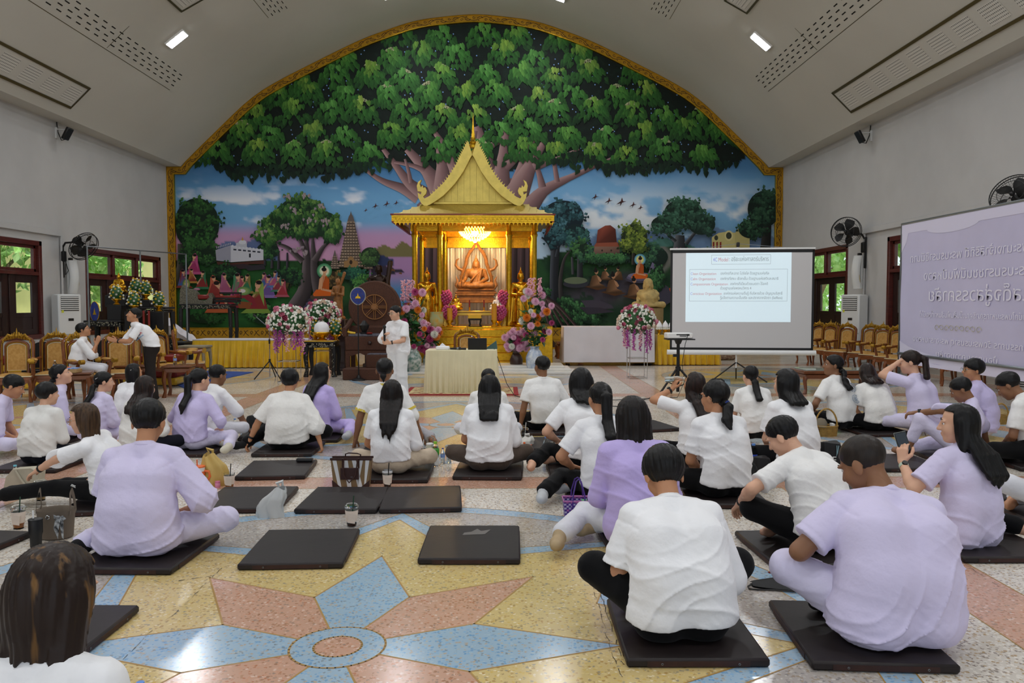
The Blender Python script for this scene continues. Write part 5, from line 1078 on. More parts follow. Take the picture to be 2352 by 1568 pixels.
def kneel(x,y,s_,d,mat=True):
 if mat:PT.poly([(x-26*s_,y+34*s_),(x-4*s_,y+30*s_),(x+28*s_,y+36*s_),(x+4*s_,y+42*s_)],'#4f3018')
 PT.poly([(x-16*s_*d,y+36*s_),(x-9*s_*d,y+10*s_),(x+1*s_*d,y+6*s_),(x+8*s_*d,y+14*s_),(x+8*s_*d,y+26*s_),(x+20*s_*d,y+32*s_),(x+18*s_*d,y+37*s_)],None,cs=['#3f2c1a','#5a4028','#6a4a30','#8a6448','#8a6448','#4a3320','#3f2c1a'])
 PT.poly([(x+2*s_*d,y+8*s_),(x+8*s_*d,y+12*s_),(x+13*s_*d,y+20*s_),(x+10*s_*d,y+24*s_),(x+5*s_*d,y+18*s_)],'#a87c5c');PT.ell(x+1*s_*d,y,4.4*s_,5.6*s_,'#a87c5c',12);PT.ell(x-.4*s_*d,y-2.6*s_,4.8*s_,4.4*s_,'#15100e',12);PT.ell(x-1*s_*d,y-8*s_,2.4*s_,2.4*s_,'#15100e',10)
kneel(1390,617,.72,1,False);kneel(1420,617,.72,-1,False);kneel(1369,624,1.0,1);kneel(1408,634,1.08,1);kneel(1456,644,1.05,1)
PT.poly([(1527,690),(1537,662),(1550,655),(1552,695)],'#b5421c');PT.poly([(1512,662),(1522,650),(1536,660),(1546,690),(1530,700),(1514,690)],'#3c3a48')
PT.ell(1322,652,29,9,'#2e2f38',20);PT.ell(1322,644,27,8,'#5f6a52',20)
for cx,cy,rx,ry in((1290,712,34,30),(1325,722,30,26),(1355,728,26,18),(1265,730,20,22),(1252,680,14,26),(1512,640,18,36)):bushy(cx,cy,rx,ry,int(rx*ry*.32),'#12271a','#27532f','#4f8450',5,True)
PT.poly([(1335,690),(1375,688),(1405,700),(1410,708),(1350,712)],'#3f3a46');PT.poly([(1330,705),(1380,706),(1412,716),(1350,722)],'#332f3a')
for k in range(5):PT.stroke([(1236+k*3,640+k*10),(1250+k*8,700),(1262+k*16,752)],[8,7,5],'#3d2d2c','#6a5452')
me=bpy.data.meshes.new('mural');me.from_pydata(PT.v,[],PT.f)
ca=me.color_attributes.new('paint','FLOAT_COLOR','POINT');ca.data.foreach_set('color',np.hstack([np.array(PT.c),np.ones((len(PT.c),1))]).astype(np.float32).ravel())
m_mural=M('mural_paint','#808080',.6,attr=True,spec=.25,bump=.03,bscale=14)
mural=tag(link('mural',me,m_mural,None,smooth=False),'arched temple mural of a great bodhi tree above painted garden scenes','mural')
# ---- carved gilt frame around the mural
FW=.27
outl=[(XL+.005,.80),(XL+.005,ZW-.01),(XC-10.9,ZW-.01)]+[(XC+d,arch(d)-.012)for d in np.linspace(-10.75,10.75,61)]+[(XC+10.9,ZW-.01),(XR-.005,ZW-.01),(XR-.005,.80)]
def offs(pts,dd):
 out=[]
 for i,p in enumerate(pts):
  a=Vector(pts[max(i-1,0)]);b=Vector(pts[i]);c=Vector(pts[min(i+1,len(pts)-1)])
  u=(b-a).normalized()if i else(c-b).normalized();v=(c-b).normalized()if i<len(pts)-1 else u
  n1_=Vector((u.y,-u.x));n2_=Vector((v.y,-v.x));m=(n1_+n2_).normalized();k=dd/max(.4,m.dot(n1_));out.append((b.x+m.x*k,b.y+m.y*k))
 return out
frm=thing('gilt_border','carved gold border framing the arched mural','frame',(XC,YB,4));fo=Vector((XC,YB,4))
def band(d0,d1,y,mat,nm):
 A=offs(outl,d0);B_=offs(outl,d1);b=MB();n=len(A)
 for(P_,Q_,ya,yb_)in((A,B_,y,y),(A,A,YB,y),(B_,B_,y,YB)):
  b.add([Vector((x,ya,z))-fo for x,z in P_]+[Vector((x,yb_,z))-fo for x,z in Q_],[(i,n+i,n+i+1,i+1)for i in range(n-1)])
 return b.build(nm,mat,frm,smooth=False)
band(0,FW,YB-.10,m_frame,'frame_band');band(0,.03,YB-.125,m_gold,'outer_edge');band(FW-.03,FW+.005,YB-.125,m_gold,'inner_edge')
ob=MB();mid=offs(outl,FW/2);seg=[(Vector(mid[i]),Vector(mid[i+1]))for i in range(len(mid)-1)];tot=sum((b-a).length for a,b in seg)
def onp(s_,t):
 for a,b in seg:
  l=(b-a).length
  if s_<=l:d=(b-a)/l;p=a+d*s_;return Vector((p.x+d.y*-t*-1,YB-.108,p.y-d.x*t))-fo
  s_-=l
 a,b=seg[-1];d=(b-a).normalized();return Vector((b.x+d.y*t,YB-.108,b.y-d.x*t))-fo
def rib(pts,w_):
 for i in range(len(pts)-1):
  (s0,t0),(s1,t1)=pts[i],pts[i+1];l=math.hypot(s1-s0,t1-t0)or 1;nx,ny=-(t1-t0)/l*w_/2,(s1-s0)/l*w_/2
  ob.add([onp(s0+nx,t0+ny),onp(s1+nx,t1+ny),onp(s1-nx,t1-ny),onp(s0-nx,t0-ny)],[(0,1,2,3)])
s_=.1;k=0
while s_<tot-.5:
 sg=1 if k%2 else-1
 rib([(s_+.45*i/8,sg*.075*math.sin(PI*(i/8))-.0*sg)for i in range(9)],.018)
 rib([(s_+.22+.06*math.cos(a)*(1-a/9),-sg*(.035)+sg*.05*math.sin(a)*(1-a/9))for a in np.linspace(0,6.5,12)],.016)
 rib([(s_+.1,sg*.02),(s_+.06,sg*.06),(s_+.02,sg*.075)],.02);rib([(s_+.34,sg*.0),(s_+.4,-sg*.05),(s_+.46,-sg*.065)],.022);rib([(s_+.38,sg*.06),(s_+.43,sg*.075)],.02)
 s_+=.45;k+=1
ob.build('scroll_ornament',m_ink,frm,smooth=False,kind='stuff')
pl=thing('mural_plinth','gold plinth band with scroll and lotus petal ornament under the mural','plinth',((XL+XR)/2,YB-.015,0))
b=MB();b.box((0,-.06,.59),(XR-XL-.02,.12,.42),bev=.01);b.build('scroll_band',m_frame,pl);b=MB();b.box((0,-.05,.2),(XR-XL-.02,.10,.34),bev=.01);b.build('petal_band',m_frame,pl)
b=MB();b.box((0,-.075,.785),(XR-XL-.02,.15,.05),bev=.01);b.box((0,-.07,.38),(XR-XL-.02,.14,.03),bev=.008);b.box((0,-.07,.025),(XR-XL-.02,.14,.05),bev=.008);b.build('moulding',m_gold,pl)
b=MB();x=-11.2;k=0
while x<11.2:
 for(pts)in([(x+.05*math.cos(a)*(1-a/10),.60+.09*math.sin(a)*(1-a/10))for a in np.linspace(0,6.5,10)],[(x+.1,.5),(x+.2,.66),(x+.28,.7)],[(x+.12,.7),(x+.22,.56),(x+.3,.5)]):
  for i in range(len(pts)-1):
   a_,c_=Vector((pts[i][0],-.123,pts[i][1])),Vector((pts[i+1][0],-.123,pts[i+1][1]));d=(c_-a_).normalized();n_=Vector((-d.z,0,d.x))*.012;b.add([a_-n_,c_-n_,c_+n_,a_+n_],[(0,1,2,3)])
 b.add([(x,-.103,.06),(x+.16,-.103,.06),(x+.2,-.103,.2),(x+.08,-.103,.34),(x-.04,-.103,.2)],[(0,1,2,3,4)]);x+=.40
b.build('ornament',m_ink,pl,smooth=False,kind='stuff')
# ================================================================ ALTAR: gilded pavilion, statues, flowers
XP=-.84
m_marble=M('white_marble','#dcd9d2',.25,var=.05,vscale=4)
m_silver=M('silver_curtain','#d5d2cb',.4,.45,var=.06,vscale=10,stretch=(6,6,.6),bump=.3,bscale=40,bstretch=(8,8,1))
m_red=M('red_lacquer','#7d1f18',.4);m_wood=M('carved_teak','#8a5a2c',.5,var=.2,vscale=12,bump=.2,bscale=50);m_bronzeD=M('dark_bronze','#2c1d15',.35,.6)
m_statgold=M('statue_gold','#cf9c2c',.2,1,var=.06,vscale=9,bump=.12,bscale=24);m_stone=M('yellow_stone','#b29a62',.8,var=.15,vscale=9,bump=.3,bscale=30)
m_crys=M('crystal','#ffdf9e',.1,trans=.3,emit=2.4,ecol='#ffc765');m_bulb=M('warm_bulb','#ffffff',.5,emit=26,ecol='#ffd9a0')
pv=thing('shrine_pavilion','gilded open pavilion with steep gable roof sheltering the teak Buddha','pavilion',(XP,22.6,0))
PO=Vector((XP,22.6,0))
def pvb(name,fn,mat,kind=None,smooth=True,par=None,ang=35):
 b=MB();fn(b);return b.build(name,mat,par or pv,smooth,ang,kind)
for i in range(3):pvb('marble_step',lambda b:b.box((0,-3.0+.25*i,.03+.055*i),(5.2-.3*i,1.0,.06+.0),bev=.01),m_marble)
pvb('platform',lambda b:b.box((0,.7,.54),(4.3,3.0,1.08),bev=.015),m_gold)
for i in range(5):pvb('step',lambda b:b.box((0,-1.9+.22*i,.1+.2*i),(2.5,.26,.2),bev=.012),m_gold)
for i,(x,y)in enumerate([(sx*X,Y)for Y in(-.6,1.35)for X in(1.64,.95)for sx in(-1,1)]):
 pvb('column',lambda b:b.lathe([(.09,1.08),(.10,1.12),(.085,1.2),(.075,1.3),(.075,3.5),(.1,3.58),(.085,3.62),(.085,3.86)],(x,y,0),18),m_gold)
def beams(b):
 for y in(-.6,1.35):b.box((0,y,3.78),(3.5,.12,.2),bev=.01)
 for x in(-1.64,-.95,.95,1.64):b.box((x,.4,3.8),(.1,1.9,.16),bev=.01)
 b.box((0,.4,3.92),(3.9,3.0,.06))
pvb('beam',beams,m_gold)
pvb('back_beam',lambda b:b.box((0,1.5,3.55),(3.4,.06,.36),bev=.01),m_gold)
pvb('curtain',lambda b:b.grid(lambda u,v:Vector((-.9+1.8*u,1.55+.03*math.sin(u*70)+.012*math.sin(u*171+v*3),1.08+2.6*v)),120,5),m_silver,ang=180)
def roofplane(b):
 e=[(-2.1,-1.55,4.02),(2.1,-1.55,4.02),(1.42,-.35,4.44),(-1.42,-.35,4.44)];bk=[(-2.1,2.3,4.02),(2.1,2.3,4.02),(1.42,1.2,4.44),(-1.42,1.2,4.44)]
 b.add(e+bk,[(0,1,2,3),(5,4,7,6),(4,0,3,7),(1,5,6,2),(3,2,6,7),(0,4,5,1)])
pvb('roof_base',roofplane,m_goldpaint,smooth=False)
shm=None
for r_ in range(7):
 t=r_/7;y=-1.56+1.2*t;z=4.035+.42*t;hw=2.1-.68*t;n=18;wd=2*hw/n;off=wd/2*(r_%2)
 for i in range(n):
  x=-hw+wd*(i+.5)+off
  if x>hw-.02:continue
  if shm is None:
   b=MB();b.box((0,.1,0),(.222,.22,.016),rot=(math.atan2(.42,1.2)+.05,0,0),bev=.004);shm=b.mesh('roof_shingle');shm.materials.append(M('shingle_gold','#b8a04a',.4,.5,var=.15,vscale=3))
  o=bpy.data.objects.new('roof_shingle',shm);C.objects.link(o);o.parent=pv;o.location=(x,y,z+.012);o.scale.x=wd/.228
def fringe(b):
 for row,(z0,hh,n,yy)in enumerate(((4.0,.15,40,-1.60),(3.9,.16,40,-1.585))):
  b.box((0,yy,z0-.02),(4.26,.02,.05));w_=4.26/n
  for i in range(n):x=-2.13+w_*(i+.5+(row*.5 if i<n-1 else 0));b.prism([(x-w_*.46,z0-.04),(x-w_*.5,z0-hh*.55),(x-w_*.2,z0-hh*.6),(x,z0-hh),(x+w_*.2,z0-hh*.6),(x+w_*.5,z0-hh*.55),(x+w_*.46,z0-.04)],yy-.01,yy+.01)
 for sx in(-1,1):b.box((sx*2.12,.35,3.93),(.02,3.9,.16))
pvb('eave_fringe',fringe,m_gold,smooth=False)
pvb('eave_trim',lambda b:(b.box((0,-1.6,4.035),(4.32,.05,.03)),b.box((-2.14,.35,4.035),(.05,3.9,.03)),b.box((2.14,.35,4.035),(.05,3.9,.03)),b.box((-2.1,.35,3.84),(.06,3.9,.03)),b.box((2.1,.35,3.84),(.06,3.9,.03))),m_red,smooth=False)
GC=at(1087,400,22.25).x-XP
for i in range(11):
 x=-.97+1.94*(i+.5)/11;zt=6.02-abs(x)**.82*1.42
 pvb('gable_board',lambda b:b.prism([(GC+x-.086,4.46),(GC+x+.086,4.46),(GC+x+.086,6.02-abs(x+.086)**.82*1.42),(GC+x-.086,6.02-abs(x-.086)**.82*1.42)],-.3,-.26),m_goldpaint,smooth=False)
pvb('gable_sill',lambda b:b.box((GC,-.33,4.48),(2.2,.1,.07),bev=.01),m_goldpaint)
OUT=[(962,432),(935,455),(905,520),(882,565),(860,610),(838,660),(805,720),(770,775),(730,835),(690,885),(640,935),(580,990),(530,1035)]
INN=[(1005,580),(985,610),(950,680),(905,765),(860,830),(810,900),(745,970),(680,1035),(610,1085),(540,1130),(480,1155),(440,1125),(405,1060),(395,1000),(432,1022),(438,990),(396,985),(386,925),(402,880),(436,856),(417,905),(432,942),(450,918),(458,948),(480,940),(496,975),(488,1012),(456,1045),(470,1066),(515,1045)]
def crop6(p,mir):
 x,y=880+.2041*p[0],240+.2041*p[1]
 if mir:x=2*1085.3-x
 q=at(x,y,22.25);return(q.x-XP,q.z)
for mir in(False,True):
 top=[crop6(p,mir)for p in OUT];inn=[crop6(p,mir)for p in INN];n=len(OUT)
 def bb(b):
  ol=top;il=[inn[min(i,11)]for i in range(n)]
  for i in range(n-1):
   q_=[ol[i],ol[i+1],il[min(i+1,9)],il[min(i,9)]]
   if mir:q_=q_[::-1]
   b.prism(q_,-.52,-.32)
  tail=inn[9:]+[top[-1]];tail=tail if not mir else tail[::-1];b.prism(tail,-.52,-.36)
  for i in range(n-1):
   for k in(0.2,.7):
    x=ol[i][0]+(ol[i+1][0]-ol[i][0])*k;z=ol[i][1]+(ol[i+1][1]-ol[i][1])*k;s_=-1 if not mir else 1
    b.prism([(x,z-.03),(x+.02,z+.01),(x+s_*.035,z+.06),(x-.02,z+.02)],-.48,-.38)
 pvb('bargeboard',bb,m_goldpaint,smooth=False)
pvb('ridge',lambda b:b.prism([(GC-1.1,4.5),(GC-.9,4.72),(GC-.55,5.25),(GC,6.0),(GC+.55,5.25),(GC+.9,4.72),(GC+1.1,4.5)],-.25,1.1),m_goldpaint,smooth=False)
pvb('finial',lambda b:b.lathe([(.11,5.98),(.12,6.05),(.085,6.1),(.10,6.14),(.06,6.2),(.07,6.24),(.045,6.3),(.05,6.34),(.034,6.42),(.036,6.46),(.02,6.6),(.012,6.75),(.002,6.93)],(GC,-.42,0),16),m_gold)
ch=thing('chandelier','lit crystal chandelier hanging under the pavilion roof','chandelier',(XP,22.3,3.95))
b=MB();b.cyl((0,0,0),(0,0,-.12),.02);b.lathe([(.42,-.14),(.43,-.12),(.43,-.17),(.42,-.17)],n=28,caps=False);b.build('ring',m_gold,ch)
b=MB()
for k in range(9):
 t=k/8;r=.42*(1-t**2.4)+.03;z=-.17-.36*t;n=int(6+26*r/.42)
 for i in range(n):
  a=2*PI*(i+.5*(k%2))/n;b.ball((r*math.cos(a),r*math.sin(a),z),(.022,.022,.03),5,3)
b.build('crystal_drop',m_crys,ch,kind='stuff')
b=MB();b.ball((0,0,-.28),(.1,.1,.09),10,6);b.build('bulb',m_bulb,ch)
pl_=bpy.data.lights.new('chandelier_light','POINT');pl_.energy=70;pl_.color=(1,.74,.4);pl_.shadow_soft_size=.2;plo=bpy.data.objects.new('chandelier_light',pl_);C.objects.link(plo);plo.parent=ch;plo.location=(0,0,-.62)
# ---- statues as continuous carved figures
def fobj(name,F_,mat,par=None,ang=180):return link(name,arr_mesh(name,[F_.mesh()]),mat,par,ang=ang)
def head_f(f,c,s,ush=True):
 c=V3(*c);f.ell(c,V3(.085,.095,.115)*s,k=.03*s);f.ell(c+V3(0,-.09,-.02)*s,V3(.016,.03,.03)*s,k=.02*s);f.ell(c+V3(0,-.02,-.09)*s,V3(.05,.06,.04)*s,k=.03*s)
 for sx in(1,-1):f.ell(c+V3(sx*.088,0,-.03)*s,V3(.014,.025,.06)*s,k=.01*s);f.carve(c+V3(sx*.035,-.1,.015)*s,.014*s,.012*s)
 f.cone(c+V3(0,0,-.08)*s,c+V3(0,.01,-.18)*s,.05*s,.055*s,.03*s)
 f.ell(c+V3(0,.01,.05)*s,V3(.09,.095,.085)*s,k=.01*s)
 if ush:f.ell(c+V3(0,.01,.14)*s,V3(.045,.045,.045)*s,k=.02*s);f.cone(c+V3(0,.01,.16)*s,c+V3(0,.01,.31)*s,.026*s,.006*s,.01*s)
def sitting(f,s,o=(0,0,0)):
 o=V3(*o);k=.04*s
 f.cone(o+V3(0,.02,.1)*s,o+V3(0,.03,.32)*s,.13*s,.12*s,k);f.cone(o+V3(-.1,.02,.36)*s,o+V3(.1,.02,.36)*s,.11*s,None,k);f.cone(o+V3(-.17,.02,.42)*s,o+V3(.17,.02,.42)*s,.065*s,None,k)
 for sx in(1,-1):
  f.cone(o+V3(sx*.1,.02,.09)*s,o+V3(sx*.36,-.12,.08)*s,.1*s,.08*s,k);f.cone(o+V3(sx*.36,-.12,.08)*s,o+V3(-sx*.02,-.24,.07)*s,.08*s,.05*s,k);f.cone(o+V3(-sx*.02,-.24,.06)*s,o+V3(-sx*.17,-.23,.06)*s,.045*s,.03*s,.02*s)
  f.cone(o+V3(sx*.2,.02,.42)*s,o+V3(sx*.26,-.0,.24)*s,.055*s,.048*s,.03*s)
 f.cone(o+V3(.26,0,.24)*s,o+V3(.1,-.2,.15)*s,.045*s,.035*s,.02*s).cone(o+V3(.1,-.2,.15)*s,o+V3(-.06,-.24,.14)*s,.036*s,.022*s,.02*s)
 f.cone(o+V3(-.26,0,.24)*s,o+V3(-.3,-.2,.17)*s,.045*s,.035*s,.02*s).cone(o+V3(-.3,-.2,.17)*s,o+V3(-.31,-.23,.06)*s,.034*s,.02*s,.02*s)
 f.cone(o+V3(.13,-.07,.47)*s,o+V3(-.12,-.11,.2)*s,.022*s,.022*s,.012*s);f.cone(o+V3(.13,-.07,.47)*s,o+V3(.05,-.12,.1)*s,.03*s,.04*s,.012*s)
bd=thing('buddha_statue','carved teak Buddha seated under a flaming arch in the pavilion','statue',(XP,23.2,1.72))
f=Field(.017);sitting(f,1.22,(0,0,.40));head_f(f,(0,.02,.40+.68),1.2);fobj('figure',f,m_wood,bd)
b=MB()
for i,(w_,z,h_)in enumerate(((1.2,.03,.06),(1.1,.09,.07),(1.0,.16,.08),(1.1,.235,.06),(1.2,.29,.05),(1.12,.34,.06),(1.05,.385,.04))):b.box((0,.02,z),(w_,.62-.03*(i%3),h_),bev=.012)
b.build('pedestal',m_wood,bd)
def tubecurve(b,pts,r):b.tube(pts,r,8)
b=MB()
for sx in(1,-1):
 arc=[(sx*.46,.2,.42),(sx*.44,.2,.75),(sx*.36,.2,.98),(sx*.30,.2,1.15),(sx*.28,.2,1.3),(sx*.2,.2,1.46),(sx*.09,.2,1.6),(0,.2,1.78)];b.tube(arc,[.05,.05,.05,.055,.05,.05,.045,.02],8)
 b.tube([(sx*.40,.2,.95),(sx*.52,.2,1.0),(sx*.6,.2,1.1),(sx*.58,.2,1.24),(sx*.5,.2,1.3)],[.05,.045,.04,.03,.008],8)
 b.tube([(sx*.5,.16,.42),(sx*.58,.16,.52),(sx*.55,.16,.66),(sx*.6,.16,.78)],[.06,.055,.035,.006],8)
 for k in range(7):
  t=k/6;p=Vector(arc[1+min(5,k)]);b.cyl(p,p+Vector((sx*.07*(1-t),0,.07+.03*t)),.025,.003,6)
b.cyl((0,.2,1.7),(0,.2,2.02),.05,.003,8);b.build('flame_arch',m_wood,bd)
def standing(loc,pose,label):
 t=thing('buddha_statue',label,'statue',loc);f=Field(.017);s=1.0
 f.cone((0,0,.1),(0,0,.75),.16,.13,.06);f.cone((-.06,0,.1),(-.06,0,.7),.1,.09,.05);f.cone((.06,0,.1),(.06,0,.7),.1,.09,.05)
 f.cone((0,0,.75),(0,.01,1.05),.12,.13,.05);f.cone((-.1,0,1.08),(.1,0,1.08),.09,None,.05);f.cone((-.17,0,1.15),(.17,0,1.15),.055,None,.04);head_f(f,(0,-.01,1.36),.95)
 for sx in(1,-1):
  f.cone((sx*.2,0,1.14),(sx*.25,.01,.88),.05,.045,.03)
  if pose=='bowl':f.cone((sx*.25,.01,.88),(sx*.06,-.2,.86),.043,.03,.02)
  elif sx<0:f.cone((-.25,.01,.88),(-.22,-.2,1.02),.043,.03,.02).cone((-.22,-.2,1.02),(-.22,-.22,1.14),.03,.018,.01)
  else:f.cone((.25,.01,.88),(.27,-.02,.62),.043,.028,.02)
  f.cone((sx*.2,.05,.95),(sx*.27,.05,.1),.05,.09,.05)
 if pose=='bowl':f.ell((0,-.22,.9),(.1,.09,.07),k=.02)
 f.cone((.15,-.09,1.16),(-.12,-.13,.82),.028,.03,.012)
 for x in(-.08,-.03,.02,.07):f.cone((x,-.12,.75),(x*1.3,-.16,.12),.012,.016,.012)
 fobj('figure',f,m_statgold,t);b=MB();b.lathe([(.3,0),(.31,.03),(.26,.06),(.25,.1),(.28,.13)],n=24);b.build('base',m_statgold,t);return t
standing((XP-1.3,21.95,1.08),'bless','standing gold Buddha with one raised hand between the pavilion columns, lotus vase side')
standing((XP+1.27,21.95,1.08),'bowl','standing gold Buddha holding an alms bowl between the pavilion columns, cart side')
def simple(name,label,cat,loc,parts,rz=0,group=None):
 """parts: (part name, material, function on a mesh builder)"""
 t=thing(name,label,cat,loc,rz,group);prev=t
 for nm,mt,fn in parts:
  b=MB();fn(b)
  if nm.startswith('>'):b.build(nm[1:],mt,prev)
  else:prev=b.build(nm,mt,t)
 return t
m_pinkpetal=M('magenta_petal','#b5487c',.6,var=.2,vscale=9);m_ped=M('altar_gilt','#cfae4a',.35,.5)
def table_legs(b,w_,d_,h_,r=.035,top=.04):
 b.box((0,0,h_-top/2),(w_,d_,top),bev=.01);b.box((0,0,h_-top-.05),(w_*.94,d_*.92,.08),bev=.01)
 for sx in(-1,1):
  for sy in(-1,1):x,y=sx*(w_/2-.05),sy*(d_/2-.05);b.tube([(x,y,h_-top-.06),(x+sx*.02,y+sy*.01,h_*.55),(x-sx*.005,y,h_*.2),(x+sx*.02,y+sy*.01,.0)],[r*1.3,r*1.1,r*.8,r*1.25],8)
simple('altar_table','low gilt altar table in front of the teak Buddha','table',(XP+.08,22.15,1.08),[('tabletop',m_ped,lambda b:table_legs(b,1.25,.4,.42))])
simple('offering_stool','small black stool with gold cloth before the altar table','stool',(XP+.02,21.75,1.08),[('stool_frame',m_black,lambda b:table_legs(b,.38,.3,.3,.02)),('cloth',M('yellow_satin','#dcae1e',.35,sheen=.3,var=.08,vscale=5),lambda b:(b.box((0,0,.315),(.4,.32,.02),bev=.006),b.box((0,-.165,.27),(.36,.012,.1))))])
def petal_cone(b,c,r,h,n,rn):
 for i in range(n):
  t=(i+.5)/n;a=i*2.4;rr=r*math.sin(PI*min(.97,.18+.82*(1-t)))**.8;p=Vector(c)+Vector((rr*math.cos(a),rr*math.sin(a),h*t));b.ball(p,(rn,rn,rn*.8),6,4)
for i,(x,z,nm)in enumerate(((-.83,1.5,'on the altar, lotus vase side'),(.84,1.5,'on the altar, cart side'),(-.66,1.08,'on the step edge, lotus vase side'),(.68,1.08,'on the step edge, cart side'))):
 y=22.1 if i<2 else 21.6
 simple('flower_cone','magenta flower cone in a gold bowl '+nm,'flower cone',(XP+x,y,z),[('bowl',m_gold,lambda b:b.lathe([(.06,0),(.07,.015),(.03,.05),(.05,.09),(.11,.14),(.1,.15)],n=18)),('petals',m_pinkpetal,lambda b:petal_cone(b,(0,0,.14),.18,.42,90,.04)),('spike',m_gold,lambda b:b.cyl((0,0,.5),(0,0,.66),.02,.003,8))])
 if i<2:simple('flower_stand','small gilt stand under the magenta cone '+nm,'stand',(XP+x,y,1.08),[('post',m_ped,lambda b:b.lathe([(.11,0),(.1,.04),(.05,.1),(.05,.32),(.1,.38),(.11,.42)],n=16))])
for x,nm in((-.74,'lotus vase side'),(.45,'cart side')):
 simple('pillar_candle','tall yellow pillar candle on a gold holder, '+nm,'candle',(XP+x+.1,21.35,1.08),[('holder',m_gold,lambda b:b.lathe([(.08,0),(.09,.02),(.04,.07),(.06,.12),(.09,.16),(.09,.18)],n=18)),('wax',M('yellow_wax','#c98a1c',.5,sss=.1),lambda b:b.cyl((0,0,.18),(0,0,.62 if x>0 else .5),.07,n=18)),('>wick',m_black,lambda b:b.cyl((0,0,.5 if x<0 else .62),(0,0,.53 if x<0 else .65),.006,n=6))])
for x,nm in((-.12,'near the teak pedestal'),(.28,'beside the white statuette')):
 simple('candlestick','red candle in a small brass candlestick '+nm,'candle',(XP+x-.02,22.0,1.5),[('holder',m_gold,lambda b:b.lathe([(.04,0),(.015,.03),(.02,.08),(.03,.1)],n=12)),('wax',m_red,lambda b:b.cyl((0,0,.1),(0,0,.3),.018,n=10))])
f=Field(.012);sitting(f,.42,(0,0,.1));head_f(f,(0,.01,.34),.42);f.ell((0,-.02,.06),(.22,.16,.06),k=.02)
tag(fobj('buddha_figurine',f,M('white_porcelain','#e6e2da',.25)),'small white porcelain seated Buddha on the gilt altar table','figurine').location=(XP+.62,22.1,1.5)
f=Field(.012);sitting(f,.4,(0,0,.14));head_f(f,(0,.01,.37),.4);f.ell((0,-.02,.08),(.2,.15,.08),k=.02)
tag(fobj('buddha_figurine',f,m_statgold),'small gold seated Buddha beside the magenta cone on the altar table','figurine').location=(XP-.52,22.1,1.5)
simple('ceramic_jar','painted ceramic jar at the foot of the blessing gold Buddha','jar',(XP-.98,21.25,1.08),[('jar_body',M('celadon','#a9b98f',.25,col2='#c9a24a',vscale=9),lambda b:b.lathe([(.13,0),(.17,.04),(.19,.2),(.17,.36),(.19,.4),(.18,.4)],n=22))])
# ---- flowers
m_leafG=M('leaf_green','#2c5a2e',.5,var=.3,vscale=6);m_pk=M('pink_petal','#dd9cc0',.6,col2='#f0cfe0',vscale=20);m_rose=M('rose_pink','#d27f95',.6,var=.12,vscale=30);m_rosed=M('rose_deep','#b8506f',.6,var=.1,vscale=30);m_rosec=M('rose_cream','#e4cfb9',.6);m_whitefl=M('white_blossom','#e4e4da',.7,var=.05,vscale=30)
m_lilac=M('orchid_magenta','#b54fa8',.6,var=.2,vscale=20);m_blush=M('orchid_blush','#e3aeb9',.6,var=.12,vscale=20);m_org=M('orange_petal','#d97e22',.6);m_yelp=M('yellow_petal','#e0b83a',.6);m_vase=M('painted_porcelain','#c9cdc9',.2,col2='#5a7f74',vscale=11);m_vase2=M('white_blue_porcelain','#d5dadc',.2,col2='#8fa3c4',vscale=8)
def rose_mesh():
 b=MB()
 for r,z0,z1,n in((.5,-.3,.42,9),(.36,-.25,.5,8),(.2,-.1,.55,7)):
  b.lathe([(r*.5,z0),(r*.95,z0*.3),(r,z1*.55),(r*.9,z1)],n=n,caps=False)
 b.ball((0,0,.2),(.16,.16,.3),6,4);return b.mesh('rose')
def mum_mesh(nn=18):
 b=MB()
 for k,(n,r,z,t)in enumerate(((nn,.5,.0,.05),(nn-3,.42,.1,.2),(nn-6,.3,.18,.3),(6,.14,.24,.3))):
  for i in range(n):
   a=2*PI*(i+.5*k)/n;d=Vector((math.cos(a),math.sin(a),0));p=Vector((-d.y,d.x,0));b.add([Vector((0,0,z*.5)),d*r*.6+p*.07+Vector((0,0,z+t*.3)),d*r+Vector((0,0,z+t)),d*r*.6-p*.07+Vector((0,0,z+t*.3))],[(0,1,2,3)])
 return b.mesh('blossom')
ROSE=rose_mesh();MUM=mum_mesh();FM={}
def put_flower(name,me,mat,par,loc,d,s):
 k=(me.name,mat.name)
 if k not in FM:FM[k]=me.copy();FM[k].materials.clear();FM[k].materials.append(mat)
 o=bpy.data.objects.new(name,FM[k]);C.objects.link(o);o.parent=par;o.location=loc;o.rotation_euler=Vector(d).to_track_quat('Z','Y').to_euler();o.scale=(s,s,s);return o
def leafy(b,c,r,n,s,q):
 for i in range(n):
  d=Vector((q.gauss(0,1),q.gauss(0,1),q.gauss(0,.8))).normalized();p=Vector(c)+Vector((d.x*r[0],d.y*r[1],d.z*r[2]))*q.uniform(.5,1);e=Euler((q.uniform(-.8,.8),q.uniform(-.8,.8),q.uniform(0,6))).to_matrix();l=s*q.uniform(.7,1.3)
  b.add([p+e@Vector(v)*l for v in((0,-.5,0),(.28,-.1,.06),(0,.6,0),(-.28,-.1,.06))],[(0,1,2,3)])
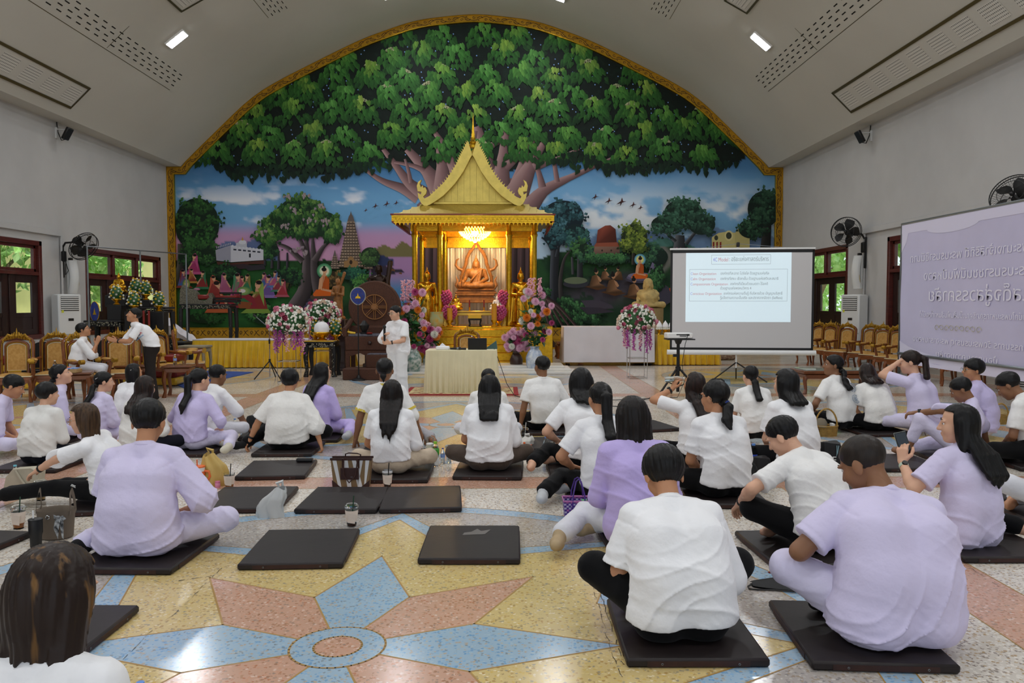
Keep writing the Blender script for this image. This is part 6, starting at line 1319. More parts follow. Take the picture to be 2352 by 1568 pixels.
def dome_stand(loc,label,seed,w_=.36):
 q=random.Random(seed);t=thing('flower_arrangement',label,'flower arrangement',loc);b=MB();H_=1.16
 for sx in(-1,1):
  for sy in(-1,1):b.cyl((sx*.2,sy*.2,0),(sx*.2,sy*.2,H_),.008,n=6)
 for z in(.01,.45,H_):
  for k in range(4):a=[(-.2,-.2),(.2,-.2),(.2,.2),(-.2,.2)];b.cyl((*a[k],z),(*a[(k+1)%4],z),.008,n=6)
 b.build('wire_stand',m_chrome,t)
 b=MB();cz=H_+.02;leafy(b,(0,0,cz+.1),(.4,.4,.32),120,.13,q);b.ball((0,0,cz+.12),(.36,.36,.28),12,8);b.build('foliage',m_leafG,t,kind='stuff')
 b=MB()
 for i in range(300):
  z=q.uniform(-.35,1);a=q.uniform(0,2*PI);rr=math.sqrt(max(0,1-z*z))if z>0 else 1-.1*abs(z);p=Vector((.42*rr*math.cos(a),.42*rr*math.sin(a),cz+.08+.40*z));b.ball(p,q.uniform(.02,.034),5,3)
 b.build('hydrangea',m_whitefl,t,kind='stuff')
 for i in range(60):
  z=q.uniform(-.3,.97);a=q.uniform(0,2*PI);rr=math.sqrt(max(0,1-z*z))if z>0 else 1-.1*abs(z);d=Vector((rr*math.cos(a),rr*math.sin(a),z));put_flower('rose',ROSE,q.choice([m_rose,m_rose,m_rosed,m_rosec]),t,Vector((d.x*.44,d.y*.44,cz+.08+d.z*.42)),d,q.uniform(.07,.1))
 for k in range(12):
  a=2*PI*k/12+.1;x,y=.30*math.cos(a),.30*math.sin(a);L=q.uniform(.35,.58);b=MB()
  for i in range(46):u=i/46;b.ball((x+q.gauss(0,.022),y+q.gauss(0,.022),cz-.05-L*u),(.02,.02,.012),4,3)
  b.build('orchid_spray',m_lilac if k%3 else m_blush,t,kind='stuff')
 return t
p=at(665,875,17.4);dome_stand((p.x,17.4,0),'rose and orchid dome on a wire stand beside the microphone stand',2)
p=at(742,875,19.2);dome_stand((p.x,19.2,.12),'rose dome on a wire stand half hidden behind the black inlaid offering table',3)
p=at(1463,868,18.2);dome_stand((p.x,18.2,0),'rose and orchid dome on a wire stand before the white draped cart',4)
def vase_bouquet(loc,label,vmat,vs,H_,spread,seed,dh=1.0):
 q=random.Random(seed);t=thing('flower_vase',label,'vase',loc)
 b=MB();b.lathe([(.13*vs,0),(.15*vs,.03),(.2*vs,.2*vs),(.21*vs,.36*vs),(.15*vs,.5*vs),(.1*vs,.56*vs),(.12*vs,.62*vs),(.1*vs,.62*vs)],n=22);b.build('vase_body',vmat,t)
 b=MB();leafy(b,(0,0,.62*vs+H_*.4),(spread*.8,spread*.5,H_*.55),130,.2,q);b.build('foliage',m_leafG,t,kind='stuff')
 b=MB()
 for i in range(8):b.tube([(0,0,.5*vs),(q.uniform(-.1,.1),q.uniform(-.1,.1),.62*vs+H_*.4),(q.uniform(-spread,spread),q.uniform(-spread,spread)*.5,.62*vs+H_*q.uniform(.6,1))],.008,5)
 b.build('stem',m_leafG,t,kind='stuff')
 for i in range(34):
  a=q.uniform(0,2*PI);z=q.uniform(.0,1);r=spread*math.sqrt(q.random())*(.75+.35*math.sin(PI*z));pnt=Vector((r*math.cos(a),r*math.sin(a)*.6-.05,.62*vs+H_*z));put_flower('blossom',MUM,q.choice([m_pk,m_pk,m_pk,m_whitefl,m_org if dh else m_pk,m_pinkpetal]),t,pnt,Vector((math.cos(a)*.5,-1,.3)),q.uniform(.15,.24))
 b=MB()
 for i in range(3):
  x=q.uniform(-spread,spread)*.7
  for k in range(60):b.ball((x+q.gauss(0,.03),q.gauss(0,.03),.62*vs+H_*(.85+.35*k/60)),.02,4,3)
 b.build('delphinium',m_blush,t,kind='stuff');return t
p=at(948,848,19.3);vase_bouquet((p.x,19.3,0),'tall painted porcelain vase of pink chrysanthemums behind the speaker',m_vase,1.05,1.35,.36,5)
p=at(1228,848,19.6);vase_bouquet((p.x,19.6,0),'tall white porcelain vase of pink chrysanthemums beside the pavilion steps, cart side',m_vase2,1.05,1.4,.4,6,1)
p=at(985,848,20.0);vase_bouquet((p.x,20.1,0),'shorter vase of orange and pink flowers between the speaker and the steps',m_vase,.8,.62,.3,7)
p=at(1186,848,20.0);vase_bouquet((p.x,20.1,0),'dark vase of pink roses at the cart side of the gold steps',M('dark_porcelain','#3a2722',.3),.8,.5,.3,8,0)
# ---- teaching seat, monks, talipot fan
m_wick=M('brown_wicker','#4c2b1b',.6,var=.35,vscale=60,stretch=(3,3,.5),bump=.5,bscale=120,bstretch=(4,4,.6));m_wickl=M('carved_wheel_wood','#8a5c30',.45)
p=at(860,705,19.0);st=thing('teaching_throne','brown wicker teaching seat with a large round back and carved wheel','throne',(p.x-.03,18.6,0));zc=p.z
b=MB();b.cyl((.03,.42,zc),(.03,.5,zc),.585,n=48);b.build('round_back',m_wick,st)
b=MB();b.tube([(.03+.585*math.cos(a),.46,zc+.585*math.sin(a))for a in np.linspace(0,2*PI,41)[:-1]],.045,8,closed=True);b.build('back_rim',m_wick,st)
wh=MB();ring_=lambda r:[(.03+r*math.cos(a),.4,zc+r*math.sin(a))for a in np.linspace(0,2*PI,33)[:-1]]
wh.tube(ring_(.29),.012,6,closed=True);wh.tube(ring_(.06),.02,6,closed=True);wh.cyl((.03,.41,zc),(.03,.37,zc),.05,n=16)
for k in range(8):
 a=k*PI/4;d=Vector((math.cos(a),0,math.sin(a)));n_=Vector((-math.sin(a),0,math.cos(a)))*.02
 for s_ in(-1,1):wh.cyl(Vector((.03,.4,zc))+d*.07+n_*s_,Vector((.03,.4,zc))+d*.28+n_*s_,.009,n=6)
wheel=wh.build('wheel',m_wickl,st)
b=MB();b.box((.03,.1,.78),(1.15,.75,.34),bev=.03);b.box((.03,.38,1.05),(1.2,.18,.26),bev=.05);b.build('seat_box',m_wick,st)
b=MB();b.box((.03,.05,.97),(1.0,.62,.06),bev=.02);b.build('seat_cushion',M('grey_brocade','#55545e',.6,var=.4,vscale=30),st)
for sx in(-1,1):
 for y in(-.22,.42):b=MB();b.box((.03+sx*.52,y,.31),(.1,.09,.62),bev=.01);b.build('leg',m_wick,st)
 b=MB();b.tube([(.03+sx*.58,-.2,.95),(.03+sx*.6,-.22,1.1),(.03+sx*.58,.1,1.16),(.03+sx*.56,.42,1.3)],.06,8);b.build('armrest',m_wick,st)
b=MB();b.prism([(-.47,.62),(-.47,.48),(-.2,.56),(.03,.46),(.26,.56),(.53,.48),(.53,.62)],-.27,-.23);b.build('apron',m_wick,st)
b=MB();b.ball((.03,-.3,.8),.05,10,6);b.build('boss',m_dteak,st)
simple('step_stool','two tier brown wicker step in front of the teaching seat','step',(p.x+.05,17.9,0),[('lower_step',m_wick,lambda b:b.box((-.05,-.0,.13),(1.0,.5,.26),bev=.02)),('upper_step',m_wick,lambda b:b.box((.2,.2,.4),(.55,.4,.3),bev=.02)),('>tread',M('grey_brocade','#55545e'),lambda b:b.box((.2,.2,.56),(.5,.36,.02),bev=.006))])
pf=at(825,680,17.75);simple('ceremonial_fan','blue embroidered ceremonial fan on a tall stick before the wicker seat','fan',(pf.x,17.6,0),[('fan_face',M('blue_velvet','#27357a',.7,var=.12,vscale=8),lambda b:b.prism([(.165*math.cos(a)*(1 if math.sin(a)>0 else 1-.25*math.sin(a)**2),pf.z+.19*math.sin(a))for a in np.linspace(0,2*PI,29)[:-1]],-.01,.01)),('>fan_rim',M('silver_braid','#9a978c',.4,.6),lambda b:b.tube([(.165*math.cos(a)*(1 if math.sin(a)>0 else 1-.25*math.sin(a)**2),0,pf.z+.19*math.sin(a))for a in np.linspace(0,2*PI,29)[:-1]],.013,6,closed=True)),('emblem',m_gold,lambda b:(b.prism([(-.06,pf.z-.05),(.06,pf.z-.05),(.045,pf.z-.01),(.015,pf.z),(0,pf.z+.07),(-.015,pf.z),(-.045,pf.z-.01)],-.014,-.011),[b.ball((.1*math.cos(a),-.012,pf.z+.12*math.sin(a)),.007,5,3)for a in np.linspace(0,6,11)])),('stick',m_black,lambda b:b.cyl((0,0,.05),(0,0,pf.z-.18),.014,n=8)),('stick_base',m_black,lambda b:b.lathe([(.15,0),(.14,.03),(.05,.06),(.03,.12)],n=18))])
simple('offering_bowl','black bowl and small garlands on the wicker seat cushion','bowl',(p.x-.15,18.45,1.0),[('bowl',m_black,lambda b:b.lathe([(.09,0),(.1,.03),(.05,.05),(.1,.13),(.12,.2),(.07,.25),(.03,.31)],n=18)),('garland',m_yelp,lambda b:b.tube([(-.2,-.06,.02),(-.3,-.1,.03),(-.36,-.06,.05),(-.28,0,.03),(-.2,-.02,.02)],.022,6)),('red_cloth',m_red,lambda b:b.ball((.14,-.1,.02),(.08,.05,.025),8,4))])
def monk(loc,s,mat,label,walk=False,rz=0):
 t=thing('monk_statue',label,'statue',loc,rz,scale=s);f=Field(.02)
 f.cone((0,0,.12),(0,0,.8),.18,.15,.06);f.cone((0,0,.8),(0,.0,1.15),.15,.15,.05);f.cone((-.18,0,1.2),(.18,0,1.2),.075,None,.05);head_f(f,(0,-.03,1.43),1.0,False)
 for sx in(1,-1):f.cone((sx*.23,0,1.2),(sx*.27,-.06,.92),.06,.055,.03);f.cone((sx*.27,-.06,.92),(sx*.1,-.22,1.0),.05,.034,.02)
 if walk:f.cone((.12,-.2,.9),(.4,-.1,1.75),.02,.06,.01);f.ell((-.05,-.24,.95),(.09,.08,.08),k=.02)
 else:f.cone((.22,-.12,.9),(.3,.05,1.62),.06,.07,.02);f.cone((.16,-.1,1.2),(-.16,-.15,.75),.04,.05,.02)
 for x in(-.1,-.02,.06):f.cone((x,-.14,.8),(x*1.2,-.2,.15),.015,.02,.015)
 fobj('figure',f,mat,t);b=MB();b.lathe([(.26,0),(.27,.06),(.22,.12)],n=20);b.build('base',mat,t)
pm=at(853,600,21.0);monk((pm.x+.1,21.6,pm.z-1.62),1.0,m_bronzeD,'dark bronze monk statue rising behind the wicker seat')
simple('plinth','dark wooden plinth under the bronze monk','plinth',(pm.x+.1,21.6,0),[('block',m_dteak,lambda b:(b.box((0,0,(pm.z-1.62)/2),(.7,.6,pm.z-1.62),bev=.02),b.box((0,0,.05),(.8,.7,.1),bev=.02)))])
pw=at(777,640,20.3);monk((pw.x,20.3,pw.z-1.02),.66,m_wood,'slender brown wooden monk statue carrying a staff above the flowers',True,R(-30))
simple('plinth','narrow wooden plinth under the staff carrying monk','plinth',(pw.x,20.3,0),[('block',m_dteak,lambda b:(b.box((0,0,(pw.z-1.02)/2),(.4,.4,pw.z-1.02),bev=.02),b.box((0,0,.04),(.5,.5,.08),bev=.02)))])
ph_=at(1487,640,23.0);f=Field(.018);sitting(f,1.1,(0,0,.0));f.ell((0,-.1,.28),(.26,.2,.22),k=.05);head_f(f,(0,-.01,.66),1.5,False);f.cone((-.26,.0,.4),(-.12,-.25,.28),.07,.05,.03);f.cone((.26,.0,.4),(.12,-.25,.28),.07,.05,.03)
bs=thing('stone_buddha','plump yellow stone Buddha on a log behind the rose dome and cart','statue',(ph_.x+.02,23.0,ph_.z-.84));fobj('figure',f,m_stone,bs)
simple('log_stand','upright log section carrying the stone Buddha','log',(ph_.x+.02,23.0,0),[('log',M('pale_bark','#9a8458',.8,var=.25,vscale=30,stretch=(4,4,.4),bump=.5,bscale=60,bstretch=(6,6,.6)),lambda b:b.lathe([(.5,0),(.46,.2),(.43,.6),(.45,ph_.z-.845)],n=22))])
# ================================================================ FURNITURE AND EQUIPMENT
m_chw=M('chair_teak','#7a431c',.35,var=.2,vscale=10,coat=.2);m_uph=M('gold_brocade','#c79a54',.7,var=.1,vscale=26,col2='#b4853f',bump=.15,bscale=40);m_pip=M('cream_piping','#e0d2ae',.6);m_gild=M('gilt_carving','#a9812a',.35,.7,bump=.3,bscale=60)
def armchair(label,loc,rz):
 """front faces -Y at rz = 0"""
 t=thing('armchair',label,'chair',loc,rz)
 def mk(nm,mt,fn,par=None):b=MB();fn(b);return b.build(nm,mt,par or t)
 mk('seat_rail',m_chw,lambda b:(b.box((0,0,.40),(.60,.54,.08),bev=.015),b.prism([(-.28,.37),(-.2,.31),(0,.345),(.2,.31),(.28,.37)],-.275,-.25)))
 s=mk('seat_cushion',m_uph,lambda b:b.grid(lambda u,v:Vector(((u-.5)*.58,(v-.5)*.53,.44+.055*(1-(2*u-1)**4)*(1-(2*v-1)**4))),13,13));mk('piping',m_pip,lambda b:b.tube([(-.29,-.27,.445),(.29,-.27,.445),(.29,.27,.445),(-.29,.27,.445)],.009,6,closed=True),s)
 for sx in(-1,1):
  mk('leg',m_chw,lambda b:b.tube([(sx*.26,-.24,.38),(sx*.285,-.275,.28),(sx*.265,-.255,.12),(sx*.28,-.28,.0)],[.04,.036,.022,.032],8))
  mk('leg',m_chw,lambda b:b.tube([(sx*.25,.24,.38),(sx*.25,.25,.2),(sx*.26,.31,.0)],[.032,.026,.026],8))
  mk('arm_post',m_chw,lambda b:b.tube([(sx*.29,-.12,.42),(sx*.31,-.12,.52),(sx*.31,-.18,.67)],[.035,.028,.03],8))
  a=mk('armrest',m_chw,lambda b:b.tube([(sx*.25,.27,.72),(sx*.31,.1,.70),(sx*.325,-.1,.68),(sx*.31,-.25,.70)],[.026,.03,.034,.03],8))
  mk('arm_pad',m_uph,lambda b:b.ball((sx*.32,-.02,.715),(.045,.13,.028),10,6),a);mk('arm_scroll',m_gild,lambda b:(b.cyl((sx*.27,-.27,.70),(sx*.35,-.27,.70),.042,n=14),b.cyl((sx*.26,-.27,.70),(sx*.36,-.27,.70),.02,n=10)),a)
 def Y(z):return .27+.10*(z-.44)
 arch_=lambda w_,z0,z1,zt:[(-w_,z0),(-w_,z1)]+[(-w_*math.cos(a),z1+(zt-z1)*math.sin(a))for a in np.linspace(.2,PI-.2,9)]+[(w_,z1),(w_,z0)]
 mk('back_frame',m_chw,lambda b:b.tube([(x,Y(z),z)for x,z in arch_(.245,.42,1.0,1.12)],.034,8));mk('back_moulding',m_gild,lambda b:(b.tube([(x,Y(z)-.035,z)for x,z in arch_(.225,.46,.99,1.1)],.009,5),b.tube([(x,Y(z)-.03,z)for x,z in arch_(.155,.5,.93,1.01)],.009,5)))
 mk('inner_frame',m_chw,lambda b:b.tube([(x,Y(z),z)for x,z in arch_(.17,.44,.94,1.03)],.026,8))
 pn=arch_(.145,.52,.92,.99);bp=mk('back_panel',m_uph,lambda b:b.prism(pn[::-1][::-1],-.015,.02,f=lambda v:Vector((v.x,v.y+Y(v.z),v.z))));mk('piping',m_pip,lambda b:b.tube([(x,Y(z)-.018,z)for x,z in pn],.008,5,closed=True),bp)
 def crest(b):
  for k in range(-4,5):x=k*.04;h=.13*(1-abs(k)/5.2);b.tube([(x,Y(1.1)-.02,1.06+.02*(4-abs(k))*.5),(x*1.1,Y(1.12)-.045,1.08+h*.5),(x*.8,Y(1.15)-.02,1.09+h)],[.026,.024,.008],6)
  for sx in(-1,1):b.tube([(sx*.06,Y(1.1)-.04,1.12),(sx*.13,Y(1.1)-.045,1.15),(sx*.17,Y(1.1)-.04,1.09),(sx*.21,Y(1.05)-.04,1.06),(sx*.2,Y(1)-.04,1.0)],[.02,.024,.02,.018,.008],6)
  b.ball((0,Y(1.12)-.05,1.13),(.03,.02,.035),8,5);b.cyl((0,Y(1.2)-.03,1.17),(0,Y(1.25)-.02,1.27),.02,.002,6)
 mk('crest',m_gild,crest);return t
def fxy(px,Y):p=at(px,697,Y);return(p.x,Y,0)
CH=armchair('gold armchair at the far left of the row under the window',fxy(28,13.9),R(22))
for px,Y,rz,lab in((120,14.35,20,'gold armchair behind the ponytailed woman, second in the row under the window'),(200,14.02,62,'gold armchair that the woman with pressed palms sits on'),(268,14.6,24,'gold armchair just behind the standing man with pressed palms'),(296,15.3,24,'gold armchair partly hidden by the bending man, toward the black altar tables'),(382,16.1,60,'gold armchair whose crest shows behind the standing man'),(436,17.0,110,'gold armchair turned sideways at the end of the yellow skirted table')):
 dup(CH,fxy(px,Y),R(rz),lab)
for px,Y,rz,lb in((1866,22.4,-60,'beside the screen edge'),(1892,21.65,-58,'second from the screen'),(1931,20.95,-58,'beside the maroon one'),(1987,20.25,-55,'in front of the floor air conditioner'),(2014,19.5,-55,'at the air conditioner corner'),(2050,18.75,-54,'next but one to the banner pole'),(2077,18.0,-54,'next to the banner pole'),(2150,17.1,-54,'first behind the banner'),(2215,16.2,-54,'second behind the banner'),(2285,15.3,-54,'last behind the banner')):
 dup(CH,fxy(px,Y),R(rz),'gold armchair in the row by the right windows, '+lb)
b=MB();b.box((0,.02,.78),(.44,.07,.6),bev=.03);t=thing('maroon_chair','maroon leather chair with gilt crest between the gold chairs','chair',fxy(1921,22.4),R(-35));b.build('backrest',M('maroon_leather','#4a1f1c',.4),t)
b=MB();table_legs(b,.5,.5,.45);b.build('seat_frame',m_chw,t);b=MB();[b.tube([(k*.05,0,1.06),(k*.055,-.03,1.13-.012*abs(k)),(k*.05,0,1.2-.03*abs(k))],[.02,.02,.006],6)for k in range(-4,5)];b.build('crest',m_gild,t)
def black_chair(px,Y,rz,lab):
 return simple('banquet_chair',lab,'chair',fxy(px,Y),[('backrest',m_black,lambda b:b.prism([(-.2,.5),(.2,.5),(.22,.8)]+[(.21*math.cos(a),.85+.14*math.sin(a))for a in np.linspace(.1,PI-.1,9)]+[(-.22,.8)],.2,.25)),('chair_frame',m_chrome,lambda b:[b.tube([(sx*.22,-.2,0),(sx*.22,.0,.42),(sx*.23,.25,.5),(sx*.235,.26,.84),(sx*.15,.25,1.0),(0,.25,1.02)],.013,6)for sx in(-1,1)]),('seat',m_black,lambda b:b.box((0,0,.46),(.42,.42,.07),bev=.03))],R(rz))
black_chair(84,14.7,8,'black padded banquet chair with chrome frame between the left gold armchairs');black_chair(232,15.55,10,'black padded banquet chair behind the woman with pressed palms')
m_teaky=M('brown_side_table','#6b3a18',.3,coat=.3,var=.15,vscale=9)
def side_table(px,Y,w_,d_,h_,lab,rz=0):return simple('side_table',lab,'table',fxy(px,Y),[('tabletop',m_teaky,lambda b:table_legs(b,w_,d_,h_,.032,.035))],rz)
side_table(168,13.5,.55,.5,.55,'small brown table with bottle and boxes behind the ponytailed woman',R(20));side_table(408,14.6,.5,.5,.58,'small brown table with a water bottle beside the standing man',R(10));side_table(304,14.95,.6,.4,.55,'low brown table hidden behind the standing man',R(12))
pT=at(1920,838,15.1);gt=simple('coffee_table','long brown coffee table with a glass top below the row of gold chairs','table',(pT.x,15.2,0),[('frame',m_teaky,lambda b:table_legs(b,1.42,.75,.44,.035,.06)),('glass_top',M('table_glass','#a9c4bc',.04,trans=.3,spec=.8),lambda b:b.box((0,0,.447),(1.3,.62,.01)))])
m_acw=M('ac_white','#dcdedd',.45)
def ac_unit(loc,rz,lab):
 t=thing('air_conditioner',lab,'air conditioner',loc,rz);b=MB();b.box((0,0,.98),(.62,.4,1.96),bev=.03);b.build('cabinet',m_acw,t)
 b=MB();b.box((0,-.202,1.7),(.48,.006,.40));g=b.build('grille_recess',m_black,t,smooth=False)
 for i in range(7):b=MB();b.box((0,-.21,1.54+i*.055),(.48,.03,.03),rot=(.5,0,0),bev=.006);b.build('louvre',m_acw,g)
 b=MB();b.box((.02,-.204,1.26),(.14,.01,.07));b.build('display',m_black,t)
 b=MB();b.box((-.2,-.203,1.5),(.06,.006,.1));b.build('energy_label',M('label_yellow','#d6d84a',.6),t)
 b=MB();b.box((0,-.203,.86),(.62,.006,.008));b.build('seam',m_grey,t)
 b=MB();b.box((0,-.202,.22),(.4,.006,.24));g=b.build('grille_recess',m_black,t,smooth=False)
 for i in range(5):b=MB();b.box((0,-.21,.13+i*.045),(.4,.02,.02),rot=(.5,0,0));b.build('louvre',m_acw,g)
ac_unit((XL+.42,22.15,0),R(55),'tall white floor air conditioner by the left wall');ac_unit((XR-.35,22.8,0),R(-62),'tall white floor air conditioner behind the gold chairs on the right');ac_unit((XR-.35,15.4,0),R(-60),'white floor air conditioner mostly hidden behind the banner')
def column_speaker(loc,rz,lab):
 return simple('column_speaker',lab,'speaker',loc,[('speaker_body',m_acw,lambda b:b.grid(lambda u,v:Vector((.13*math.cos(PI*u),-.1*math.sin(PI*u)-.1*math.sin(PI*v),(v-.5)*.95)),13,13)),('back_panel',m_acw,lambda b:b.box((0,.02,0),(.26,.04,.95),bev=.01)),('cable',M('cream_cable','#b9a878',.6),lambda b:b.tube([(.1,-.02,-.45),(.13,-.1,-.2),(.1,-.13,.1),(.12,-.02,.45)],.012,6)),('bracket',m_black,lambda b:b.box((0,.06,.3),(.08,.12,.5),bev=.01))],rz)
p=at(168,645,23.2);column_speaker((XL+.2,22.9,p.z+.1),R(60),'slim curved white column speaker on the left wall below the fan');p=at(1982,625,23);column_speaker((XR-.2,22.95,p.z),R(-60),'slim curved white column speaker on the right wall below the fan')
def wall_fan(loc,aim,lab):
 t=thing('wall_fan',lab,'fan',loc);sx=1 if loc[0]<0 else-1
 b=MB();b.box((0,0,-.25),(.06,.12,.9),bev=.015);b.box((sx*.04,0,-.1),(.1,.16,.3),bev=.02);b.tube([(0,0,.12),(sx*.1,0,.28),(sx*.45,-.05,.3)],.028,8);b.tube([(sx*.05,.05,-.2),(sx*.12,.08,-.5),(sx*.06,.04,-.62),(sx*.1,0,-.3)],.009,5);b.build('bracket',m_black,t)
 d=Vector(aim).normalized();Q=d.to_track_quat('Z','Y').to_matrix();c=Vector((sx*.5,-.08,.3))
 def tr(b):b.v=[tuple(Q@Vector(v)+c)for v in b.v];return b
 b=MB();b.cyl((0,0,-.12),(0,0,.14),.1,.085,16);b.ball((0,0,.3),.05,10,5);tr(b).build('motor',m_black,t)
 for k in range(5):
  a=2*PI*k/5;b=MB();n=8;u=lambda r,o,z:Vector((r*math.cos(a+o),r*math.sin(a+o),.23+z));b.grid(lambda s_,v:u(.06+.3*v,(s_-.5)*(.55+.45*math.sin(PI*v)),(s_-.5)*.11),5,6);b.grid(lambda s_,v:u(.06+.3*v,(s_-.5)*(.55+.45*math.sin(PI*v)),(s_-.5)*.11-.008),5,6,flip=True);tr(b).build('blade',m_black,t)
 b=MB()
 for r,z in((.42,.22),(.41,.3),(.25,.36),(.3,.1)):b.tube([(r*math.cos(x),r*math.sin(x),z)for x in np.linspace(0,2*PI,37)[:-1]],.006 if r<.4 else .011,5,closed=True)
 for k in range(48):x=2*PI*k/48;b.tube([(.1*math.cos(x),.1*math.sin(x),.07),(.3*math.cos(x),.3*math.sin(x),.1),(.42*math.cos(x),.42*math.sin(x),.22),(.38*math.cos(x),.38*math.sin(x),.32),(.1*math.cos(x),.1*math.sin(x),.38)],.0028,3)
 tr(b).build('guard',m_black,t,kind='stuff')
p=at(158,585,22.8);wall_fan((XL+.04,22.7,p.z+.05),(.75,-.3,-.5),'black wall fan tilted downward over the left air conditioner');p=at(1990,560,22.9);wall_fan((XR-.04,22.9,p.z+.0),(-.75,-.85,.1),'black wall fan with open blades above the right window');wall_fan((XR-.04,15.35,3.35),(-.8,-.5,.45),'black wall fan rising behind the top of the banner')
def cctv(loc,sx,lab,dz=0):
 loc=(loc[0],loc[1],loc[2]+dz)
 return simple('flood_light',lab,'flood light',loc,[('housing',m_black,lambda b:b.box((sx*.34,-.05,-.12),(.08,.3,.36),rot=(0,sx*.5,0),bev=.02)),('bracket',m_acw,lambda b:(b.box((0,0,-.08),(.04,.06,.3)),b.cyl((0,0,.02),(sx*.32,0,.0),.014,n=8))),('cable',m_black,lambda b:b.tube([(0,.04,.22),(sx*.02,.05,-.05),(sx*.12,.04,-.28),(sx*.28,0,-.26)],.014,6))])
p=at(145,298,22.6);cctv((XL+.02,22.6,p.z),1,'small black flood light on a bracket high on the left wall');p=at(1995,287,22.6);cctv((XR-.02,22.7,p.z),-1,'small black flood light on a bracket high on the right wall',-.2)
# ---- lecture table, chair behind it, rug
m_cloth=M('cream_tablecloth','#dfd6b0',.7,sheen=.2,var=.03,vscale=4)
def skirt(b,x0,x1,y0,y1,z0,z1,n,amp,flare=.0,seed=0):
 per=[(x0,y0),(x1,y0),(x1,y1),(x0,y1)];L_=[x1-x0,y1-y0,x1-x0,y1-y0];tot=sum(L_);q=np.random.RandomState(seed).rand(8)*6
 def pt(u,v):
  s_=u*tot;k=0
  while k<3 and s_>L_[k]:s_-=L_[k];k+=1
  a,c=Vector(per[k]),Vector(per[(k+1)%4]);d=(c-a).normalized();nn=Vector((d.y,-d.x));p=a+d*s_
  w_=(1-v)**.7*(.25+.75*(1-v));A_=amp*w_*(math.sin(n*2*PI*u+1.2*math.sin(11*u+q[0]))+.5*math.sin(n*4.3*PI*u+q[1]))
  p=p+nn*(A_+flare*(1-v));return Vector((p.x,p.y,z0+(z1-z0)*v))
 b.grid(pt,n*12,9,closeu=True)
tl=at(977,803,15.0).x;tr_=at(1141,803,15.0).x
lt=simple('lecture_table','lecture table under a pleated cream cloth before the gold steps','table',((tl+tr_)/2,15.35,0),[('tabletop',m_cloth,lambda b:b.box((0,0,.795),(tr_-tl,.66,.05),bev=.01)),('table_leg',m_grey,lambda b:[b.cyl((sx*.6,sy*.25,0),(sx*.6,sy*.25,.77),.02,n=8)for sx in(-1,1)for sy in(-1,1)]),('cloth_skirt',m_cloth,lambda b:skirt(b,-(tr_-tl)/2,(tr_-tl)/2,-.33,.33,.015,.80,34,.03,.03))])
ltx=(tl+tr_)/2
dup(CH,(ltx+.03,16.35,0),R(0),'gold armchair standing behind the lecture table')
simple('laptop','open black laptop on the lecture table','laptop',(ltx+.30,15.3,.82),[('keyboard_base',m_black,lambda b:b.box((0,.05,.01),(.36,.25,.02),bev=.004)),('screen_lid',m_black,lambda b:b.box((0,-.1,.115),(.36,.012,.22),rot=(.12,0,0),bev=.004))])
simple('tablet_case','teal folded tablet case behind the laptop','tablet',(ltx+.52,15.45,.82),[('case',M('teal_case','#3f5f5e',.5),lambda b:b.prism([(-.16,0),(.16,0),(.14,.16),(-.04,.03)],-.01,.1))])
simple('tissue_box','white tissue packet on the lecture table','tissue box',(ltx-.36,15.2,.82),[('packet',WHITE,lambda b:(b.box((0,0,.035),(.26,.14,.07),bev=.02))),('tissue',WHITE,lambda b:b.prism([(-.07,.06),(.07,.06),(.03,.1),(-.01,.13),(-.04,.1)],-.02,.02))])
simple('microphone','black microphone lying on the lecture table','microphone',(ltx-.12,15.15,.82),[('handle',m_black,lambda b:b.cyl((-.1,0,.025),(.06,.01,.025),.018,.024,12)),('grille',m_black,lambda b:b.ball((.085,.012,.03),.03,10,6))])
simple('microphone','black microphone lying beside the laptop','microphone',(ltx+.03,15.1,.82),[('handle',m_black,lambda b:b.cyl((-.08,0,.025),(.06,-.01,.025),.018,.022,12)),('grille',m_grey,lambda b:b.ball((-.1,0,.028),.026,10,6))])
m_rug=M('red_rug','#8f2026',.9);rp=[fl(932,903),fl(1190,903),fl(1172,877),fl(965,877)];rx0,rx1,ry0,ry1=ltx-1.08,ltx+1.08,14.75,16.1
rg=thing('rug','red and cream patterned rug under the lecture table','rug',(ltx,15.4,0));b=MB();b.box((0,0,.008),(2.16,1.35,.016));b.build('rug_border',m_rug,rg)
b=MB();b.box((0,0,.0172),(1.98,1.17,.002));b.build('rug_field',M('rug_cream','#bfae83',.9,var=.3,vscale=14),rg)
b=MB();q=random.Random(3)
for i in range(150):x,y=q.uniform(-.95,.95),q.uniform(-.55,.55);r=q.uniform(.02,.05);b.add([(x+r*math.cos(a)*(1 if k%2 else .5),y+r*math.sin(a)*(1 if k%2 else .5),.0192+i*.000004)for k,a in enumerate(np.linspace(0,2*PI,11)[:-1])],[tuple(range(10))])
b.build('rug_motif',m_rug,rg,smooth=False,kind='stuff')
tag(MB().tube([(ltx+.62,15.3,.83),(ltx+.72,15.0,.6),(ltx+.86,14.9,.2),(ltx+1.0,14.6,.012),(ltx+1.25,14.0,.012),(1.2,13.3,.012),(1.9,13.0,.012),(2.6,14.2,.012)],.007,6).build('cable',m_black),'thin black cable running from the lecture table over the floor','cable')
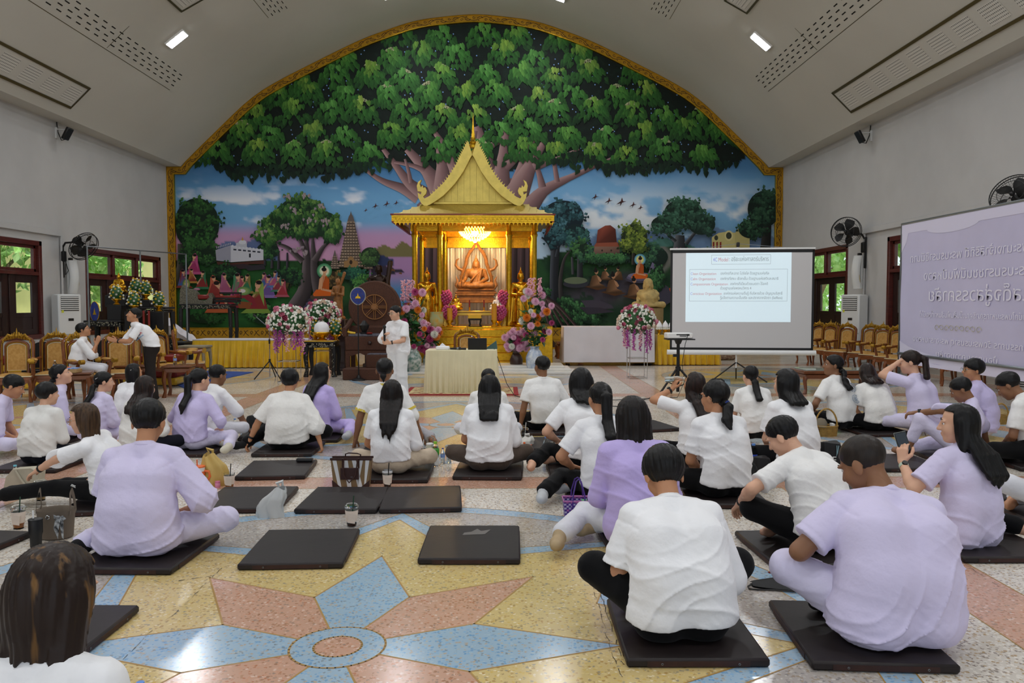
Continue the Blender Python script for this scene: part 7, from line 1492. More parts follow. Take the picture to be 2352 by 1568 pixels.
# ---- yellow skirted table on the left and what stands on it
m_sat=M('yellow_satin','#dcae1e',.35);m_wcl=M('white_sheet','#cfccd2',.8,bump=.2,bscale=6)
xa,xb_=at(440,780,21).x,at(800,780,21).x
simple('skirted_table','long table with a yellow satin skirt below the painted ladies','table',((xa+xb_)/2,21.5,0),[('tabletop',m_wcl,lambda b:b.box((0,0,.74),(xb_-xa,.9,.03),bev=.008)),('table_frame',m_grey,lambda b:b.box((0,0,.36),(xb_-xa-.3,.6,.7))),('skirt',m_sat,lambda b:skirt(b,-(xb_-xa)/2,(xb_-xa)/2,-.45,.45,.02,.725,58,.055,.05,4))])
def black_table(loc,w_,d_,h_,lab,group=None):
 t=simple('inlaid_table',lab,'table',loc,[('frame',m_black,lambda b:table_legs(b,w_,d_,h_,.05,.05))]);b=MB();q=random.Random(int(w_*97+h_*31))
 for i in range(int(60*w_)):
  x=q.uniform(-w_/2,w_/2)*.92;z=h_-q.uniform(.05,.13);b.add([(x,-d_/2-.004,z),(x+.025,-d_/2-.004,z-.008),(x+.03,-d_/2-.004,z+.02),(x+.01,-d_/2-.004,z+.026)],[(0,1,2,3)])
 for sx in(-1,1):
  for i in range(14):x=sx*(w_/2-.05)+q.uniform(-.03,.03);z=q.uniform(.02,h_-.12);b.add([(x,-d_/2-.012,z),(x+.018,-d_/2-.012,z+.006),(x+.012,-d_/2-.012,z+.03)],[(0,1,2)])
 b.build('pearl_inlay',M('mother_of_pearl','#8f8b78',.25,.3),t,smooth=False,kind='stuff');return t
p=at(488,702,23.5);black_table((p.x,23.2,0),1.5,.6,p.z+.05,'black inlaid table carrying a silver carved headrest behind the yellow table')
simple('carved_headrest','silver carved curling headrest on the black inlaid table','ornament',(p.x-.35,23.2,p.z+.05),[('carved_side',M('silver_carving','#6f6b5c',.4,.5,var=.5,vscale=40,bump=.5,bscale=60),lambda b:b.prism([(-.45,0),(.5,0),(.52,.2),(.44,.32),(.38,.3),(.42,.2),(.3,.1),(.1,.12),(.06,.3),(-.05,.42),(-.25,.45),(-.36,.55),(-.42,.4)],-.12,.12)),('red_cushion',m_red,lambda b:(b.box((.2,.05,.2),(.5,.3,.14),bev=.04),b.prism([(.3,.25),(.62,.2),(.6,.42),(.42,.6)],.1,.2)))])
simple('red_stool','small black rail stool with a red cushion beside the silver headrest','stool',(p.x+.55,23.2,p.z+.05),[('rail',m_black,lambda b:(table_legs(b,.7,.4,.18,.02),b.box((0,.18,.32),(.7,.03,.05)),[b.cyl((x,.18,.15),(x,.18,.33),.015,n=6)for x in(-.33,-.1,.1,.33)])),('cushion',m_red,lambda b:b.box((0,0,.21),(.6,.32,.07),bev=.03))])
ps=at(425,760,21.8);tag(MB().grid(lambda u,v:Vector((ps.x-.75+1.5*u+.05*math.sin(9*v),21.15+.8*v,.02+(1.5-1.05*u**1.3)*(.25+.75*math.sin(PI*min(1,.35+v*.5)))+.03*math.sin(17*u+6*v)+.02*math.sin(31*u-9*v))),40,16).build('draped_sheet',m_wcl,ang=180),'crumpled white sheet thrown over something at the end of the yellow table','sheet')
ax_=at(300,700,18.6).x
black_table((ax_-.42,18.4,0),.85,.6,1.32,'black inlaid altar table, the tall one nearest the left window');black_table((ax_+.1,19.0,0),1.3,.55,1.62,'black inlaid altar table, the tallest one at the rear of the altar');black_table((ax_+.55,18.2,0),.95,.5,.98,'black inlaid altar table, the low one in front of the red candles');black_table((ax_+.95,18.6,0),.75,.5,.82,'black inlaid altar table, the lowest one next to the white sheet')
simple('altar_block','black lacquered block under the small gold Buddha','stand',(ax_-.43,18.95,1.62),[('block',m_black,lambda b:(b.box((0,0,.14),(.5,.4,.28),bev=.02),b.box((0,0,.29),(.4,.32,.04),bev=.01)))])
t=thing('buddha_figurine','small gold Buddha with a pointed crown on top of the black altar','figurine',(ax_-.43,18.95,1.93));f=Field(.011);sitting(f,.46,(0,0,.12));head_f(f,(0,0,.4),.46);f.ell((0,0,.06),(.2,.15,.07),k=.02);fobj('figure',f,m_statgold,t)
def pyramid_flowers(loc,s,lab):
 q=random.Random(int(loc[0]*100));t=thing('flower_pyramid',lab,'flower cone',loc,scale=s);b=MB();b.lathe([(.1,0),(.11,.02),(.05,.06),(.06,.1),(.15,.17),(.14,.19)],n=18);b.build('gold_bowl',m_gold,t);b=MB();b.ball((0,0,.36),(.17,.17,.22),12,7);leafy(b,(0,0,.36),(.2,.2,.24),80,.08,q);b.build('foliage',m_leafG,t,kind='stuff')
 for i in range(34):
  tt=(i+.5)/34;a=i*2.4;r=.21*math.sqrt(1-tt*.92);d=Vector((math.cos(a)*r,math.sin(a)*r,.12+.24*tt));put_flower('blossom',ROSE,m_yelp if i%2 else m_whitefl,t,Vector((d.x,d.y,.18+.44*tt)),d,.064)
for px,py,Y,lab in((268,695,18.3,'beside the gold Buddha, window side'),(312,679,18.9,'behind the gold Buddha at the top'),(308,710,18.1,'directly above the standing man'),(335,684,18.9,'upper one nearest the mural'),(365,710,18.5,'lowest one nearest the mural')):
 p=at(px,py,Y);zt={18.3:1.32,18.9:1.62,18.1:.98,18.5:.82}[Y];p.z=min(p.z,9);pyramid_flowers((p.x,Y,p.z-.05),.74,'cone of yellow and white flowers in gold bowl, '+lab)
 if p.z-.05>zt+.05:simple('riser','black riser under the flower cone, '+lab,'stand',(p.x,Y,zt),[('block',m_black,lambda b:b.box((0,0,(p.z-.05-zt)/2),(.32,.28,p.z-.05-zt),bev=.01))])
for px,lab in((330,'nearer the standing man'),(342,'nearer the mural frame')):
 p=at(px,727,18.05);simple('candlestick','red candle on a brass stick on the black altar, '+lab,'candle',(p.x,18.05,.98),[('holder',m_gold,lambda b:b.lathe([(.06,0),(.02,.03),(.025,.1),(.03,.16),(.015,.2),(.03,.24)],n=12)),('wax',m_red,lambda b:b.cyl((0,0,.24),(0,0,.56),.025,n=10))])
simple('round_emblem','blue oval emblem board leaning at the black altar','emblem',(at(213,730,18.1).x,18.2,.0),[('board',M('blue_velvet','#27357a'),lambda b:b.prism([(.1*math.cos(a),1.52+.22*math.sin(a))for a in np.linspace(0,2*PI,25)[:-1]],-.015,.015)),('>rim',m_gold,lambda b:b.tube([(.1*math.cos(a),0,1.52+.22*math.sin(a))for a in np.linspace(0,2*PI,25)[:-1]],.014,6,closed=True)),('motif',m_gold,lambda b:b.prism([(-.04,1.45),(.04,1.45),(.02,1.5),(0,1.6),(-.02,1.5)],-.02,-.016)),('stick',m_black,lambda b:b.cyl((0,0,0),(0,0,1.31),.016,n=8))])
x0,x1=at(200,567,18).x,at(420,600,20.6).x
tag((lambda b:(b.tube([(x0,18.0,0),(x0,18.0,2.98),(x1,20.8,2.98),(x1,20.8,0)],.022,6),b.tube([((x0+x1)/2,19.4,0),((x0+x1)/2,19.4,2.98)],.02,6),[b.box((x,y,.02),(.4,.06,.04))for x,y in((x0,18),(x1,20.8),((x0+x1)/2,19.4))])[0]and b)(MB()).build('backdrop_stand',m_grey),'thin grey empty backdrop stand around the black altar','stand')
for px,py,Y,z,lab in((432,800,15.9,.78,'pale carved side console at the end of the yellow satin skirt'),):p=at(px,py,Y+1.6);simple('carved_console',lab,'table',(p.x+.1,Y+1.7,0),[('frame',M('grey_carved_wood','#8d836c',.6,bump=.4,bscale=50),lambda b:table_legs(b,.62,.5,.78,.03,.05))])
for px,Y,lab in((330,16.6,'behind the row of gold chairs'),(60,15.9,'below the window')):p=at(px,697,Y);simple('red_cushion_stack','stack of red and yellow cushions '+lab,'cushions',(p.x,Y,0),[('cushion',m_red if k%2 else m_sat,(lambda k:lambda b:b.box((0,0,.1+.16*k),(1.5,.5,.15),bev=.04))(k))for k in range(4)])
tag(MB().slab([tuple(fl(380,872)[:2]),tuple(fl(445,902)[:2]),tuple(fl(508,872)[:2]),tuple(fl(582,855)[:2]),tuple(fl(470,852)[:2])],.001,.012).build('blue_carpet',M('blue_carpet','#2f4c93',.9,var=.2,vscale=5),smooth=False),'blue carpet with a grey patterned edge by the yellow skirt','rug')
p=at(623,868,18.0);simple('microphone_stand','black tripod microphone stand with a slanting boom before the yellow skirt','microphone stand',(p.x,17.9,0),[('pole',m_chrome,lambda b:b.cyl((0,0,.05),(0,0,1.1),.012,n=8)),('tripod_leg',m_black,lambda b:[b.cyl((0,0,.42),(.36*math.cos(a),.36*math.sin(a),.015),.014,n=6)for a in(-2.5,-.6,1.5)]),('collar',m_black,lambda b:(b.cyl((0,0,.38),(0,0,.46),.025,n=8),b.cyl((0,0,.8),(0,0,.9),.02,n=8))),('boom',m_grey,lambda b:b.cyl((.18,0,1.0),(-.27,-.05,1.4),.01,n=8)),('grille',m_black,lambda b:b.cyl((-.27,-.05,1.4),(-.33,-.06,1.45),.022,.026,8))])
p=at(738,785,18.6);black_table((p.x,18.7,0),.72,.6,.82,'black inlaid offering table between the rose dome and the teaching seat')
simple('offering_tray','gold tray with a white cloth dome on the offering table','tray',(p.x,18.65,.82),[('cloth',m_sat,lambda b:b.box((0,0,.01),(.66,.5,.02),bev=.005)),('pedestal_tray',m_gold,lambda b:b.lathe([(.12,.02),(.13,.04),(.06,.08),(.14,.14),(.22,.2),(.21,.22)],n=20)),('white_dome',WHITE,lambda b:b.lathe([(.17,.22),(.18,.28),(.16,.38),(.1,.44),(.0,.46)],n=18))])
for sx,lab in((-.2,'on the rose dome side'),(.28,'on the teaching seat side')):pyramid_flowers((p.x+sx,18.85,.82),.8,'small bunch of white flowers on the offering table, '+lab)
# ---- right side: draped cart, yellow cloth table, rolled carpet, screen, projector, banner
xa,xb_=at(1296,750,21.6).x,at(1506,750,21.6).x;m_wc2=M('cart_sheet','#d8d4d8',.8,var=.03,vscale=2,bump=.2,bscale=5)
simple('draped_cart','wheeled cart covered by a white sheet on the screen side of the pavilion','cart',((xa+xb_)/2,22.2,0),[('sheet',m_wc2,lambda b:(skirt(b,-(xb_-xa)/2,(xb_-xa)/2,-.5,.6,.1,1.06,7,.02,.03,6),b.box((0,.05,1.05),(xb_-xa,1.1,.03),bev=.01))),('cart_frame',M('gold_cart','#8f6a20',.4,.4),lambda b:b.box((0,.05,.1),(xb_-xa-.1,1.0,.06))),('wheel',m_black,lambda b:[b.cyl((sx*((xb_-xa)/2-.12),y,.065),(sx*((xb_-xa)/2-.12)+.05,y,.065),.065,n=16)for sx in(-1,1)for y in(-.38,.45)])])
p=at(1530,770,22.8);simple('skirted_table','table with a yellow satin cover behind the rose dome and screen','table',(p.x+.42,22.15,0),[('tabletop',m_sat,lambda b:b.box((0,0,.82),(1.7,.6,.03),bev=.008)),('skirt',m_sat,lambda b:skirt(b,-.85,.85,-.3,.3,.02,.81,28,.045,.04,8))])
for k in range(4):q_=at(1514+k*14,770,22.1);simple('lotus_offering','white lotus cone on gold foot, %s on the yellow table'%('closest to the rose dome','second from the rose dome','second from the screen','closest to the screen')[k],'lotus offering',(q_.x,22.1,.835),[('gold_foot',m_gold,lambda b:b.lathe([(.06,0),(.03,.04),(.07,.12),(.08,.14)],n=12)),('flowers',m_whitefl,lambda b:[b.ball((.07*math.cos(a),.07*math.sin(a),.17),.035,6,4)for a in np.linspace(0,5.5,8)]),('bud',WHITE,lambda b:b.lathe([(.05,.18),(.085,.22),(.07,.3),(.0,.4)],n=12))])
p0,p1=at(1524,815,23.0),at(1692,815,23.6);tag((lambda b:(b.cyl((p0.x,23.6,.14),(p1.x,23.9,.14),.135,n=20),0)[1]or b)(MB()).build('rolled_carpet',M('patterned_carpet','#a8977c',.9,col2='#6f4a3c',vscale=14)),'rolled patterned carpet lying behind the screen','carpet')
b=MB();b.cyl((p0.x-.02,23.6,.14),(p0.x-.01,23.6,.14),.14,n=20);o=b.build('carpet_end',m_red,bpy.data.objects['rolled_carpet'])
low=at(1272,800,24.5);simple('low_bench','low wooden bench with gilt sides between the vase and the draped cart','bench',(low.x+.5,24.9,0),[('bench_frame',m_chw,lambda b:table_legs(b,.8,.9,.5,.05,.06))])
SY=17.2;a_,c_=at(1548,690,SY-.25),at(1853,690,SY+.25);scx,scy=(a_.x+c_.x)/2,SY;sang=math.atan2(-.35,c_.x-a_.x);SW=c_.x-a_.x;zt,zb=at(1700,572,SY).z,at(1700,803,SY).z
sc=thing('projection_screen','white tripod projection screen showing a text slide','screen',(scx,scy,0),sang)
def scb(nm,mt,fn,par=None):b=MB();fn(b);return b.build(nm,mt,par or sc)
fab=scb('screen_fabric',M('screen_white','#cfcdcd',.8),lambda b:b.box((0,0,(zt+zb)/2),(SW-.08,.006,zt-zb-.06)))
scb('black_border',m_black,lambda b:(b.box((0,-.002,zb+.02),(SW,.008,.05)),b.box((0,-.002,zt-.04),(SW,.008,.07)),b.box((-SW/2+.02,-.002,(zt+zb)/2),(.045,.008,zt-zb)),b.box((SW/2-.02,-.002,(zt+zb)/2),(.045,.008,zt-zb))))
scb('housing',m_white,lambda b:b.cyl((-SW/2-.06,0,zb-.06),(SW/2+.06,0,zb-.06),.055,n=14));scb('top_bar',m_white,lambda b:b.box((0,0,zt+.01),(SW+.04,.03,.04),bev=.008))
scb('pole',m_white,lambda b:b.cyl((-.08,.08,.3),(-.08,.08,zt+.12),.018,n=8));scb('hook',m_black,lambda b:b.box((-.08,.04,zt+.1),(.06,.1,.1),bev=.01));scb('hanging_wire',m_grey,lambda b:b.tube([(-.85,0,zt+.03),(-.08,.03,zt+.12),(.9,0,zt+.03)],.006,4))
for a in(-2.7,-.35,1.4):scb('tripod_leg',m_black,lambda b:b.tube([(-.08,.08,.42),(-.08+.66*math.cos(a),.08+.66*math.sin(a),.012)],.016,6))
m_slide=M('slide_light','#cfdfe6',.8,emit=.28,ecol='#cfe3ec');m_tgrey=M('slide_grey','#9aa7a8',.8,emit=.1);m_tred=M('slide_red','#cf9a9f',.8,emit=.12);m_tblue=M('slide_blue','#a3a8e6',.8,emit=.12)
pxm=SW/305
def sx_(px):return(px-1700.5)*pxm
def sz_(py):return zb+(803-py)/(803-572)*(zt-zb)
sl=scb('projected_slide',m_slide,lambda b:b.box(((sx_(1581)+sx_(1805))/2,-.0045,(sz_(576)+sz_(739))/2),(224*pxm,.002,sz_(576)-sz_(739))),fab)
def frame_(x0,y0,x1,y1):scb('slide_rule',m_tgrey,lambda b:(b.box(((sx_(x0)+sx_(x1))/2,-.0065,sz_(y0)),(sx_(x1)-sx_(x0),.001,.005)),b.box(((sx_(x0)+sx_(x1))/2,-.0065,sz_(y1)),(sx_(x1)-sx_(x0),.001,.005)),b.box((sx_(x0),-.0065,(sz_(y0)+sz_(y1))/2),(.005,.001,sz_(y0)-sz_(y1))),b.box((sx_(x1),-.0065,(sz_(y0)+sz_(y1))/2),(.005,.001,sz_(y0)-sz_(y1)))))
frame_(1636,585,1761,606);frame_(1589,618,1797,691)
def tx(body,px,py,size,mat,wpx=None,par=None):
 o=text('slide_text',body,size*pxm,mat,sc,(sx_(px),-.007,sz_(py)),(PI/2,0,0),'LEFT',.0004)
 if wpx:o.scale.x=max(.3,min(2.0,wpx*pxm/max(.01,max(v.co.x for v in o.data.vertices))))
 return o
tx('4C',1639,596,12,m_tblue,9);tx('Model',1650,596,12,m_tred,21);tx(': อริยะแห่งศาสตร์บริหาร',1673,595,13,m_tgrey,84)
for y,en,ew,th,xx,tw in((628,'lean Organization',50,'องค์กรที่สะอาด โปร่งใส ด้วยฐานแห่งศีล',1655,103),(640,'alm Organization',49,'องค์กรที่สงบ เยือกเย็น ด้วยฐานแห่งสติและสมาธิ',1655,123),(652,'ompassionate Organization',75,'องค์กรที่เปี่ยมด้วยเมตตา ไร้อคติ',1676,80),(662,'',0,'ด้วยฐานแห่งพรหมวิหาร 4',1655,66),(674,'onscious Organization',62,'องค์กรแห่งความตื่นรู้ ที่บริหารด้วย ปัญญาบริสุทธิ์',1662,125),(684,'',0,'รู้แจ้งตามความเป็นจริง และปราศจากอัตตา (Selfless)',1655,132)):
 if en:tx('C',1591,y,8,m_tblue,4.5);tx(en,1596,y,7.6,m_tred,ew)
 tx(th,xx,y-.5,8,m_tgrey,tw)
pj=at(1558,777,14.4);tp_=thing('projector_stand','black tripod stand carrying the projector','stand',(pj.x,14.4,0))
for nm,mt,fn in(('platform',m_black,lambda b:b.box((.02,0,pj.z-.012),(.5,.34,.022),bev=.004)),('pole',m_black,lambda b:(b.cyl((0,0,.1),(0,0,pj.z-.02),.03,n=10),b.cyl((0,0,pj.z-.1),(0,0,pj.z-.02),.045,.08,10))),('collar',m_black,lambda b:(b.cyl((0,0,.48),(0,0,.56),.05,n=10),b.box((-.05,0,.76),(.08,.04,.05))))):b=MB();fn(b);b.build(nm,mt,tp_)
for a in(-2.6,-.5,1.6):b=MB();b.cyl((.03*math.cos(a),.03*math.sin(a),.52),(.5*math.cos(a),.5*math.sin(a),.02),.02,n=8);b.cyl((.02*math.cos(a),.02*math.sin(a),.2),(.24*math.cos(a),.24*math.sin(a),.29),.01,n=6);b.build('leg',m_black,tp_)
simple('projector','white projector with rear sockets on the tripod stand','projector',(pj.x,14.4,pj.z),[('casing',m_white,lambda b:b.box((0,0,.055),(.46,.32,.1),bev=.015)),('socket_panel',m_black,lambda b:(b.box((.03,-.162,.075),(.2,.004,.018)),b.box((.05,-.162,.05),(.12,.004,.014)),b.box((.14,-.162,.07),(.05,.006,.03)))),('lens',m_black,lambda b:b.cyl((-.1,.16,.055),(-.1,.2,.055),.04,n=16)),('foot',m_black,lambda b:[b.cyl((x,-.1,0),(x,-.1,.01),.015,n=8)for x in(-.18,.18)])])
tag(MB().tube([(pj.x+.13,14.23,pj.z+.06),(pj.x+.08,14.2,pj.z-.1),(pj.x+.05,14.3,.6),(pj.x+.1,14.3,.3),(pj.x-.05,14.2,.02),(pj.x-1.2,13.9,.012),(pj.x-2.4,14.1,.012)],.006,5).build('cable',m_black),'black cable hanging from the projector to the floor','cable')
p=at(1652,885,13.2);simple('floor_chair','round red cushioned floor chair with a dark tube handle behind the scrunchie ponytail','chair',(p.x,13.3,0),[('round_back',m_red,lambda b:b.lathe([(0,.0),(.17,.0),(.19,.03),(.17,.06),(0,.07)],n=24)),('tube_frame',m_black,lambda b:b.tube([(-.14,.06,.05),(-.12,.06,.4),(-.07,.06,.43),(.07,.06,.43),(.12,.06,.4),(.14,.06,.05)],.014,6))]);fc=bpy.data.objects['floor_chair']
for o in fc.children:
 if o.name.startswith('round_back'):o.rotation_euler=(PI/2,0,0);o.location=(0,.05,.2)
BX,BY0,BY1,BZ0,BZ1=7.35,14.75,9.9,.72,3.14
bn=thing('banner','large lavender fabric banner seen from behind, lettering showing mirrored','banner',(BX,BY0,0));BLn=BY0-BY1
def bnb(nm,mt,fn,par=None,sm=True):b=MB();fn(b);return b.build(nm,mt,par or bn,sm,180)
m_bann=M('banner_fabric','#c9c4e0',.8,var=.03,vscale=1.5);m_bann2=M('banner_pale','#dcd8ee',.8)
ff=lambda u,v:.006*math.sin(22*(u*.7+v*.5))*(1-u)*math.sin(PI*v)
bf=bnb('banner_fabric',m_bann,lambda b:b.grid(lambda u,v:Vector((ff(u,v)-.01,-BLn*u,BZ0-.12+(BZ1-BZ0+.12)*v)),60,30))
bnb('frame_tube',m_grey,lambda b:(b.tube([(0,0,.35),(0,0,BZ1+.02),(0,-BLn,BZ1+.02),(0,-BLn,.35)],.03,6),b.cyl((-.03,0,BZ0+.06),(-.03,-BLn,BZ0+.06),.026,n=6)))
bnb('support_foot',m_grey,lambda b:[(b.tube([(-.4,-y,.03),(0,-y,.4),(.4,-y,.03)],.025,6))for y in(.02,BLn-.02)])
bnb('fabric_hem',m_bann2,lambda b:(b.grid(lambda u,v:Vector((ff(u,v)-.0135,-BLn*u,BZ0-.12+.14*v*(1+2.0*(1-u)**6+.6*u))),40,4),b.grid(lambda u,v:Vector((-.014,-BLn*u,BZ1-.16*(1-v)-.0)),20,3),b.add([(-.0145,-BLn*.34+.75*math.cos(a),BZ1-.16+.10*math.sin(a))for a in np.linspace(PI,2*PI,17)],[tuple(range(17))]),b.add([(-.0145,-.02,BZ1-.12),(-.0145,-.26,BZ1-.14),(-.0145,-.2,BZ1-.32),(-.0145,-.02,BZ1-.5)],[(0,1,2,3)])),sm=False)
m_blet=M('banner_lettering','#e9e6f4',.8);m_bgold=M('banner_gold_print','#b3ad94',.8)
BH=BZ1-BZ0
def bt(body,s0,v,size,wid):
 """mirrored print: reads correctly from the far side, so the last letters come first (s0 = distance from the pole)"""
 o=text('lettering',body,size,m_blet,bn,(-.021,-s0,BZ0+BH*v),(PI/2,0,PI/2),'LEFT',.0006);k=wid/max(.01,max(v.co.x for v in o.data.vertices))
 o.rotation_euler=(PI/2,0,PI/2);o.location.y=-s0-wid;o.scale=(k,1,1)
bt('สมเด็จพระนางเจ้าสิริกิติ์ พระบรมราชินีนาถ',.36,.735,.20,3.9);bt('พระบรมราชชนนีพันปีหลวง',.84,.60,.22,2.9);bt('เสด็จสู่สวรรคาลัย',1.02,.46,.30,2.6);bt('ด้วยสำนึกในพระมหากรุณาธิคุณเป็นล้นพ้นอันหาที่สุดมิได้',.72,.325,.13,3.2);bt('คณะกรรมการ วัดพระบรมธาตุ พระอารามหลวง',.52,.145,.14,3.4);bt('น้อมถวายความอาลัย',1.3,.05,.14,1.7)
b=MB()
for k in range(-4,5):
 y=-(1.9+k*.15);z=BZ0+BH*.235
 b.tube([(-.028,y+.075*math.cos(a)*(1-a/9)*(1 if k%2 else-1),z+.06*math.sin(a)*(1-a/9))for a in np.linspace(0,6,14)],.005,3)
b.build('scroll_print',m_bgold,bn,kind='stuff')
# ================================================================ THINGS ON THE FLOOR
m_vinyl=M('brown_vinyl','#201919',.48,var=.08,vscale=3,spec=.4,bump=.12,bscale=5);m_vinyl2=M('worn_vinyl_edge','#351b15',.55,var=.3,vscale=12)
m_pet=M('clear_plastic','#f3f8fa',.05,trans=1,ior=1.12,spec=.5);m_water=M('water','#e6f1f5',.02,trans=1,ior=1.2);m_bcap=M('blue_cap','#5f8fd8',.4);m_dcap=M('dark_blue_cap','#2b3f9a',.4);m_blab=M('blue_label','#9fb9e6',.5,col2='#5d86d2',vscale=25);m_paper=M('napkin','#d9c9bb',.9,bump=.3,bscale=12);m_coffee=M('coffee','#3a1a0c',.15);m_tea=M('milk_tea','#a5602c',.2);m_straw=M('green_straw','#123f2c',.4)
MATP=None
def floor_mat(x,y,rz,label):
 global MATP
 if MATP is None:
  t=thing('floor_mat',label,'mat',(x,y,0),rz);b=MB();n=20;hx,hy=.335,.39
  b.box((0,0,.024),(2*hx,2*hy,.044),bev=.014);b.build('cushion',m_vinyl,t)
  for sy in(-1,1):b=MB();b.box((0,sy*(hy-.001),.022),(.48,.006,.026));b.build('edge_strip',m_vinyl2,t)
  for sx in(-1,1):b=MB();b.box((sx*(hx-.001),0,.022),(.006,.56,.026));b.build('edge_strip',m_vinyl2,t)
  for x_ in(-.17,.19):b=MB();b.tube([(x_+.0045*math.cos(a),-hy-.004,.022+.0045*math.sin(a))for a in np.linspace(0,6.28,11)[:-1]],.0014,4,closed=True);b.build('eyelet',m_grey,t)
  MATP=t;return t
 return dup(MATP,(x,y,0),rz,label)
def corner_mat(fl_,fr_,label):
 a=fl(*fl_,.03);c=fl(*fr_,.03);d=c-a;m=(a+c)/2;n=Vector((-d.y,d.x,0)).normalized();p=m+n*.385;floor_mat(p.x,p.y,math.atan2(d.y,d.x),label)
for a,c,lb in(((674,1172),(866,1172),'empty brown vinyl mat with the striped tote bag at its far edge'),((868,1172),(1063,1168),'empty brown vinyl mat joined to the one below the striped tote bag'),((545,1300),(788,1296),'empty brown vinyl mat in front of the cup with the green straw'),((957,1287),(1197,1287),'empty brown vinyl mat with a grey scuff patch, in front of the star tip'),((455,1172),(628,1170),'empty brown vinyl mat under the steel tumbler and white plastic bag'),((542,1097),(697,1094),'empty brown vinyl mat with a black case on its corner'),((820,1040),(970,1040),'brown vinyl mat behind the waist-length dark hair'),((1237,1032),(1345,1030),'brown vinyl mat behind the tall water bottle'),((-90,1290),(70,1225),'brown vinyl mat cut by the left edge beside the black tumbler'),((170,1512),(312,1400),'brown vinyl mat beside the nearest woman'),((1960,1142),(2050,1142),'brown vinyl mat between the bowed man and the phone holder'),((2052,1078),(2150,1078),'brown vinyl mat behind the raised phone'),((2270,1148),(2430,1148),'brown vinyl mat with an orange book near the right edge'),((560,1008),(660,1005),'brown vinyl mat under the black bag'),((1460,990),(1560,985),'brown vinyl mat corner showing beside the dark bob')):
 corner_mat(a,c,lb)
lbl={'p02':'off-white long-sleeved shirt','p03':'lifted profile and ponytail'}
for sp_ in PEOPLE:
 if sp_.get('mat'):
  r_=sp_['_root'];mo=sp_.get('matoff',(0,.10));w_=Vector((r_.location.x,r_.location.y))
  yw=R({'p26':-4,'p25':3,'p35':-2,'p34':12,'p27':0}.get(sp_['k'],q.uniform(-4,4)))
  L_=sp_['label'].split();floor_mat(w_.x+mo[0],w_.y+mo[1],yw,'brown vinyl mat under the '+' '.join(L_[:11]).rstrip(','))
sc_=fl(1062,1228,.048);o=MB();o.add([(0,0,0),(.16,.02,0),(.2,.14,0),(.13,.1,0),(.1,.16,0),(.06,.08,0),(.01,.06,0)],[tuple(range(7))]);o=o.build('scuff_patch',M('scuff_grey','#6d6965',.8),[m for m in C.objects if m.get('label','').startswith('empty brown vinyl mat with a grey scuff')][0],smooth=False)
mp_=o.parent.matrix_basis.inverted();o.location=mp_@sc_;o.location.z=.0475
def bottle(px,py,h,r,cap,lab_m,label,z=0.0,fill=.8):
 p=fl(px,py,z);t=thing('water_bottle',label,'bottle',(p.x,p.y,z))
 b=MB();b.lathe([(r*.9,0),(r,.01),(r,h*.3),(r*.94,h*.36),(r,h*.42),(r,h*.68),(r*.75,h*.8),(r*.4,h*.9),(r*.38,h*.95)],n=18);b.build('bottle_body',m_pet,t)
 b=MB();b.cyl((0,0,h*.94),(0,0,h),r*.46,n=14);b.build('cap',cap,t)
 if lab_m:b=MB();b.lathe([(r*1.01,h*.42),(r*1.012,h*.44),(r*1.012,h*.62),(r*1.01,h*.64)],n=18,caps=False);b.build('label_band',lab_m,t)
 if fill:b=MB();b.lathe([(r*.86,.008),(r*.95,.014),(r*.93,h*fill*.8)],n=16);b.build('water',m_water,t)
 return t
def cup(px,py,h,r,straw,drink,label,sleeve=True,lid=True,fill=.35,z=0.0):
 p=fl(px,py,z);t=thing('drink_cup',label,'cup',(p.x,p.y,z))
 b=MB();b.lathe([(r*.7,0),(r*.72,.006),(r,h),(r*1.05,h+.004),(r*.98,h+.002),(r*.69,.008)],n=20);b.build('cup_body',m_pet,t)
 b=MB();b.lathe([(r*.66,.009),(r*(.69+.29*fill),h*fill),(0.0,h*fill)],n=18);b.build('drink',drink,t)
 if sleeve:b=MB();b.lathe([(r*.83,h*.3),(r*.84,h*.3),(r*1.0,h*.86),(r*.99,h*.87)],n=20,caps=False);b.box((r*.2,-r*.95,h*.5),(r*1.1,.004,h*.5),rot=(.1,.15,0));b.build('napkin_sleeve',m_paper,t)
 if lid:b=MB();b.lathe([(r*1.07,h),(r*1.07,h+.012),(r*.95,h+.018),(r*.8,h+.026),(0,h+.028)],n=20);b.build('lid',m_pet,t)
 if straw:b=MB();b.cyl((0,0,h*.2),(r*.35,0,h+.09),.0045,n=8);b.build('straw',straw,t)
 return t
bottle(540,1000,.22,.032,m_bcap,m_blab,'water bottle with a blue cap beside the lavender ponytail');bottle(1254,1052,.24,.033,m_bcap,m_blab,'tall water bottle in front of the shoulder-length hair');bottle(1017,1065,.17,.024,m_dcap,m_blab,'small water bottle with dark blue cap next to the green tea');bottle(1031,1063,.175,.025,m_dcap,m_blab,'small water bottle with dark blue cap next to the brown trousers')
bottle(1730,1084,.29,.042,m_bcap,M('deep_blue_label','#3450c0',.5),'big water bottle with a light blue cap behind the bowed man',fill=.15);bottle(36,1122,.22,.032,M('cyan_cap','#6fc0d6',.4),None,'water bottle with a cyan cap behind the outstretched arm');
p=fl(210,1535,.22);bottle(0,1400,.22,.034,m_bcap,m_blab,'water bottle of which the blue cap shows at the nearest woman\'s shoulder').location=(p.x,p.y,0);p=fl(322,1566,.22);bottle(0,1400,.22,.034,m_bcap,m_blab,'water bottle of which the blue cap shows at the bottom picture edge').location=(p.x,p.y,0)
p=fl(1000,1070);t=thing('tea_bottle','green tea bottle with green and white label in the middle of the floor','bottle',(p.x,p.y,0))
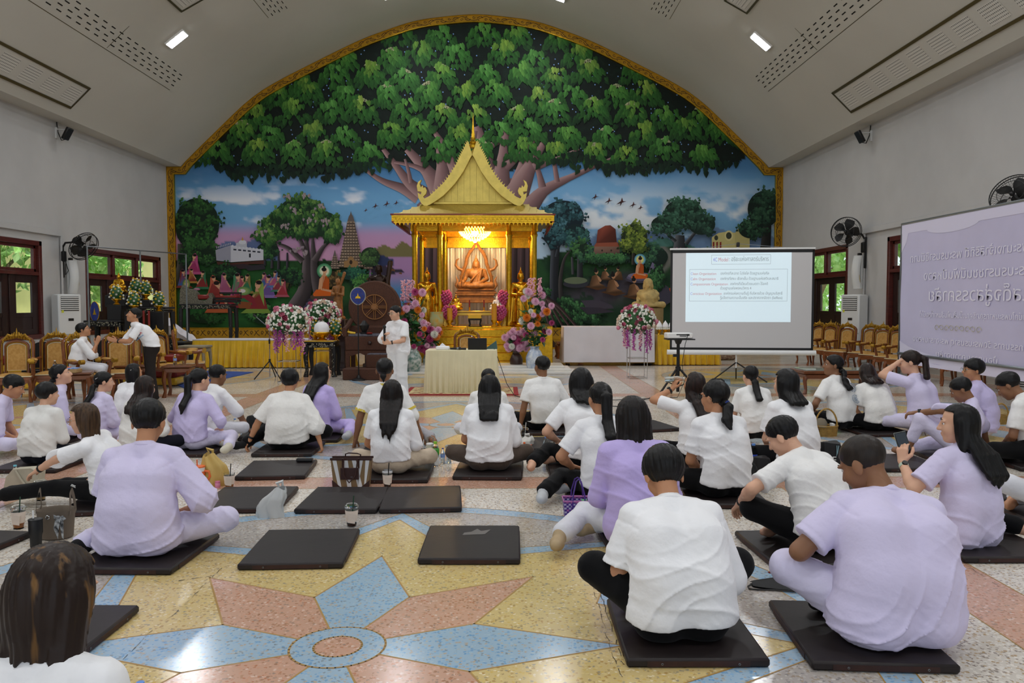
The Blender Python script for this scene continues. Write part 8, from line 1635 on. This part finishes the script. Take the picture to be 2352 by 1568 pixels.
for nm,mt,fn in(('bottle_body',m_pet,lambda b:b.box((0,0,.1),(.075,.075,.2),bev=.014)),('label',M('tea_green','#4fae3f',.4,col2='#3f9a34',vscale=20),lambda b:b.box((0,0,.15),(.079,.079,.085),bev=.014)),('white_label',m_white,lambda b:b.box((0,0,.055),(.079,.079,.1),bev=.014)),('neck',m_pet,lambda b:b.lathe([(.036,.2),(.018,.235),(.018,.24)],n=14)),('cap',M('lime_cap','#8fd03a',.4),lambda b:b.cyl((0,0,.235),(0,0,.258),.019,n=14))):b=MB();fn(b);b.build(nm,mt,t)
text('lettering','green tea',.014,m_white,t,(0,-.0405,.15),(PI/2,0,0))
cup(970,1060,.15,.046,m_white,M('iced_tea','#5a2a10',.15),'clear cup of dark iced tea beside the cream tumbler',False,True,.55);cup(890,1119,.14,.046,m_black,m_coffee,'coffee cup in a napkin right of the striped tote bag',True,True,.55);cup(808,1209,.15,.05,m_straw,m_coffee,'cup with a green straw and napkin on the empty floor',True,True,.2);cup(527,1121,.14,.05,m_black,m_tea,'milk tea cup with a black straw beside the yellow bag',True,False,.38)
cup(43,1213,.15,.05,m_straw,m_tea,'napkin wrapped cup with a green straw at the left edge',True,True,.3);cup(94,1148,.15,.05,None,M('orange_milk','#c9a06a',.3),'orange milk tea cup behind the black trousers',False,True,.8);cup(1270,1042,.11,.045,M('brown_straw','#7a5a32',.5),M('matcha','#6d6a3c',.3),'small cup with a brown straw next to the tall water bottle',False,True,.5);cup(1205,1010,.13,.05,m_white,M('clear_ice','#dfe3e2',.2),'clear cup of ice near the navy piped polo',False,True,.3);cup(1032,1052,.12,.045,None,M('clear_ice','#dfe3e2'),'empty clear cup behind the small water bottles',False,True,.1)
def tumbler(px,py,h,r,mt,lidm,label,straw=None,z=0.,extra=None):
 p=fl(px,py,z);t=thing('tumbler',label,'tumbler',(p.x,p.y,z));b=MB();b.lathe([(r*.78,0),(r*.82,.006),(r*.84,h*.4),(r,h*.5),(r,h*.93),(r*.98,h*.95)],n=22);b.build('tumbler_body',mt,t)
 b=MB();b.lathe([(r*1.04,h*.93),(r*1.04,h*.98),(r*.9,h),(0,h*1.01)],n=22);b.build('lid',lidm,t)
 if straw:b=MB();b.tube([(-r*.3,0,h*.9),(-r*.35,0,h*1.28)],.006,8);b.build('straw',straw,t)
 if extra:extra(t)
 return t
tumbler(83,1255,.20,.045,m_black,m_black,'black tumbler with a white straw before the taupe bag',m_white);tumbler(474,1192,.17,.047,M('steel','#5f6462',.3,.9),m_black,'steel tumbler with a black lid behind the pale lavender knee',m_grey)
tumbler(988,1068,.235,.04,M('cream_enamel','#d6d3bd',.35),m_white,'tall cream tumbler with a taupe carrying loop',None,0.,lambda t:MB().tube([(.03,0,.22),(.034,0,.29),(0.0,0,.305),(-.03,0,.29),(-.028,0,.24)],.008,6).build('carry_loop',M('taupe','#8d8378',.6),t))
m_or=M('orange_plastic','#e8703a',.4);tumbler(458,1118,.20,.052,m_white,m_or,'white tumbler with orange lid, band and handle before the yellow bag',m_or,0.,lambda t:(MB().tube([(.05,0,.15),(.09,0,.145),(.1,0,.1),(.075,0,.06)],.012,8).build('handle',m_or,t),MB().lathe([(.0535,.11),(.0537,.15)],n=22,caps=False).build('band',m_or,t)))
p=fl(500,1119);simple('pink_jar','tiny pink jar between the yellow bag and the milk tea','jar',(p.x,p.y,0),[('jar_body',M('pink_plastic','#e08fb0',.4),lambda b:b.lathe([(.022,0),(.024,.004),(.024,.04),(.02,.045)],n=16)),('lid',M('pink_lid','#d3789f',.4),lambda b:b.cyl((0,0,.045),(0,0,.058),.023,n=16))])
def crumpled(px,py,w_,h_,mt,label,name,seed,lean=0,handles=True):
 p=fl(px,py);qq=np.random.RandomState(seed).rand(12)*6.28;t=thing(name,label,'bag',(p.x,p.y+w_*.25,0))
 def f(u,v):
  a=2*PI*u;r=(1-.25*v-.55*max(0,v-.6)*1.6)*(1+.12*math.sin(3*a+qq[0]+2*v)+.1*math.sin(7*a+qq[1]+5*v)+.05*math.sin(13*a+9*v+qq[2]));return Vector((w_*.5*r*math.cos(a)+lean*v+.02*math.sin(5*v+qq[3]),w_*.32*r*math.sin(a),h_*(v**.85)*(1+.06*math.sin(2*a+qq[4])*v)))
 b=MB();b.grid(f,40,16,closeu=True);b.add([f(i/40,0)for i in range(40)],[tuple(range(40))[::-1]]);b.build('bag_body',mt,t,ang=60)
 if handles:
  b=MB();b.tube([f(.2,1),f(.2,1)+Vector((.0,0,h_*.16)),f(.3,1)+Vector((-.02,0,h_*.14)),f(.3,1)],[.012,.016,.016,.01],5);b.build('handle',mt,t)
 return t
m_wbag=M('white_polythene','#d9dcdb',.35,trans=.25,alpha=1,spec=.5);m_ybag=M('yellow_polythene','#d8b768',.4,trans=.2)
crumpled(620,1190,.21,.23,m_wbag,'crumpled white plastic bag at the corner of an empty mat','plastic_bag',3,.05);crumpled(487,1117,.24,.29,m_ybag,'yellow plastic bag standing behind the pale lavender sleeve','plastic_bag',5,-.02);crumpled(1210,1030,.2,.14,M('white_print_bag','#dcd9d2',.5),'white bag with orange print next to the brown trousers','plastic_bag',8,.0)
for x,z in((-.03,.07),(.05,.04)):b=MB();b.ball((x,-.066,z),(.016,.004,.013),8,4);b.build('orange_print',m_or,[o for o in C.objects if o.get('label','').startswith('white bag with orange')][0])
p=fl(806,1119);t=thing('tote_bag','brown and white striped tote bag with a brown pouch','bag',(p.x,p.y+.06,0));m_tan=M('tan_canvas','#7d6546',.7);m_brl=M('brown_leather','#38201d',.45);m_wst=M('white_stripe','#d5d6d8',.6)
def tf(x,z):k=z/.28;return x*(.32+.06*k)
b=MB();b.add([(tf(-.5,0),-.06,0),(tf(.5,0),-.06,0),(tf(.5,.26),-.05,.26),(tf(-.5,.26),-.05,.26),(tf(-.5,0),.06,0),(tf(.5,0),.06,0),(tf(.5,.26),.05,.26),(tf(-.5,.26),.05,.26)],[(0,1,2,3),(5,4,7,6),(4,0,3,7),(1,5,6,2),(4,5,1,0)]);b.build('bag_body',m_tan,t,smooth=False)
for xs in(((-.36,.0),(-.27,.0),(-.36,.26),(-.46,.26)),((-.1,.0),(.02,.0),(-.08,.26),(-.2,.26)),((.2,.0),(.34,.0),(.12,.26),(.02,.26)),((.38,.0),(.42,.0),(.46,.26),(.36,.26)),((.17,.1),(.2,.0),(.3,.26),(.22,.26))):
 b=MB();b.add([(tf(x,z),-.0615+.01*z/.26,z)for x,z in xs],[(0,1,2,3)]);b.build('stripe',m_wst,t,smooth=False)
b=MB();b.box((-.01,-.068,.13),(.17,.012,.11),bev=.008);pch=b.build('pouch',m_brl,t);b=MB();b.box((.01,-.0745,.10),(.02,.002,.004));b.build('metal_logo',m_chrome,pch)
for sx in(-1,1):b=MB();b.prism([(sx*.17,0),(sx*.09,0),(sx*.175,.07)][::sx],-.063,-.061);b.build('corner_patch',m_brl,t,smooth=False)
b=MB();b.box((0,-.05,.262),(.385,.012,.02));b.box((0,.05,.262),(.385,.012,.02));b.build('rim',m_brl,t)
for y in(-.062,.056):b=MB();b.tube([(-.075,y,.18),(-.075,y,.27),(-.06,y-.02,.275),(-.06,y-.03,.12),(-.01,y-.03,.05),(.05,y-.03,.12),(.07,y-.02,.275),(.075,y,.27),(.075,y,.18)]if y<0 else[(-.075,y,.2),(-.07,y,.29),(-.04,y,.3),(.04,y,.295),(.07,y,.285),(.075,y,.2)],.007,6);b.build('handle',m_brl,t)
p=fl(112,1243);m_tp=M('taupe_felt','#6f6356',.8);t=thing('bucket_bag','taupe bucket bag with two loops and a patterned scarf','bag',(p.x,p.y+.1,0))
b=MB();b.lathe([(.10,0),(.115,.01),(.13,.2),(.135,.21),(.125,.2),(.105,.02)],n=28,sy=.8);b.build('bag_body',m_tp,t)
for sx in(-1,1):b=MB();b.grid(lambda u,v:Vector((sx*(.125-.012*math.sin(PI*u)),-.035+.07*u+(v-.5)*.0,.18+.17*math.sin(PI*u)**.6))+Vector((sx*.004*(v-.5),0,0))+Vector((0,(v-.5)*.02,(v-.5)*.03)),14,3);b.build('handle',m_tp,t,ang=180)
b=MB();b.tube([(-.0+.013*math.cos(a),-.108,.175+.013*math.sin(a))for a in np.linspace(0,6.28,15)[:-1]],.003,5,closed=True);b.build('ring',m_chrome,t)
m_scarf=M('patterned_scarf','#b9bcbd',.6,col2='#23262a',vscale=34);b=MB();b.add([(.06,-.11,.18),(.1,-.12,.17),(.085,-.118,.1),(.075,-.115,.02),(.045,-.117,.1)],[(0,1,2,3,4)]);b.add([(.08,-.112,.18),(.115,-.112,.16),(.112,-.11,.02),(.1,-.11,.03)],[(0,1,2,3)]);b.add([(.08,-.12,.18),(.12,-.125,.195),(.14,-.12,.17),(.11,-.12,.15)],[(0,1,2,3)]);b.add([(.07,-.12,.19),(.05,-.122,.2),(.055,-.12,.16)],[(0,1,2)]);b.ball((.08,-.118,.18),.014,8,5);b.build('scarf',m_scarf,t,smooth=False)
p=fl(38,1140);simple('canvas_tote','beige canvas tote lying behind the black trousers','bag',(p.x,p.y+.1,0),[('bag_body',M('beige_canvas','#b8b09c',.8,var=.1,vscale=6),lambda b:b.prism([(-.16,0),(.14,0),(.17,.2),(.1,.24),(-.06,.23),(-.12,.16)],-.05,.06)),('strap',M('beige_canvas','#b8b09c'),lambda b:b.tube([(-.03,-.055,.22),(.02,-.062,.14),(.07,-.056,.07)],.012,6))])
p=fl(128,1120);simple('paper_wrapper','white paper wrapper with red print behind the outstretched woman','paper',(p.x,p.y,0),[('sheet',m_white,lambda b:b.grid(lambda u,v:Vector(((u-.5)*.22,(v-.5)*.2,.012+.02*math.sin(5*u+3*v)+.02*u)),8,8)),('print_mark',m_red,lambda b:b.add([(-.05,-.04,.05),(-.01,-.05,.052),(-.03,-.01,.052)],[(0,1,2)]))])
p=fl(700,1060,.048);simple('glasses_case','black oblong case on the corner of an empty mat','case',(p.x,p.y+.0,.048),[('case_body',m_black,lambda b:b.box((0,0,.02),(.17,.06,.04),bev=.018)),('seam',m_grey,lambda b:b.box((0,-.0305,.022),(.15,.001,.002)))])
p=fl(1330,1198);t=thing('woven_basket','purple and pink woven plastic basket with arched handles','basket',(p.x,p.y+.1,0));m_pu=M('purple_strap','#4b2f86',.4);m_pk2=M('pink_strap','#b56aa6',.4);m_lv=M('pale_strap','#bdb6d6',.4)
cells={0:MB(),1:MB(),2:MB()};q=random.Random(9);wb,db,hb=.21,.15,.155
for f_ in range(4):
 L2=(wb,db)[f_%2];n=int(L2/.0155);
 for j in range(10):
  for i in range(n):
   c_=(0 if(i+j)%2 else(1 if j%4==1 else 2))if j>0 else(1 if i%2 else 0);k=1+.12*(j/9);x=(-L2/2+L2*(i+.5)/n)*k;z=hb*(j+.5)/10;off=((db,wb)[f_%2]/2)*k+.002*((i+j)%2);s_=L2/n/2*k*1.02;h2=hb/20*1.02
   pt=[(x-s_,-off,z-h2),(x+s_,-off,z-h2),(x+s_,-off,z+h2),(x-s_,-off,z+h2)];mt_=Matrix.Rotation(f_*PI/2,3,'Z');pt=[mt_@Vector(v)for v in pt];cells[c_].add(pt,[(0,1,2,3)])
for k,(mt,nm)in enumerate(((m_pu,'purple_weave'),(m_pk2,'pink_weave'),(m_lv,'pale_weave'))):cells[k].build(nm,mt,t,smooth=False)
b=MB();b.tube([(sx*wb/2*1.13,sy*db/2*1.13,hb)for sx,sy in((-1,-1),(1,-1),(1,1),(-1,1))],.008,6,closed=True);b.build('rim',m_pk2,t);b=MB();b.box((0,0,.004),(wb*.98,db*.98,.008));b.build('bottom',m_pu,t)
for y in(-.085,.085):b=MB();b.tube([(.0-.05,y,hb*.6),(-.045,y,hb+.05),(-.02,y*.6,hb+.15),(.0,y*.4,hb+.165),(.02,y*.6,hb+.15),(.045,y,hb+.05),(.05,y,hb*.6)],.006,6);b.build('handle',m_pu,t)
b=MB();b.ball((.05,0,hb-.01),(.025,.015,.01),8,4);b.build('green_packet',M('green_plastic','#55b36a',.4),t)
def cane_basket(px,py,w_,h_,label):
 p=fl(px,py);m_cane=M('cane','#a37f3c',.55,var=.15,vscale=20);t=thing('cane_basket',label,'basket',(p.x,p.y+w_*.3,0));b=MB();n=40
 for j in range(9):k=1+.12*j/8;b.tube([(w_/2*k*math.cos(a),w_/3*k*math.sin(a),h_*j/8+.004)for a in np.linspace(0,2*PI,29)[:-1]],.006 if j<8 else .010,5,closed=True)
 for i in range(26):a=2*PI*i/26;b.cyl((w_/2*math.cos(a),w_/3*math.sin(a),0),(w_/2*1.12*math.cos(a),w_/3*1.12*math.sin(a),h_),.004,n=5)
 b.lathe([(0,.004),(.96*w_/2,.004),(1.0*w_/2*1.08,h_*.97)],n=28,sy=.66,caps=False);b.build('wicker_body',m_cane,t)
 b=MB();b.tube([(w_*.54*math.cos(a),0,h_+w_*.85*math.sin(a))for a in np.linspace(0,PI,15)],.011,6);b.build('handle',m_cane,t);return t
t=cane_basket(1903,1003,.26,.13,'cane basket with an arched handle, cap and bottles inside');p=t.location
simple('cap','khaki cloth cap lying in the cane basket','cap',(p.x-.07,p.y,.12),[('crown',M('khaki','#7d7362',.9),lambda b:b.lathe([(.075,.0),(.075,.06),(.05,.1),(.0,.115)],n=16)),('brim',M('khaki','#7d7362'),lambda b:b.ball((.0,-.07,.01),(.06,.05,.008),10,4))])
for dx,dy,lb in((.08,-.02,'upper'),(.085,.04,'lower')):simple('pill_bottle','white capped bottle in the cane basket, %s one'%lb,'bottle',(p.x+dx,p.y+dy,.05),[('bottle_body',m_white,lambda b:b.cyl((0,0,0),(0,0,.08),.022,n=14)),('cap',m_white,lambda b:b.cyl((0,0,.082),(0,0,.11),.024,n=14))])
cane_basket(2304,975,.2,.12,'cane basket next to the bowed man at the right edge')
def sack(px,py,w_,d_,h_,mt,label,name='drawstring_bag',seed=1):
 p=fl(px,py);qq=np.random.RandomState(seed).rand(9)*6;t=thing(name,label,'bag',(p.x,p.y+d_*.5,0));b=MB()
 def f(u,v):a=2*PI*u;sgn=lambda x:math.copysign(abs(x)**.6,x);r=1-.18*v**3+.03*math.sin(4*a+qq[0]+3*v)+.03*math.sin(9*a+5*v+qq[1]);return Vector((w_/2*r*sgn(math.cos(a)),d_/2*r*sgn(math.sin(a)),h_*v*(1+.05*math.sin(2*a+qq[2])*v)))
 b.grid(f,36,12,closeu=True);b.add([f(i/36,1)for i in range(36)],[tuple(range(36))]);b.add([f(i/36,0)for i in range(36)],[tuple(range(36))[::-1]]);b.build('bag_body',mt,t,ang=50);return t
m_nyl=M('black_nylon','#0e0f12',.55,bump=.4,bscale=9)
t=sack(1913,1066,.25,.18,.22,m_nyl,'black drawstring bag with white letters and a pale cord');text('lettering','C',.09,m_white,t,(-.05,-.095,.05),(PI/2,0,.05),depth=.004);text('lettering','E',.10,m_white,t,(.01,-.097,.045),(PI/2,0,.0),depth=.004)
b=MB();b.tube([(.04,-.09,.2),(.035,-.105,.12),(.028,-.105,.085),(.04,-.105,.12),(.06,-.09,.2)],.0035,5);b.build('cord',M('pale_cord','#8fb3bd',.7),t)
sack(1752,1098,.2,.16,.19,m_nyl,'black backpack beside the big water bottle','backpack',4);sack(588,985,.34,.22,.17,m_nyl,'black bag lying beside the man in white trousers','black_bag',6)
p=fl(1775,1345);t=thing('drawstring_pouch','flat black drawstring pouch with coloured letters at the lavender knee','bag',(p.x,p.y,0));b=MB()
b.grid(lambda u,v:Vector((-.13+.3*u,(v-.5)*(.06+.2*u**.7),.012+.05*math.sin(PI*v)*min(1,.35+u)*(1-.4*u))),16,10);b.grid(lambda u,v:Vector((-.13+.3*u,(v-.5)*(.06+.2*u**.7),.004)),16,10,flip=True);b.build('pouch_body',m_nyl,t,ang=180)
b=MB();b.tube([(-.12,-.01,.02),(-.16,-.03,.008),(-.165,-.07,.008),(-.12,-.085,.008),(-.02,-.09,.008),(.1,-.13,.01)],.005,6);b.build('cord',m_black,t)
for s_,mt,x,y,sz,ro in(('Bors',m_red,.02,.055,.035,.25),('drem',M('print_blue','#5aa8e0',.5),.075,.03,.045,.45)):text('lettering',s_,sz,mt,t,(x,y,.064),(0,0,ro),depth=.002)
b=MB();b.tube([(.03,-.02,.062),(.075,-.012,.062),(.07,.03,.066)],.005,5);b.build('print_stroke',M('print_yellow','#d6de4a',.5),t)
p=fl(2290,1114,.048);simple('book','orange covered book on the mat at the right edge','book',(p.x,p.y+.03,.048),[('pages',m_white,lambda b:b.box((0,0,.009),(.13,.1,.018))),('cover',M('orange_cover','#cf8a3a',.5),lambda b:(b.box((0,0,.0195),(.135,.105,.003)),b.box((0,0,-.0001),(.135,.105,.002))))])
p=fl(2078,1036);simple('phone','phone lying on the floor below the reclining man\'s knee','phone',(p.x,p.y,0),[('phone_body',m_black,lambda b:b.box((0,0,.005),(.08,.15,.009),rz=.9,bev=.003)),('phone_screen',M('phone_screen','#56657c',.15),lambda b:b.box((0,0,.0098),(.07,.14,.001),rz=.9))])
# ---- held things
def held(k,pt):return BY[k]['_w'](pt)
def hand_pt(k,sg,d=.09,n=.0):a,e,w_=BY[k]['_arms'][sg];return w_,w_-e
w_,u=hand_pt('p27',-1);c=held('p27',w_+V3(.03,.03,.12));simple('phone','black phone held up by the long-haired woman in lavender','phone',c,[('phone_body',m_black,lambda b:b.box((0,0,0),(.078,.010,.165),bev=.004)),('phone_screen',M('dark_screen','#1d2830',.1),lambda b:b.box((0,-.0055,0),(.068,.001,.152))),('phone_case',M('clear_case','#8f9a95',.3),lambda b:b.box((0,.004,0),(.082,.006,.169),bev=.003))]).rotation_euler=(R(-14),R(-14),R(-8))
w_,u=hand_pt('p20',-1);c=held('p20',w_+V3(.04,.02,.105));bt_=bottle(0,1400,.21,.03,m_white,None,'clear water bottle tipped to the drinking woman\'s mouth',fill=.6);bt_.location=c+Vector((-.11,.0,-.01));bt_.rotation_euler=(0,R(86),R(-8))
w_,u=hand_pt('p40',1);c=held('p40',w_+V3(-.03,.04,.06));simple('microphone','black microphone held by the speaker','microphone',c,[('handle',m_black,lambda b:b.cyl((0,0,-.12),(0,0,.09),.016,.022,12)),('grille',m_black,lambda b:b.ball((0,0,.12),(.03,.03,.036),12,8))])
w_,u=hand_pt('p38',1);c=held('p38',(0,.34,.58));
for px,Y,zt,lb in((126,13.42,.55,'water bottle on the small brown table under the window'),(402,14.5,.58,'water bottle on the brown table beside the standing man')):p=at(px,830,Y);b_=bottle(0,1400,.2,.032,m_white,m_blab,lb);b_.location=(p.x,Y,zt)
p=at(166,840,13.4);simple('snack_box','open snack box with coloured packets on the small brown table','box',(p.x,13.35,.55),[('box_body',M('kraft','#a98a5f',.7),lambda b:b.box((0,0,.03),(.28,.2,.06),bev=.006)),('packet',m_blab,lambda b:b.box((.02,0,.07),(.2,.14,.02),rz=.2,bev=.006)),('packet',m_or,lambda b:b.box((-.06,.02,.085),(.09,.07,.015),rz=-.3,bev=.005))])
p=at(418,830,14.6);simple('glass_jar','small glass beside the water bottle on the brown table','glass',(p.x,14.6,.58),[('glass_body',m_pet,lambda b:b.lathe([(.035,0),(.04,.005),(.042,.07),(.038,.07),(.034,.008)],n=16))])
